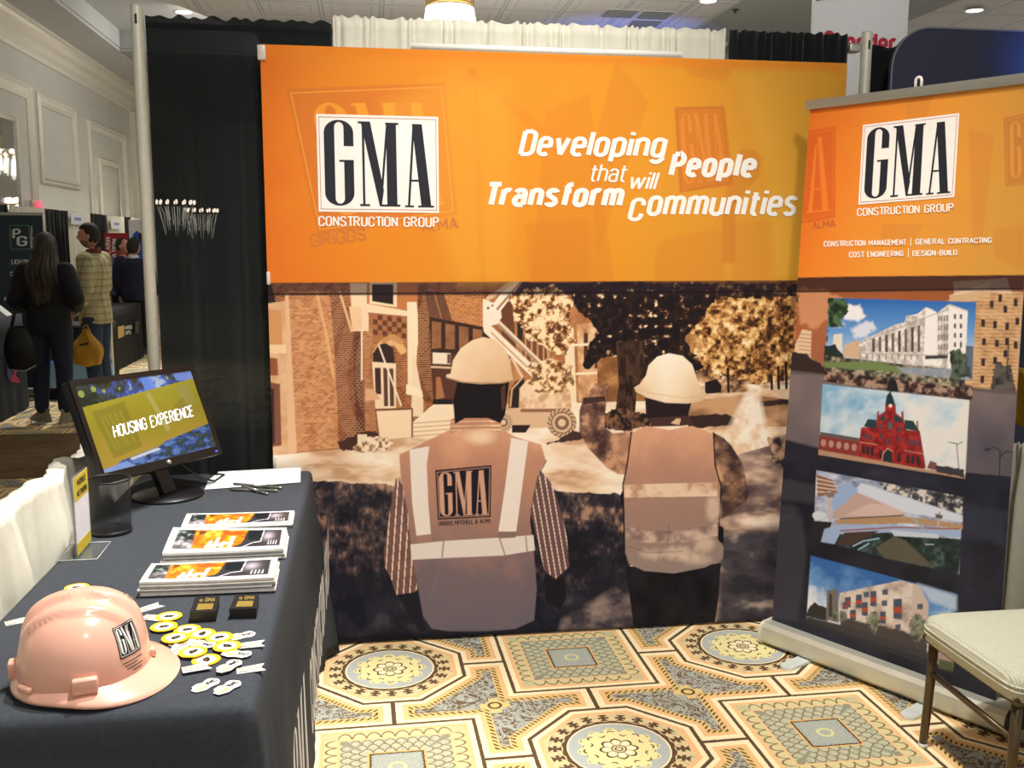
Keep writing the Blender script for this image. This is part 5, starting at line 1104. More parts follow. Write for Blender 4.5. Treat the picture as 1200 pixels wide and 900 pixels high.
# ---- brochures
def cover_art(seed):
    A = Sheet(150, 60, [(0, 0), (300, 0), (300, 100), (0, 100)], (244, 242, 240)); P = A.poly
    P([(14, 10), (288, 10), (288, 88), (14, 88)], (60, 58, 62), 1, 2)
    P([(14, 10), (70, 10), (66, 55), (14, 60)], lambda X, Y: ramp(fbm(X, Y, 12, 4, seed), [(.35, (20, 26, 28)), (.6, (50, 66, 66)), (.75, (150, 160, 160))])); P([(14, 55), (70, 50), (60, 88), (14, 88)], lambda X, Y: ramp(fbm(X, Y, 12, 4, seed+1), [(.3, (70, 66, 70)), (.6, (160, 156, 160)), (.75, (240, 236, 236))]))
    P([(52, 10), (186, 8), (176, 70), (150, 88), (56, 88)], lambda X, Y: ramp(fbm(X, Y, 16, 4, seed+2), [(.3, (232, 96, 24)), (.5, (246, 140, 26)), (.65, (255, 178, 40)), (.8, (250, 214, 120))]), 1, 2, rag=4)
    P([(60, 14), (80, 14), (74, 30), (62, 32)], (70, 36, 30), .9, 2, rag=4); P([(120, 14), (170, 14), (168, 36), (122, 34)], (226, 84, 40), .8, 3); 
    for x, h in ((92, 26), (108, 40), (124, 22), (146, 44)): P([(x, 84-h), (x+9, 84-h), (x+4, 86), (x-6, 86)], (255, 246, 236), .95, 1.5)
    P([(84, 76), (150, 62), (150, 72), (84, 86)], (255, 244, 232), .9, 2)
    P([(186, 10), (232, 10), (230, 62), (190, 58)], (30, 36, 40), 1, 2); A.line([(180, 88), (206, 70), (228, 66), (232, 12)], 3, (236, 234, 236))
    P([(234, 10), (288, 10), (288, 88), (206, 88), (232, 66)], lambda X, Y: ramp(np.exp(-((X-248)/16)**2-((Y-40)/18)**2), [(0, (58, 56, 62)), (1, (190, 180, 190))]))
    for k in range(4): A.line([(252+k*8, 64), (251+k*8, 80)], 3, (240, 238, 236))
    return A
brm = mat('printed_cover', attr='print', rough=.3, spec=.5)
bpaper = [mat('brochure_paper', (226, 222, 214), rough=.55), mat('brochure_paper_grey', (172, 170, 162), rough=.55), mat('brochure_paper_white', (240, 238, 234), rough=.55)]
pages_cache = {}
def stack(quad, ztop, n, labels, group, seed):
    rr = random.Random(seed); th = (ztop-TZ-.0015)/n
    c = [at_z(x, y, ztop) for x, y in quad]; cx = sum(p.x for p in c)/4; cy = sum(p.y for p in c)/4; loc = [(p.x-cx, p.y-cy) for p in c]
    Hh = hom(UNIT, loc)
    def surf(z0, bulge, dx, dy):
        def f(u, v):
            x, y = hap(Hh, u, v); return (x+dx, y+dy, z0+bulge*(math.sin(PI*u)*-.5-.4*(1-v)*0+.35*math.sin(PI*v)))
        return f
    for k in range(n):
        dx, dy = (rr.uniform(-.006, .006), rr.uniform(-.006, .008)) if k < n-1 else (0, 0)
        bul = .004*(k/n)
        if k == n-1: dx = dy = 0
        t = thing('brochure', labels[0] if k == n-1 else labels[1], 'brochure', (cx, cy, TZ+.0012+k*th), 0, None if k == n-1 else group)
        f0 = surf(0, bul, dx, dy); f1 = surf(th*.86, bul+.0002, dx, dy); nu, nv = 13, 5; mb = M()
        vs = [f0(i/(nu-1), j/(nv-1)) for j in range(nv) for i in range(nu)]+[f1(i/(nu-1), j/(nv-1)) for j in range(nv) for i in range(nu)]; N = nu*nv
        idx = lambda i, j: j*nu+i
        fs = []
        for j in range(nv-1):
            for i in range(nu-1):
                q = (idx(i, j), idx(i+1, j), idx(i+1, j+1), idx(i, j+1)); fs += [q[::-1], tuple(a+N for a in q)]
        bd = [idx(i, 0) for i in range(nu)]+[idx(nu-1, j) for j in range(1, nv)]+[idx(i, nv-1) for i in range(nu-2, -1, -1)]+[idx(0, j) for j in range(nv-2, 0, -1)]
        for a, b in zip(bd, bd[1:]+bd[:1]): fs.append((a, b, b+N, a+N))
        mb.add(vs, fs, False); mb.build('pages', bpaper[(k*7+seed) % 3], t)
        if k == n-1:
            f2 = surf(th*.86+.0007, bul+.0002, dx, dy)
            cover_art(90+seed).mesh('cover_photo', lambda u, v: np.array([f2(.006+.988*a, .02+.96*b) for a, b in zip(u, v)]), brm, t)
stack([(177.5, 660), (325.8, 652.5), (321, 676), (163, 682)], TZ+.042, 9, ('top brochure of the front stack, its cover photo orange and dark', 'plain brochure edge in the front stack nearest the black boxes'), 'brochures under the cover of the front stack', 1)
stack([(203, 617.5), (336, 618), (332, 642), (190, 648)], TZ+.034, 7, ('top brochure of the middle stack, with an orange cover photo', 'plain brochure edge in the middle one of three stacks'), 'brochures under the cover of the middle stack', 2)
stack([(219, 601.5), (345, 598), (342.5, 612), (212, 617)], TZ+.018, 4, ('top brochure of the back stack below the pens', 'plain brochure edge in the thin back stack below the pens'), 'brochures under the cover of the back stack', 3)

# ---- small black boxes
goldm = mat('gold_foil', (196, 168, 84), rough=.35, metal=.55, var=.2, vscale=300)
def small_box(quad, z, label):
    c = [at_z(x, y, z) for x, y in quad]; cx = sum(p.x for p in c)/4; cy = sum(p.y for p in c)/4; h = z-TZ-.0005
    t = thing('card_box', label, 'box', (cx, cy, TZ+.0006)); pl = [(p.x-cx, p.y-cy) for p in c]; bx = mat('matt_black_card', (20, 21, 24), rough=.5)
    b = M(); b.slab(pl, 0, h*.62); b.build('tray', bx, t)
    b = M(); b.slab([(x*1.03, y*1.03) for x, y in pl], h*.62, h); b.build('lid', bx, t)
    Hh = hom(UNIT, pl); f = lambda x, y, l=0.: (*hap(Hh, x, y), h+.0006+l)
    b = M(); b.flat([(.2, .52), (.84, .52), (.84, .9), (.2, .9)], f); b.build('gold_label', goldm, t)
    b = M(); put_text(b, 'GMA', [(.42, .12), (.86, .12), (.86, .42), (.42, .42)], f, .05)
    put_text(b, 'No', [(.2, .2), (.34, .2), (.34, .42), (.2, .42)], f, .05); b.build('gold_lettering', goldm, t)
small_box([(230, 698.7), (256.7, 698.7), (252.7, 715.8), (222.5, 717.5)], TZ+.027, 'small black box with gold print nearer the hard hat')
small_box([(276.7, 696.7), (303, 696.7), (300, 712.5), (269, 713.3)], TZ+.027, 'small black box with gold print nearer the table edge')

# ---- stickers
yel = mat('yellow_sticker', (240, 196, 44), rough=.4, var=.08, vscale=120); orl = mat('orange_line_print', (222, 150, 40), rough=.4); wst = mat('glossy_white_sticker', (240, 238, 232), rough=.35)
kst = mat('black_sticker_print', (44, 34, 26), rough=.4)
def disc(r, n=28, sx=1., sy=1.): return [(sx*r*math.cos(2*PI*k/n), sy*r*math.sin(2*PI*k/n)) for k in range(n)]
def round_sticker():
    t = thing('round_sticker', '', 'sticker'); th = .0012
    M().slab(disc(.030), 0, th).build('disc', yel, t); M().slab(disc(.0205), th, th+.0002).build('white_field', wst, t)
    b = M(); b.slab([(-.012, -.004), (-.009, .003), (-.004, .0065), (.003, .0065), (.009, .003), (.013, -.003), (.006, -.0075), (-.006, -.0075)], th+.0002, th+.0004); b.build('emblem', kst, t)
    M().slab(disc(.0022), th+.0004, th+.0006).build('emblem_dot', goldm, t); return t
def cut_sticker():
    t = thing('shaped_sticker', '', 'sticker'); th = .0012
    pl = [(-.030, -.012), (-.024, -.018), (-.012, -.017), (-.006, -.013), (.006, -.018), (.020, -.016), (.024, -.009), (.032, -.004), (.031, .010), (.022, .014), (.012, .018), (-.004, .015), (-.020, .017), (-.029, .010), (-.034, .0)]
    M().slab(pl, 0, th).build('white_vinyl', wst, t); f = lambda x, y, l=0.: (x, y, th+.0003+l)
    b = M(); b.flat([(.0, .004), (.024, .002), (.025, .006), (.0, .009)], f); b.flat([(-.004, -.012), (.016, -.014), (.017, -.011), (-.004, -.009)], f); b.build('gold_stripe', yel, t)
    b = M(); put_text(b, 'GMA', [(-.027, .006), (-.003, .006), (-.003, -.008), (-.027, -.008)], f, .04); b.build('lettering', kst, t); return t
def pennant_sticker():
    t = thing('pennant_sticker', '', 'sticker'); th = .0012
    M().slab([(-.030, -.015), (.028, -.019), (.020, -.002), (.030, .016), (-.028, .013)], 0, th).build('white_vinyl', wst, t); f = lambda x, y, l=0.: (x, y, th+.0003+l)
    b = M(); b.flat([(-.029, .002), (.022, -.004), (.022, -.0005), (-.029, .0055)], f); b.build('gold_stripe', orl, t)
    b = M()
    for k in range(3): b.flat([(-.026, -.012+k*.003), (-.006, -.0135+k*.003), (-.006, -.012+k*.003), (-.026, -.0105+k*.003)], f)
    b.flat([(-.024, .008), (-.012, .008), (-.012, .011), (-.024, .011)], f); b.build('lettering', mat('grey_sticker_print', (120, 118, 120)), t); return t
protos = {'r': round_sticker, 'c': cut_sticker, 'p': pennant_sticker}; made = {}
LAB = {'r': ('round yellow sticker scattered on the black cloth by the hard hat', 'round yellow stickers by the hard hat'), 'c': ('white cut-out sticker scattered on the black cloth by the hard hat', 'white cut-out stickers by the hard hat'), 'p': ('white pennant sticker with a gold stripe by the hard hat', 'pennant stickers by the hard hat')}
spots = [('p', 176, 712, 40), ('p', 181, 724, -20), ('r', 198, 722.5, 0), ('p', 208, 761, 80), ('r', 192, 734.5, 20), ('r', 205.5, 747.5, 50), ('r', 219.5, 738, 10), ('r', 236.5, 743, 80), ('r', 257, 747, 30), ('c', 236, 755, 150), ('r', 266, 757.5, 140), ('r', 226, 764, 60), ('c', 282, 745.5, 200), ('r', 241.5, 773.5, 100), ('p', 294.5, 755.5, 10), ('c', 277, 766.5, 160), ('p', 230.5, 782.5, 20), ('c', 268, 781, 235), ('p', 294, 784, 15), ('c', 240.5, 803.5, 230), ('c', 266, 806, 232), ('r', 90, 688.5, 0), ('p', 22, 728, 30), ('c', 215, 752, 30)]
for k, (kd, x, y, a) in enumerate(spots):
    if kd not in made: o = made[kd] = protos[kd]()
    else: o = copy_tree(made[kd])
    z = TZ+.0012+.0013*(k % 6 if k < 21 else 0); p = at_z(x, y, z); o.location = (p.x, p.y, z); o.rotation_euler = (0, 0, math.radians(a)); o['label'], o['group'] = LAB[kd]
    if (x, y) in ((90, 688.5), (22, 728)):
        o['label'] = 'single round yellow sticker lying apart behind the crown of the hard hat' if kd == 'r' else 'white pennant sticker poking out behind the back of the hard hat'; del o['group']

# ================================================================== CHAIR AND THE NEXT BOOTH
brz = mat('bronze_chair_tube', (92, 76, 52), rough=.35, metal=.5, var=.08, vscale=30)
def chair_fabric():
    m = mat('ribbed_seat_fabric', (206, 206, 184), rough=.9, var=.06, vscale=120, spec=.15)
    nt = m.node_tree; E.nt = nt; tc = nt.nodes.new('ShaderNodeTexCoord'); sp = nt.nodes.new('ShaderNodeSeparateXYZ'); nt.links.new(tc.outputs['Object'], sp.inputs[0])
    h = esin(E(sp.outputs[0])*1100.)*.5; bp = nt.nodes.new('ShaderNodeBump'); bp.inputs['Strength'].default_value = .8; bp.inputs['Distance'].default_value = .002
    nt.links.new(h.v, bp.inputs['Height']); nt.links.new(bp.outputs['Normal'], nt.nodes['Principled BSDF'].inputs['Normal']); return m
fab = chair_fabric()
CX, CY, CA = 2.345, -1.30, math.radians(0)
t = thing('banquet_chair', 'banquet chair with pale ribbed seat and bronze legs by the banner stand', 'chair', (CX, CY, 0), CA)
SX, SY = .225, .245
def cushion(cx, cy, z0, z1, sx, sy, r):
    b = M(); prof = [(0, -.02), (-.004, .0), (.0, .012), (0, (z1-z0)*.55), (-.006, (z1-z0)*.82), (-.022, (z1-z0)*.97), (-.06, z1-z0), (-.16, z1-z0+.004)]
    def pt(u, d):
        a = 2*PI*u; c, s = math.cos(a), math.sin(a); e = .22
        return (cx+(sx+d)*math.copysign(abs(c)**e, c), cy+(sy+d)*math.copysign(abs(s)**e, s))
    n = 88; vs = []; fs = []
    for d, z in prof:
        for k in range(n): x, y = pt(k/n, d); vs.append((x, y, z0+z))
    L = len(prof)
    for i in range(L-1):
        for k in range(n): k2 = (k+1) % n; fs.append((i*n+k, i*n+k2, (i+1)*n+k2, (i+1)*n+k))
    fs += [tuple(range(n-1, -1, -1)), tuple(range((L-1)*n, L*n))]
    b.add(vs, fs, True); return b
st = cushion(0, 0, .395, .455, SX, SY, .03).build('seat', fab, t)
b = M(); pp = []
for d, z in ((.001, .402), (.001, .416)):
    b.tube([(math.copysign(abs(math.cos(a))**.22, math.cos(a))*(SX+d), math.copysign(abs(math.sin(a))**.22, math.sin(a))*(SY+d), z) for a in np.linspace(0, 2*PI, 80, endpoint=False)], .004, 6, closed=True)
b.build('piping', fab, st)
b = M(); e = .205; g_ = .225; b.tube([(-e, -g_, .372), (e, -g_, .372), (e, g_, .372), (-e, g_, .372)], .013, 10, closed=True); b.build('seat_frame', brz, t)
def leg(x, y, dx, dy, back=False):
    b = M(); pts = [(x+dx, y+dy, .012), (x+dx*.35, y+dy*.35, .2), (x, y, .372)]
    b.tube(pts, [.013, .0145, .0155], 12); o = b.build('leg', brz, t)
    c = M(); c.lathe([(.014, 0), (.015, .014)], (x+dx, y+dy, 0), 12); c.build('glide', mat('white_glide', (220, 216, 206), rough=.4), o)
leg(-.19, .205, -.005, .015); leg(-.19, -.205, -.02, -.015); leg(.19, .205, .05, .015); leg(.19, -.205, .05, -.015)
b = M(); b.tube([(-.192, .208, .262), (-.195, -.208, .252)], .010, 10); b.build('stretcher', brz, t)
b = M(); b.tube([(.205, .208, .262), (.205, -.208, .262)], .010, 10); b.build('stretcher', brz, t)
for s in (-1, 1):
    b = M(); b.tube([(.19, s*.205, .37), (.235, s*.205, .50), (.27, s*.200, .70), (.30, s*.19, .88)], .0125, 10); b.build('back_post', brz, t)
b = M(); b.grid(20, 14, lambda u, v: (.262+.045*v+.022*math.sin(PI*u)+(.022 if False else 0), -.185+.37*u, .52+.38*v-.03*abs(2*u-1)**3)); o = b.build('backrest', fab, t); solidify(o, .05)

# ---- low white drape and rail on the far side, next booth's display
drape('drape', whitedrape, (2.66, -.12), (2.66, -.86), .012, .93, 'low white drape beside the pull-up banner and chair', None, 7, .022, 11, nv=24)
t = thing('rail_post', 'pale post on a black base plate beyond the chair', 'post', (2.725, .13, 0))
M().lathe([(.016, .02), (.016, .92)], (0, -1.06, 0), 12).build('post', paleal, t)
M().box((0, -1.06, .010), (.18, .17, .016), bev=.004).build('base_plate', blackpl, t)
navyf = mat('navy_display_fabric', (60, 63, 82), rough=.85, var=.08, vscale=200, spec=.2)
t = thing('display_board', 'dark navy display panel with a rounded corner in the next booth', 'display panel', (0, -.03, 0))
pl = [(2.48, .03), (4.3, .03), (4.3, 2.49), (2.64, 2.49)]+[(2.64-.16*math.sin(a), 2.33+.16*math.cos(a)) for a in np.linspace(.1, PI/2, 10)]
b = M(); b.prism(pl, lambda x, z: (x, -.012, z), lambda x, z: (x, .012, z)); b.build('fabric_face', navyf, t)
b = M(); b.tube([(x, -.012, z) for x, z in pl], .004, 6, closed=True); b.build('edge_piping', mat('grey_edge_piping', (120, 124, 134), rough=.5), t)
M().box((3.3, 0, .018), (.5, .12, .02), bev=.005).build('foot', alum, t); M().box((4.1, 0, .018), (.3, .12, .02), bev=.005).build('foot', alum, t)
t = thing('yellow_vest', 'yellow garment hung beyond the low white drape', 'vest', (2.86, at_x(1199, 480, 2.86).y+.10, 0))
b = M(); b.grid(14, 16, lambda u, v: (.05*math.sin(PI*u)*(.6+.4*(1-v)), -.16+.32*u*(1-.35*v)+.05*v, .93+.22*v)); o = b.build('cloth', mat('yellow_vest_cloth', (206, 170, 40), rough=.8), t); solidify(o, .03)
b = M(); b.grid(10, 4, lambda u, v: (.055*math.sin(PI*u)+.012, -.15+.28*u, 1.0+.05*v)); o = b.build('dark_band', blackpl, t); solidify(o, .02)
b = M(); b.lathe([(.012, .0), (.012, 1.14)], (0.03, 0, 0), 10); b.lathe([(.14, 0), (.14, .015)], (.03, 0, 0), 20); b.build('stand', blackpl, t)

# ---- hanging sign over the hall
t = thing('hanging_sign', 'white hanging sign board with red letters and hazard stripes above the drapes', 'sign', (0, 6.0, 0))
wb = mat('white_sign_board', (226, 228, 232), rough=.6, var=.02)
sx0, sx1 = 4.94, 5.98; s0z, s1z = 2.6, 4.6
M().box(((sx0+sx1)/2, .03, (s0z+s1z)/2), (sx1-sx0, .05, s1z-s0z)).build('board', wb, t)
redi = mat('dark_red_print', (186, 22, 54), rough=.6)
b = M(); put_text(b, 'Skender', [(5.06, 3.80), (5.86, 3.80), (5.86, 3.58), (5.06, 3.58)], lambda x, z, l=0.: (x, -.002-l, z), .06); b.build('lettering', redi, t)
b = M(); kq = mat('hazard_black', (26, 26, 24)); yq = mat('hazard_yellow', (226, 190, 60))
M().flat([(sx0+.02, 4.08), (sx0+.36, 4.145), (sx0+.36, 4.26), (sx0+.02, 4.20)], lambda x, z: (x, -.001, z)).build('hazard_band', yq, t)
for k in range(5): x = sx0+.02+k*.07; b.flat([(x, 4.082+k*.013), (x+.04, 4.09+k*.013), (x+.075, 4.21+k*.011), (x+.035, 4.203+k*.011)], lambda x, z: (min(x, sx0+.36), -.003, z))
b.build('hazard_stripes', kq, t)
b = M(); b.tube([(sx0+.1, .03, s1z), (sx0+.1, .03, CEIL)], .006, 6); b.build('hanging_wire', alum, t)
b = M(); b.tube([(sx1-.1, .03, s1z), (sx1-.1, .03, CEIL)], .006, 6); b.build('hanging_wire', alum, t)

# ---- chandelier, downlights, vents
crys = mat('lit_crystal_strands', (255, 246, 226), rough=.3, emit=1.1, var=.12, vscale=60); brass = mat('antique_brass', (156, 124, 66), rough=.35, metal=.8)
def chandelier(label, loc, glow):
    t = thing('chandelier', label, 'chandelier', loc)
    b = M(); b.lathe([(.27, .015), (.283, .02), (.283, .045), (.27, .05)], n=40, cap=False); ring = b.build('crown_ring', brass, t)
    for k in range(20):
        a = 2*PI*k/20; M().prism([(-.022, 0), (.022, 0), (.016, .03), (0, .06), (-.016, .03)], lambda x, z: ((.285)*math.cos(a)-x*math.sin(a), .285*math.sin(a)+x*math.cos(a), .055+z), lambda x, z: ((.275)*math.cos(a)-x*math.sin(a), .275*math.sin(a)+x*math.cos(a), .055+z)).build('leaf_point', brass, ring)
    def shade(u, v):
        a = 2*PI*u; r = .275+.10*v**1.3+.006*math.sin(a*48); return (r*math.cos(a), r*math.sin(a), -.40*v)
    b = M(); b.grid(192, 8, shade, True); b.build('crystal_shade', glow, t)
    b = M(); b.grid(96, 8, lambda u, v: (((.36*math.sqrt(max(0, 1-v*v))+.01)*math.cos(2*PI*u)), ((.36*math.sqrt(max(0, 1-v*v))+.01)*math.sin(2*PI*u)), -.42-.22*v+.006*math.sin(48*PI*u)), True); b.build('crystal_bowl', glow, t)
    b = M(); b.tube([(0, 0, .05), (0, 0, CEIL-loc[2]-.06)], .010, 8); b.build('stem', brass, t)
    b = M(); b.lathe([(.01, CEIL-loc[2]-.09), (.08, CEIL-loc[2]-.05), (.09, CEIL-loc[2]-.001)], n=20); b.build('ceiling_rose', brass, t)
    for k in range(6):
        a = 2*PI*k/6; b = M(); b.tube([(.27*math.cos(a), .27*math.sin(a), .05), (.1*math.cos(a), .1*math.sin(a), .22), (.01*math.cos(a), .01*math.sin(a), .34)], .004, 6); b.build('stay', brass, t)
    return t
chandelier('crystal chandelier shade rising above the white drape', (1.385, 8.0, 4.33), crys)
crys2 = mat('bright_crystal_strands', (255, 244, 220), rough=.3, emit=5, var=.2, vscale=60)
def downlight(x, y, z, label):
    t = thing('downlight', label, 'downlight', (x, y, z))
    M().lathe([(.13, -.006), (.15, -.012), (.155, 0)], n=28).build('trim_ring', trimm, t); M().lathe([(.001, -.010), (.125, -.010)], n=28, cap=False).build('lens', mat('lit_downlight_lens', (255, 252, 246), emit=3.2, var=0.), t)
for px, py, lab in ((215, 14, 'recessed downlight above the black drape at the aisle end'), (414, 23, 'recessed downlight between the aisle end and the chandelier'), (602, 30, 'recessed downlight just past the chandelier shade'), (778, 37, 'recessed downlight near the blue glow on the ceiling'), (830, 1, 'recessed downlight above the dark ceiling vents'), (1142, 12, 'recessed downlight above the navy display panel')):
    p = at_z(px, py, CEIL); zc = CEIL
    if py > 20: p = at_z(px, py, CEIL)
    if p.x > 6.2: zc = CEIL-.04; p = at_z(px, py, zc)
    downlight(p.x, p.y, zc, lab)
def vent(q, label):
    c = [at_z(x, y, CEIL) for x, y in q]; cx = sum(p.x for p in c)/4; cy = sum(p.y for p in c)/4; w = .5; d = .5
    t = thing('ceiling_vent', label, 'vent', (cx, cy, CEIL))
    M().box((0, 0, -.006), (.56, .56, .010)).build('frame', soffm, t)
    M().box((0, 0, -.013), (.50, .50, .004)).build('backing', mat('dark_vent_metal', (96, 96, 94), rough=.5), t)
    for k in range(5): M().box((0, -.2+k*.1, -.020), (.49, .03, .012)).build('slat', mat('vent_slat_metal', (140, 140, 136), rough=.5), t)
vent([(714, 12), (740, 12), (738, 19), (712, 19)], 'ceiling vent farthest from the hanging sign')
vent([(755, 14), (782, 14), (780, 21), (752, 21)], 'ceiling vent in the middle of the group of three')
vent([(742, 24), (770, 25), (768, 31), (740, 30)], 'ceiling vent closest to the drapes below')
p = at_z(862, 11, CEIL-.04); b = M(); b.lathe([(.05, 0), (.045, -.02), (.015, -.025), (.012, -.05), (.03, -.055)], n=16); o = b.build('sprinkler_head', mat('dark_sprinkler', (60, 60, 60), metal=.5, rough=.4)); o.location = p; tag(o, 'small dark sprinkler head on the grey ceiling border', 'sprinkler')

# ================================================================== THE HALL ALONG THE AISLE
def skin_mesh(pts, rads, edges, root=0, sub=2):
    me = bpy.data.meshes.new('sk'); me.from_pydata([tuple(p) for p in pts], edges, []); o = bpy.data.objects.new('sk', me); COL.objects.link(o)
    md = o.modifiers.new('s', 'SKIN'); md.use_smooth_shade = True; md.branch_smoothing = .6
    if not me.skin_vertices: me.attributes.new('skin_vertex', 'FLOAT', 'POINT')
    sv = me.skin_vertices[0].data
    for k, r in enumerate(rads):
        r = (r, r) if isinstance(r, (int, float)) else r
        sv[k].radius = r; sv[k].use_root = (k == root)
    o.modifiers.new('b', 'SUBSURF').levels = sub
    dg = bpy.context.evaluated_depsgraph_get(); dg.update(); e = o.evaluated_get(dg); m2 = e.to_mesh()
    vs = [tuple(v.co) for v in m2.vertices]; fs = [tuple(p.vertices) for p in m2.polygons]; e.to_mesh_clear()
    bpy.data.objects.remove(o); bpy.data.meshes.remove(me)
    return vs, fs
def remeshed(mb, name, material, parent, voxel, smooth=3):
    o = mb.build(name, material); md = o.modifiers.new('r', 'REMESH'); md.mode = 'VOXEL'; md.voxel_size = voxel; md.use_smooth_shade = True
    sm = o.modifiers.new('s', 'SMOOTH'); sm.iterations = smooth; sm.factor = .5
    dg = bpy.context.evaluated_depsgraph_get(); dg.update(); e = o.evaluated_get(dg); m2 = bpy.data.meshes.new_from_object(e)
    m2.name = name; m2.materials.clear(); m2.materials.append(material); old = o.data; o.modifiers.clear(); o.data = m2; bpy.data.meshes.remove(old); o.parent = parent
    m2.polygons.foreach_set('use_smooth', [True]*len(m2.polygons)); return o
def head_shape(c, R, s=1.):
    """a head with brow, nose, lips and chin, facing +Y before R"""
    b = M()
    def fn(u, v):
        a = 2*PI*u; p = PI*(v*.998+.001); x, y, z = math.sin(p)*math.cos(a), math.sin(p)*math.sin(a), -math.cos(p)
        rx, ry, rz = .074, .096, .118
        if z < 0: rx *= 1-.26*z*z; ry *= 1-.12*z*z
        X, Y, Z = rx*x, ry*y+(.012*(z+.2) if z < 0 else 0)*-1*(y < 0), rz*z
        if y > 0:
            gs = lambda cx, cz, wx, wz: math.exp(-((X-cx)/wx)**2-((Z-cz)/wz)**2)
            Y += .026*gs(0, -.022, .013, .020)+.014*gs(0, .004, .010, .020)+.007*gs(0, .034, .05, .012)-.008*gs(.03, .012, .016, .012)-.008*gs(-.03, .012, .016, .012)
            Y += .007*gs(0, -.058, .022, .007)+.007*gs(0, -.071, .020, .007)-.004*gs(0, -.064, .02, .003)+.012*gs(0, -.098, .024, .016)
        return Vector(c)+R @ (Vector((X, Y, Z))*s)
    b.grid(48, 40, fn, True)
    for sg in (-1, 1): b.ball(Vector(c)+R @ Vector((sg*.076, -.008, -.004)), (.012, .020, .032), 10, 8, R)
    return b
def hand_shape(b, wrist, fwd, palm, side, curl=.5):
    """palm, four bent fingers of unequal length and a thumb; fwd from wrist to knuckles, palm the way it faces, side towards the thumb"""
    f, p, s = (Vector(v).normalized() for v in (fwd, palm, side)); w = Vector(wrist)
    R = Matrix((s, p, f)).transposed(); b.ball(w+f*.045, (.040, .016, .052), 12, 8, R)
    for k, L in enumerate((.070, .078, .072, .056)):
        o = w+f*.088+s*(.028-.019*k); q = [o-f*.02]
        d = Vector(f)
        ang = 0
        for j, seg in enumerate((.45, .32, .23)):
            ang += curl*(.5 if j == 0 else .75); dd = f*math.cos(ang)+p*math.sin(ang); q.append(q[-1]+dd*(L*seg+(.02 if j == 0 else 0)))
        b.tube(q, [.0098, .0095, .0088, .0078], 8)
    b.tube([w+f*.02+s*.026, w+f*.05+s*.055+p*.008, w+f*.072+s*.060+p*.022, w+f*.088+s*.054+p*.034], [.0125, .0115, .010, .0085], 8)
def shoe(name, c, yaw, material, parent, L=.27, Wd=.095, H=.10):
    R = Matrix.Rotation(yaw, 3, 'Z'); b = M()
    def fn(u, v):
        a = 2*PI*u; t = v
        x = math.cos(a); y = math.sin(a)
        hy = .5*L*y+.04; hx = Wd/2*x*(1-.25*max(0, -y))*(1 if t < .3 else 1-.35*(t-.3)/.7)
        h = H*(1 if y < 0 else 1-.55*y)
        k = 1-.28*smoothstep(.25, 1, t); return Vector(c)+R @ Vector((hx*k*(1.05 if t < .12 else 1), hy*k*(1.03 if t < .12 else 1)-(.02 if t > .8 else 0), h*t))
    b.grid(28, 9, fn, True); n = len(b.v); b.f.append(tuple(range(27, -1, -1))); b.f.append(tuple(range(n-28, n))); b.sm += [True, True]; b.mi += [0, 0]
    o = b.build(name, material, parent); s = M(); s.grid(28, 3, lambda u, v: Vector(c)+R @ Vector((Wd/2*1.08*math.cos(2*PI*u)*(1-.25*max(0, -math.sin(2*PI*u))), .5*L*1.05*math.sin(2*PI*u)+.04, .018*v)), True)
    s.f.append(tuple(range(27, -1, -1))); s.f.append(tuple(range(56, 84))); s.sm += [False]*2; s.mi += [0, 0]
    s.build('sole', mat('pale_shoe_sole', (150, 140, 120), rough=.7), o); return o
ID3 = Matrix.Identity(3)
skinm = mat('skin', (206, 150, 122), rough=.5, var=.05, vscale=30)
def person(label, loc, rz, J, clothes, head_yaw=0., head_tilt=0., hand_curl=(.6, .6), top=1.):
    """J: joint name -> position in the person's own space, facing +Y; one continuous body"""
    t = thing('person', label, 'person', loc, rz)
    J = {k: Vector(v) for k, v in J.items()}
    names = ['pelvis', 'waist', 'chest', 'neck', 'headb', 'shl', 'ell', 'wrl', 'shr', 'elr', 'wrr', 'hipl', 'knl', 'anl', 'hipr', 'knr', 'anr']
    rad = dict(pelvis=.125, waist=.115, chest=.125, neck=.054, headb=.052, shl=.058, ell=.040, wrl=.028, shr=.058, elr=.040, wrr=.028, hipl=.088, knl=.056, anl=.042, hipr=.088, knr=.056, anr=.042)
    ed = [('pelvis', 'waist'), ('waist', 'chest'), ('chest', 'neck'), ('neck', 'headb'), ('chest', 'shl'), ('shl', 'ell'), ('ell', 'wrl'), ('chest', 'shr'), ('shr', 'elr'), ('elr', 'wrr'), ('pelvis', 'hipl'), ('hipl', 'knl'), ('knl', 'anl'), ('pelvis', 'hipr'), ('hipr', 'knr'), ('knr', 'anr')]
    ix = {n: i for i, n in enumerate(names)}
    vs, fs = skin_mesh([J[n] for n in names], [rad[n] for n in names], [(ix[a], ix[b]) for a, b in ed])
    R = Matrix.Rotation(head_yaw, 3, 'Z') @ Matrix.Rotation(head_tilt, 3, 'X')
    hb = head_shape(J['head'], R); hb.add(vs, fs, True)
    for sfx, sg in (('l', -1), ('r', 1)):
        fw = (J['wr'+sfx]-J['el'+sfx]).normalized(); fw = J.get('hd'+sfx, fw); pl = Vector((-sg, 0, 0)); pl = (pl-fw*pl.dot(fw)).normalized(); hand_shape(hb, J['wr'+sfx], fw, pl, fw.cross(pl)*(1 if sg > 0 else -1) if True else None, hand_curl[0 if sg < 0 else 1])
    remeshed(hb, 'body', skinm, t, .0085, 2)
    return t, J, R
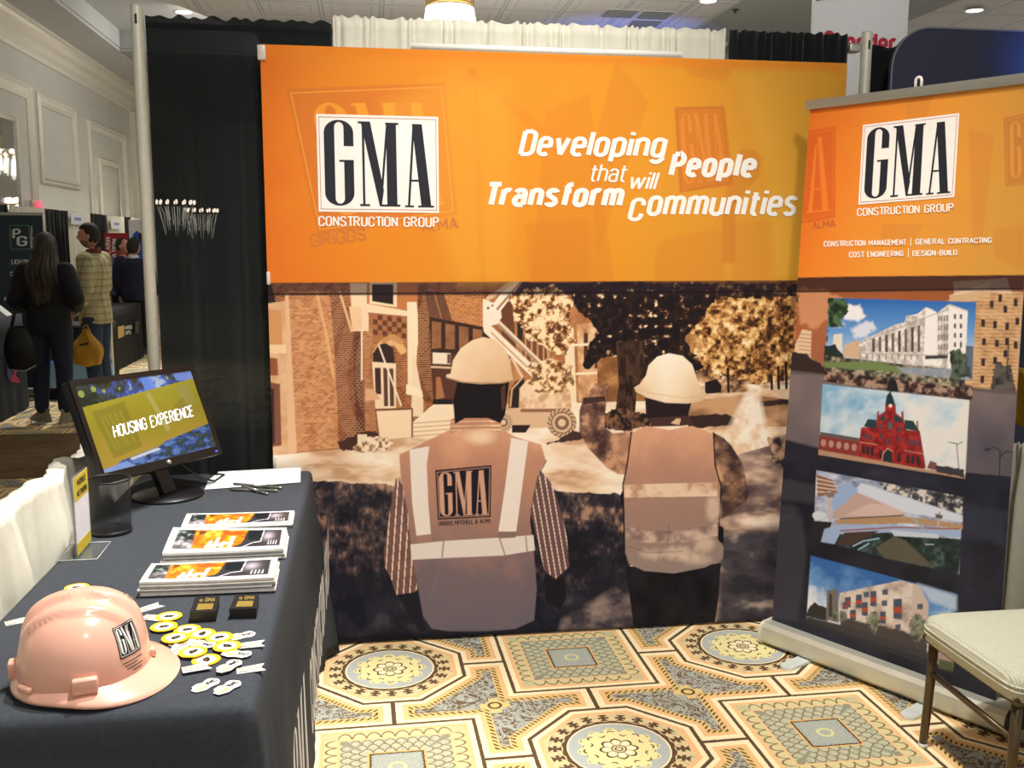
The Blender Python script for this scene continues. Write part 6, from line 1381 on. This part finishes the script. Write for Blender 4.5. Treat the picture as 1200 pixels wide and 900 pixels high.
def eyes(parent, J, R):
    for sg in (-1, 1):
        b = M(); b.ball(J['head']+R @ Vector((sg*.030, .078, .012)), (.011, .008, .007), 10, 8); b.build('eye', mat('dark_eye', (50, 40, 36), rough=.2), parent)
        b = M(); b.tube([J['head']+R @ Vector((sg*.014, .094, .030)), J['head']+R @ Vector((sg*.032, .090, .037)), J['head']+R @ Vector((sg*.050, .074, .030))], [.003, .004, .002], 6); b.build('eyebrow', mat('dark_brow', (44, 32, 26), rough=.8), parent)
def stand_joints(h, sw=.19, hw=.095, stance=.10):
    k = h/1.75
    return dict(pelvis=(0, 0, .93*k), waist=(0, .0, 1.08*k), chest=(0, -.005, 1.30*k), neck=(0, -.015, 1.47*k), headb=(0, .0, 1.53*k), head=(0, .022, 1.632*k), shl=(-sw*k, -.01, 1.42*k), shr=(sw*k, -.01, 1.42*k), ell=(-(sw+.06)*k, -.02, 1.14*k), elr=((sw+.06)*k, -.02, 1.14*k), wrl=(-(sw+.07)*k, .05, .90*k), wrr=((sw+.07)*k, .05, .90*k), hipl=(-hw, 0, .88*k), hipr=(hw, 0, .88*k), knl=(-stance, .01, .48*k), knr=(stance, .01, .48*k), anl=(-stance, -.02, .085), anr=(stance, -.02, .085))
def cone(b, p, q, rp, rq):
    p, q = Vector(p), Vector(q); b.tube([p, p.lerp(q, .5), q], [rp, (rp+rq)/2*1.03, rq], 14); b.ball(p, rp, 14, 10); b.ball(q, rq, 14, 10)
def loft(b, rings):
    """rings of (centre, half width, half depth)"""
    n = 28; vs = []; fs = []
    for c, rx, ry in rings:
        for k in range(n): a = 2*PI*k/n; vs.append((c[0]+rx*math.cos(a), c[1]+ry*math.sin(a), c[2]))
    for i in range(len(rings)-1):
        for k in range(n): k2 = (k+1) % n; fs.append((i*n+k, i*n+k2, (i+1)*n+k2, (i+1)*n+k))
    fs += [tuple(range(n-1, -1, -1)), tuple(range((len(rings)-1)*n, len(rings)*n))]; b.add(vs, fs, True)
def top(name, parent, J, material, hem=.80, wide=.19, deep=.135, arm=(.078, .062, .046), voxel=.013):
    b = M(); w, c, n = J['waist'], J['chest'], J['neck']; px, py = J['pelvis'].x, J['pelvis'].y
    loft(b, [((px, py, hem), wide*1.03, deep*1.05), ((px, py, hem+.10), wide*1.02, deep*1.04), ((w.x, w.y, w.z), wide*.92, deep*.92), ((c.x, c.y, c.z), wide*1.02, deep), ((n.x, n.y, n.z-.07), wide*.98, deep*.82), ((n.x, n.y, n.z-.025), wide*.55, deep*.62), ((n.x, n.y, n.z+.005), .072, .075)])
    for sd in 'lr':
        e, q = J['el'+sd], J['wr'+sd]; q = q+(e-q).normalized()*.03
        cone(b, J['sh'+sd]-Vector((0, 0, .012)), e, arm[0], arm[1]); cone(b, e, q, arm[1], arm[2])
    return remeshed(b, name, material, parent, voxel, 7)
def trousers(parent, J, material, r=(.098, .070, .056), voxel=.012):
    b = M(); p = J['pelvis']
    loft(b, [((p.x, p.y, p.z-.10), .165, .125), ((p.x, p.y, p.z), .168, .130), ((p.x, p.y, p.z+.10), .160, .115)])
    for sd in 'lr':
        h, k, a = J['hip'+sd], J['kn'+sd], J['an'+sd]; cone(b, h-Vector((0, 0, .02)), k, r[0], r[1]); cone(b, k, (a.x, a.y, .13), r[1], r[2])
    return remeshed(b, 'trousers', material, parent, voxel, 5)
def cap_hair(parent, J, R, material, line=.03, back=-.075, thick=.012):
    b = M()
    def fn(u, v):
        a = 2*PI*u; fy = math.sin(a)                      # front when 1
        lo = line if fy > .35 else (back if fy < -.25 else back+(line-back)*((fy+.25)/.6)); lo += .008*math.sin(a*9)
        z0 = max(-1, min(1, lo/.118)); th0 = math.acos(-z0); p = PI-(PI-th0)*v; x, y, z = math.sin(p)*math.cos(a), math.sin(p)*math.sin(a), -math.cos(p)
        k = thick*(1-.55*v**6)*(1+.2*math.sin(a*14+v*9)); return J['head']+R @ Vector(((.074+k)*x, (.098+k)*y, (.118+k)*z+.004))
    b.grid(56, 14, fn, True); o = b.build('hair', material, parent); solidify(o, .006); return o

# --- the woman with long hair, seen from behind
blackj = mat('black_jacket_cloth', (16, 17, 20), rough=.8, var=.3, vscale=20, bump=.2, bscale=14); denim = mat('dark_denim', (26, 34, 52), rough=.85, var=.25, vscale=30); denim2 = mat('blue_denim', (44, 62, 84), rough=.85, var=.25, vscale=25)
wl = at_z(65, 493, 0); J = stand_joints(1.69, .185, .10, .105)
J['elr'] = (.285, -.07, 1.12); J['wrr'] = (.20, .14, 1.02); J['ell'] = (-.27, -.05, 1.10); J['wrl'] = (-.22, .15, 1.00)
t, J, R = person('person with long brown hair and black jacket seen from behind in the aisle', (wl.x, wl.y, 0), math.radians(-8), J, None, head_yaw=.12, hand_curl=(.9, .9))
top('jacket', t, J, blackj, .80, .195, .14, (.088, .074, .058)); trousers(t, J, denim, (.105, .076, .060))
eyes(t, J, R)
for sx in (-1, 1): shoe('shoe', (J['anl' if sx < 0 else 'anr'].x, .0, .0), math.radians(58 if sx < 0 else -4), mat('olive_shoe_leather', (140, 130, 104), rough=.7), t, L=.30, H=.12)
hairm = mat('long_brown_hair', (52, 40, 28), rough=.5, var=.45, vscale=90, spec=.5)
nt = hairm.node_tree; mp = nt.nodes.new('ShaderNodeMapping'); mp.inputs['Scale'].default_value = (1, 1, .06); nz = [n for n in nt.nodes if n.type == 'TEX_NOISE'][0]; tcx = [n for n in nt.nodes if n.type == 'TEX_COORD'][0]
nt.links.new(tcx.outputs['Object'], mp.inputs['Vector']); nt.links.new(mp.outputs[0], nz.inputs['Vector'])
b = M(); hc_ = J['head']
def longhair(u, v):
    a = PI*(1.12*u-.06)+PI                                # from one temple round the back to the other
    if v < .3:
        q = v/.3; p = PI*(.02+.52*q); r = (.090, .112, .130); x, y, z = math.sin(p)*math.cos(a), math.sin(p)*math.sin(a), math.cos(p); return hc_+R @ Vector((r[0]*x, r[1]*y+.01*(1-q), r[2]*z))
    q = (v-.3)/.7; w = .090+.050*smoothstep(0, .5, q)-.05*smoothstep(.6, 1, q); d = .112+.045*math.sin(PI*min(1, q*1.4))*.8-.02*q
    zz = -.015-.50*q+(.05*abs(math.cos(a))**2)*q+.012*math.sin(u*40)*q
    return hc_+Vector((w*math.cos(a)+.006*math.sin(u*50+q*3), d*math.sin(a)*(1-.15*q)-.02*q-.075*smoothstep(.05, .45, q)+.006*math.sin(u*70), zz))
b.grid(72, 26, longhair); o = b.build('hair', hairm, t); solidify(o, .016)
b = M(); b.grid(30, 8, lambda u, v: hc_+R @ Vector((.088*math.sin(PI*(.02+.46*v))*math.cos(PI*u), .108*math.sin(PI*(.02+.46*v))*math.sin(PI*u)*.55, .128*math.cos(PI*(.02+.46*v))))); o = b.build('fringe', hairm, t); solidify(o, .012)
# her bag, on her arm
ap = at_y(26.5, 408, wl.y-.02); bagm = mat('black_bag_leather', (24, 25, 24), rough=.5, var=.3, vscale=25)
tb_ = thing('shoulder_bag', 'black shoulder bag hanging from the arm of the long-haired person', 'bag', (ap.x, ap.y, ap.z-.20))
b = M(); b.grid(32, 14, lambda u, v: ((.13+.03*math.sin(PI*v))*math.copysign(abs(math.cos(2*PI*u))**.6, math.cos(2*PI*u))*(1-.25*v**3), (.045+.03*math.sin(PI*v))*math.sin(2*PI*u), .40*v-.02*math.cos(2*PI*u)*(1-v)), True); n = len(b.v); b.f += [tuple(range(31, -1, -1)), tuple(range(n-32, n))]; b.sm += [True]*2; b.mi += [0]*2; b.build('pouch', bagm, tb_)
for sg in (-1, 1): b = M(); b.tube([(-.08, sg*.02, .39), (-.05, sg*.03, .52), (.0, sg*.03, .58), (.06, sg*.03, .52), (.08, sg*.02, .39)], .008, 8); b.build('strap', bagm, tb_)
b = M(); b.tube([(-.1, -.068, .015), (.03, -.07, .0), (.12, -.045, .05)], .006, 6); b.build('pale_trim', mat('pale_bag_trim', (170, 170, 165)), tb_)

# --- the man in the plaid shirt, in profile
def plaid():
    m = mat('plaid_shirt_cloth', (186, 176, 134), rough=.85, var=.12, vscale=14); nt = m.node_tree; E.nt = nt; tc = nt.nodes.new('ShaderNodeTexCoord'); sp = nt.nodes.new('ShaderNodeSeparateXYZ'); nt.links.new(tc.outputs['Object'], sp.inputs[0])
    x, y, z = (E(sp.outputs[k]) for k in range(3)); bs = nt.nodes['Principled BSDF']; src = bs.inputs['Base Color'].links[0].from_socket
    c = Cc(src); c.put((efr((x+y*.7)*(1/.062)) < .22)*.45, (96, 96, 74)); c.put((efr(z*(1/.066)) < .22)*.45, (104, 98, 70)); c.put((efr((x+y*.7)*(1/.062)+.5) < .08)*.5, (206, 196, 150)); c.put((efr(z*(1/.066)+.5) < .08)*.5, (206, 196, 150))
    nt.links.new(c.v, bs.inputs['Base Color']); return m
mpos = at_y(118, 468, 6.25); J = stand_joints(1.80, .195, .095, .10)
J['ell'] = (-.255, -.03, 1.17); J['wrl'] = (-.25, .12, .93); J['elr'] = (.26, .0, 1.18); J['wrr'] = (.22, .2, 1.10)
t, J, R = person('person in a plaid shirt and jeans standing in profile in the aisle', (mpos.x, mpos.y, 0), math.radians(82), J, None, head_yaw=math.radians(8), hand_curl=(1.1, .6))
top('plaid_shirt', t, J, plaid(), .83, .195, .14, (.086, .070, .052)); trousers(t, J, denim2, (.108, .080, .064)); eyes(t, J, R)
b = M(); b.grid(28, 5, lambda u, v: J['neck']+Vector(((.075-.015*v)*math.cos(2*PI*u), (.078-.015*v)*math.sin(2*PI*u)+.005, -.03+.075*v+.012*math.sin(2*PI*u)*-1)), True); o = b.build('collar', mat('rust_collar', (112, 50, 42), rough=.85), t); solidify(o, .006)
cap_hair(t, J, R, mat('dark_short_hair', (34, 28, 24), rough=.7, var=.3, vscale=120), line=.066, back=-.062, thick=.007)
b = M(); b.grid(30, 8, lambda u, v: J['head']+R @ Vector(((.071)*math.sin(PI*(.62+.30*v))*math.cos(PI*u*1.0), (.099)*math.sin(PI*(.62+.30*v))*math.sin(PI*u), .120*math.cos(PI*(.62+.30*v))))); b.build('beard_stubble', mat('stubble', (150, 108, 88), rough=.8, var=.3, vscale=200), t)
for sx in (-1, 1): shoe('shoe', (J['anl' if sx < 0 else 'anr'].x, .0, .0), 0, mat('dark_shoe_leather', (48, 42, 38), rough=.6), t, L=.28)
# yellow carrier bag he holds
bp_ = at_y(101, 389, mpos.y-.27); tb_ = thing('carrier_bag', 'yellow carrier bag held by the person in the plaid shirt', 'bag', (bp_.x, bp_.y, bp_.z-.33)); yb = mat('yellow_carrier_bag', (196, 144, 36), rough=.5, var=.12, vscale=12, bump=.35, bscale=9)
def ybag(u, v):
    a = 2*PI*u; w = (.115+.03*smoothstep(0, .35, v))*(1-.82*smoothstep(.42, 1, v)); d = (.05+.02*math.sin(PI*v))*(1-.7*smoothstep(.4, 1, v)); return (w*math.copysign(abs(math.cos(a))**.7, math.cos(a))+.008*math.sin(a*7), d*math.sin(a)+.006*math.sin(a*5+v*6), .36*v+.02*abs(math.cos(a))*(1-v))
b = M(); b.grid(48, 16, ybag, True); n = len(b.v); b.f += [tuple(range(47, -1, -1)), tuple(range(n-48, n))]; b.sm += [True]*2; b.mi += [0]*2; b.build('pouch', yb, tb_)
b = M(); b.tube([(-.012, 0, .33), (-.02, 0, .38), (0, 0, .40), (.02, 0, .38), (.012, 0, .33)], .006, 8); b.build('handle', yb, tb_)
b = M(); b.flat([(-.05, .22), (.03, .235), (.03, .215), (-.05, .20)], lambda x, z: (x, -.064, z)); b.build('printed_mark', mat('dark_bag_print', (70, 46, 30)), tb_)

# --- two men in suits further along
navys = mat('navy_suit_cloth', (34, 34, 60), rough=.85, var=.1); bluesh = mat('blue_shirt_cloth', (96, 116, 170), rough=.8); greys = mat('dark_trouser_cloth', (24, 25, 32), rough=.85)
p3_ = at_y(149, 400, 11.5); J = stand_joints(1.67, .20, .095, .11)
t, J, R = person('balding person in a blue shirt by the red sign, looking aside', (p3_.x, p3_.y, 0), math.radians(-150), J, None, head_yaw=math.radians(52))
top('blue_shirt', t, J, bluesh, .82, .185, .13); trousers(t, J, greys); eyes(t, J, R); cap_hair(t, J, R, mat('thin_dark_hair', (58, 46, 40), rough=.8), line=.10, back=-.07, thick=.006)
for sx in (-1, 1): shoe('shoe', (J['anl' if sx < 0 else 'anr'].x, .0, .0), 0, mat('dark_shoe_leather', (48, 42, 38), rough=.6), t)
p4_ = at_y(162, 400, 10.95); J = stand_joints(1.66, .21, .095, .11)
t, J, R = person('person in a navy suit seen from behind beside the black table', (p4_.x, p4_.y, 0), math.radians(-12), J, None, head_yaw=math.radians(-20))
top('suit_jacket', t, J, navys, .78, .205, .145, (.095, .078, .056)); trousers(t, J, greys); eyes(t, J, R); cap_hair(t, J, R, mat('dark_short_hair', (34, 28, 24)), line=.05, back=-.08, thick=.014)
b = M(); b.grid(24, 4, lambda u, v: J['neck']+Vector(((.074-.01*v)*math.cos(2*PI*u), (.078-.01*v)*math.sin(2*PI*u), -.005+.045*v)), True); o = b.build('shirt_collar', mat('white_shirt_cloth', (226, 226, 232)), t); solidify(o, .004)
for sx in (-1, 1): shoe('shoe', (J['anl' if sx < 0 else 'anr'].x, .0, .0), 0, mat('dark_shoe_leather', (48, 42, 38), rough=.6), t)

crys3 = mat('lit_candle_bulb', (255, 240, 214), emit=30, var=0.)
# --- aisle carpet, tables, stands and drapes
tag(M().box((-3.2, 3.98, .004), (5.4, 1.62, .008), bev=.003).build('aisle_runner', mat('brown_runner_pile', (112, 92, 66), rough=.95, var=.2, vscale=6, spec=.1)), 'plain brown carpet runner crossing the aisle behind the white drape', 'carpet runner')
def covered_table(name, label, x0, x1, y0, y1, h, m):
    t = thing(name, label, 'table', ((x0+x1)/2, (y0+y1)/2, 0)); a, c = (x1-x0)/2, (y1-y0)/2; b = M()
    def fn(u, v):
        q = (u*4) % 4; k = int(q); r = q-k; cs = [(a, -c), (a, c), (-a, c), (-a, -c)]; p, n2 = cs[k % 4], cs[(k+1) % 4]; x, y = p[0]+(n2[0]-p[0])*r, p[1]+(n2[1]-p[1])*r
        s = 1+(.02+.012*math.sin(u*150))*(1-v); return (x*s, y*s, .01+(h-.01)*v)
    b.grid(160, 8, fn, True); n = len(b.v); b.f.append(tuple(range(n-160, n))); b.sm.append(False); b.mi.append(0); b.build('cover', m, t); return t
dkc = mat('charcoal_cover', (38, 44, 52), rough=.85); bkc = mat('black_cover', (18, 19, 22), rough=.85)
t = covered_table('counter_table', 'charcoal covered counter with a red and blue emblem on its side', -3.75, -2.94, 4.7, 6.2, .93, dkc)
ox, oy = -3.345, 5.45
def cpt(px, py): p = at_x(px, py, -2.915); return (p.x-ox+.012, p.y-oy, p.z)
for nm, pl, cl_ in (('emblem_red', [(12, 410), (17, 415), (20, 430), (17, 440), (22, 446), (21, 449), (11, 447), (11, 441), (15, 438), (14, 428), (10, 424), (14, 418)], (190, 60, 72)), ('emblem_blue', [(9, 408), (12, 418), (10, 425), (13, 436), (10, 447), (7, 440), (6.5, 420)], (70, 78, 140)), ('emblem_white', [(10, 404), (15, 403), (15, 412), (11, 413)], (190, 196, 206))):
    b = M(); b.flat(pl, cpt); b.build(nm, mat(nm+'_print', cl_), t)
t = thing('literature_holder', 'white sloping literature holder on the charcoal counter', 'holder', (-3.12, 6.0, .93)); b = M(); b.prism([(-.32, 0), (.14, 0), (.12, .015), (-.06, .17), (-.32, .34)], lambda x, z: (x, -.08, z), lambda x, z: (x, .08, z)); b.build('sloped_tray', mat('white_holder', (206, 204, 200)), t)
b = M()
for k in range(3): b.box((-.2+.1*k, -.082, .05), (.07, .004, .06))
b.build('printed_mark', mat('grey_holder_print', (120, 116, 116)), t)
t = thing('pull_up_display', 'dark teal pull-up display with a square two-letter logo behind the counter', 'banner stand', (0, 7.0, 0)); teal = mat('dark_teal_film', (36, 54, 64), rough=.55)
M().box((-3.36, 0, .99), (.84, .012, 1.80)).build('panel', teal, t); M().box((-3.36, 0, .045), (.88, .16, .07), bev=.01).build('base_cassette', alum, t); M().box((-3.36, 0, 1.905), (.86, .02, .03)).build('top_rail', alum, t)
def pgf(x, y, l=0.): p = at_y(x, y, 6.99); return (p.x, -.010-l, p.z)
b = M(); q4 = [(11.5, 264), (34, 264.5), (36, 292), (13, 292)]
for a, c in zip(q4, q4[1:]+q4[:1]): b.tube([pgf(*a), pgf(*c)], .004, 6)
b.build('logo_frame', mat('green_logo_frame', (110, 150, 130)), t)
wt = mat('pale_display_print', (226, 228, 226)); b = M(); put_text(b, 'P', [(14.5, 267.5), (24.5, 267.5), (24.5, 279), (14.5, 279)], pgf, .03); put_text(b, 'G', [(19.5, 276.5), (32, 276.5), (32, 288.5), (19.5, 288.5)], pgf, .03)
put_text(b, 'LIGHTING', [(13.5, 304), (40, 304), (40, 309.5), (13.5, 309.5)], pgf); put_text(b, 'CONTROLS', [(12, 318), (42, 318), (42, 323.5), (12, 323.5)], pgf); put_text(b, 'ENERGY', [(16, 332.5), (38, 332.5), (38, 338), (16, 338)], pgf); put_text(b, 'INFRASTRUCTURE', [(5, 347.5), (47, 347.5), (47, 353), (5, 353)], pgf); put_text(b, 'enlighten', [(35.5, 291), (35.5, 265), (39, 265), (39, 291)], pgf, .02)
b.build('display_lettering', wt, t)
t = thing('metal_post', 'thin silver post with a flat foot beside the charcoal counter', 'post', (at_z(34, 477, 0).x+.10, at_z(34, 477, 0).y, 0)); M().lathe([(.014, .005), (.014, .62)], n=10).build('tube', alum, t); M().box((.03, 0, .005), (.22, .12, .010)).build('foot', alum, t)
t = covered_table('display_table', 'black covered table behind the long-haired person', -3.15, -2.50, 7.35, 7.95, .72, bkc)
t = thing('tote_bag', 'light blue tote bag standing on the floor behind the long-haired person', 'bag', (-2.60, 6.80, 0)); b = M(); b.grid(32, 8, lambda u, v: ((.34-.02*v)*math.copysign(abs(math.cos(2*PI*u))**.4, math.cos(2*PI*u)), .08*(1-.4*v)*math.copysign(abs(math.sin(2*PI*u))**.6, math.sin(2*PI*u)), .12+.26*v+.02*math.sin(2*PI*u*3)*v), True); n = len(b.v); b.f += [tuple(range(31, -1, -1))]; b.sm += [True]; b.mi += [0]; lb = mat('light_blue_bag', (150, 196, 240), rough=.7); b.build('pouch', lb, t)
b = M(); b.box((0, 0, .062), (.62, .12, .12), bev=.01); b.build('base', bkc, t)
for sg in (-1, 1): b = M(); b.tube([(-.1, sg*.04, .37), (-.08, sg*.04, .5), (.08, sg*.04, .5), (.1, sg*.04, .37)], .008, 6); b.build('handle', lb, t)
pz = at_z(133, 456, 0); t = thing('drape_pole', 'pale pole standing in the aisle by the black table with gold emblem', 'pole', (pz.x, pz.y, 0)); M().lathe([(.022, .005), (.022, 1.0)], n=12).build('tube', paleal, t); M().lathe([(.09, 0), (.09, .005)], n=20).build('base_plate', alum, t)
t = covered_table('exhibit_table', 'black covered table with a gold emblem and white letters facing the aisle', -3.55, -2.78, 8.75, 10.5, .78, bkc); ox, oy = -3.165, 9.625
def kpt(px, py, l=0.): p = at_x(px, py, -2.755); return (p.x-ox+.016+l, p.y-oy, p.z)
b = M(); b.flat([(136.5, 383), (144, 381), (144, 394), (137, 397)], kpt); b.build('gold_emblem', mat('pale_gold_print', (206, 176, 106)), t); b = M(); put_text(b, 'KIRBEL', [(145, 382), (154, 380.5), (154, 385), (145, 386.5)], kpt, .03); put_text(b, 'GPS', [(145.5, 388), (152, 387), (152, 391.5), (145.5, 392.5)], kpt, .03); b.build('cover_lettering', wt, t)
b = M(); b.flat([(157, 377), (161.5, 376), (161.5, 390), (157, 391)], kpt); b.build('dark_label', mat('olive_label', (70, 76, 62)), t)
t = thing('display_screen', 'small lit screen standing on the black table with the gold emblem', 'screen', (-3.0, 9.1, .781)); b = M(); b.prism([(-.12, 0), (.12, 0), (.06, .26), (-.14, .26)], lambda x, z: (x, -.01, z), lambda x, z: (x, .01, z)); b.build('screen_face', mat('lit_violet_screen', (190, 190, 255), emit=.9), t); M().box((0, .02, .006), (.2, .14, .012)).build('base', bkc, t); M().box((.07, -.06, .03), (.12, .1, .06), bev=.01).build('teal_box', mat('teal_box', (40, 170, 160)), t)
# signs in the distance
def sign_panel(name, label, q, y, material, cat='sign', foot=True):
    c = [at_y(x, yy, y) for x, yy in q]; x0, x1 = c[0].x, c[1].x; z1 = c[0].z; z0 = .04; t = thing(name, label, cat, ((x0+x1)/2, y, 0)); M().box((0, 0, (z0+z1)/2), (x1-x0, .02, z1-z0)).build('panel', material, t); M().box((0, 0, .022), (x1-x0+.04, .2, .04), bev=.01).build('base', alum, t)
    ox = (x0+x1)/2; return t, (lambda px, py, l=0.: (at_y(px, py, y-.012).x-ox, -.012-l, at_y(px, py, y-.012).z))
t, f = sign_panel('pull_up_sign', 'red pull-up sign with white vertical words by the balding person', [(122, 273), (149, 273)], 12.0, mat('red_sign_film', (176, 36, 48), rough=.6)); b = M(); put_text(b, 'ALARM', [(123.5, 302), (123.5, 278), (129.5, 278), (129.5, 302)], f, .05); put_text(b, 'INSTALLATION', [(131, 332), (131, 280), (136.5, 280), (136.5, 332)], f, .05); b.build('sign_lettering', wt, t)
t, f = sign_panel('pull_up_sign', 'white pull-up sign with a blue angular shape behind the suited persons', [(150.5, 257.5), (178, 257.5)], 12.6, mat('white_sign_film', (224, 226, 232), rough=.6)); b = M(); b.flat([(155.5, 275), (160, 270), (165, 274), (172, 270), (178, 276), (178, 330), (156, 330)], f); b.build('blue_shape', mat('blue_sign_print', (36, 96, 190)), t); b = M(); b.flat([(162, 274), (165.5, 273), (167, 284), (163, 280)], lambda x, y: f(x, y, .002)); b.build('dark_shape', navy, t)
for (a, c), mt3, lab in (((10.0, 10.66), blackdrape, 'black drape panel nearest along the panelled wall'), ((10.7, 12.2), whitedrape, 'white drape panel above the dark teal display'), ((12.24, 13.4), blackdrape, 'black drape panel between the two persons in the aisle'), ((13.45, 14.7), whitedrape, 'white drape panel with a paper sign, past the first black one'), ((14.75, 15.9), blackdrape, 'black drape panel behind the head of the plaid-shirted person'), ((15.95, 17.2), whitedrape, 'white drape panel with a paper sign above the red sign'), ((17.25, 17.75), blackdrape, 'narrow black drape panel beside the white and blue sign'), ((17.8, 20.0), whitedrape, 'white drape panel farthest along the panelled wall')):
    drape('wall_drape', mt3, (-4.5, a), (-4.5, c), .012, 2.12, lab, None, max(4, (c-a)*6), .02, int(a*7), nv=14)
for q, lab in (([(83, 251), (98.5, 252.5), (98.5, 263.5), (83, 263)], 'white paper booth sign on the drape beside the first black panel'), ([(130, 257), (142.5, 258.5), (142.5, 269), (130, 268)], 'white paper booth sign on the drape above the red sign')):
    c = [at_x(x, y, -4.44) for x, y in q]; o = M().box((0, 0, 0), (.008, c[1].y-c[0].y, c[0].z-c[3].z)).build('booth_sign', mat('white_sign_film', (224, 226, 232)), None); o.location = ((c[0]+c[2])/2); tag(o, lab, 'sign')
    b = M(); b.box((.0055, 0, .01), (.002, .4, .05)); b.build('printed_line', mat('violet_print', (130, 126, 190)), o)
pk = at_x(73.5, 243.5, -4.46); t = thing('exit_reflection', 'round pink beacon of an exit sign above the black drape on the panelled wall', 'reflection', (-5.0, pk.y+.25, pk.z+.02)); b = M(); b.ball((.10, 0, 0), (.06, .11, .11), 14, 10); b.build('lens', mat('pink_reflection_glow', (255, 120, 140), emit=.5), t); b = M(); b.box((.02, 0, 0), (.04, .2, .2), bev=.01); b.build('back_box', trimm, t)  # added glowing dome and box stand in for a reflected exit sign
# mirror in the nearest wall panel, reflecting a chandelier of the hall
t = thing('wall_mirror', 'framed wall mirror with a bright chandelier reflected in it', 'mirror', (X0, 11.9, 0)); mm = mat('mirror_silver', (235, 236, 236), rough=.03, metal=1., var=0.); M().box((.02, 0, 2.35), (.02, 1.42, 2.2)).build('glass', mm, t)
b = M(); fz0, fz1, fw = 1.25, 3.45, .07
for c, d in (((.03, -.745, 2.35), (.06, fw, 2.34)), ((.03, .745, 2.35), (.06, fw, 2.34)), ((.03, 0, fz1+.035), (.06, 1.42, fw)), ((.03, 0, fz0-.035), (.06, 1.42, fw))): b.box(c, d, bev=.012)
b.build('mirror_frame', trimm, t)
def candle_chandelier(label, loc, k=1.):
    t = thing('chandelier', label, 'chandelier', loc); b = M(); b.tube([(.42*k*math.cos(a), .42*k*math.sin(a), 0) for a in np.linspace(0, 2*PI, 36, endpoint=False)], .015, 6, closed=True); b.tube([(0, 0, 0), (0, 0, CEIL-loc[2])], .012, 6); b.tube([(-.42*k, 0, 0), (.42*k, 0, 0)], .01, 6); b.tube([(0, -.42*k, 0), (0, .42*k, 0)], .01, 6); b.build('ring', brass, t)
    for q in range(14):
        a = 2*PI*q/14; b = M(); b.ball((.42*k*math.cos(a), .42*k*math.sin(a), .07), (.026, .026, .05), 8, 6); b.build('bulb', crys3, t)
    for q in range(24):
        a = 2*PI*q/24; r = (.40 if q % 2 else .25)*k; b = M(); b.tube([(r*math.cos(a), r*math.sin(a), -.02), (r*math.cos(a)*.8, r*math.sin(a)*.8, -.16-.12*(q % 3)), (r*math.cos(a)*.7, r*math.sin(a)*.7, -.3-.1*(q % 4))], [.006, .010, .003], 6); b.build('crystal_drop', crys2, t)
vp = at_x(4, 208, -8.8); candle_chandelier('chandelier reflected in the wall mirror beyond the black drape', (-10.0-vp.x+.04, vp.y, vp.z+.55), 1.5)
for (x, y, d, lab) in ((206, 241, 17.5, 'chandelier glimpsed through the sheer black drape nearer the pole'), (236, 250, 20.5, 'chandelier glimpsed through the sheer black drape nearer the banner')):
    p = at_y(x, y, d); candle_chandelier(lab, tuple(p), .9)
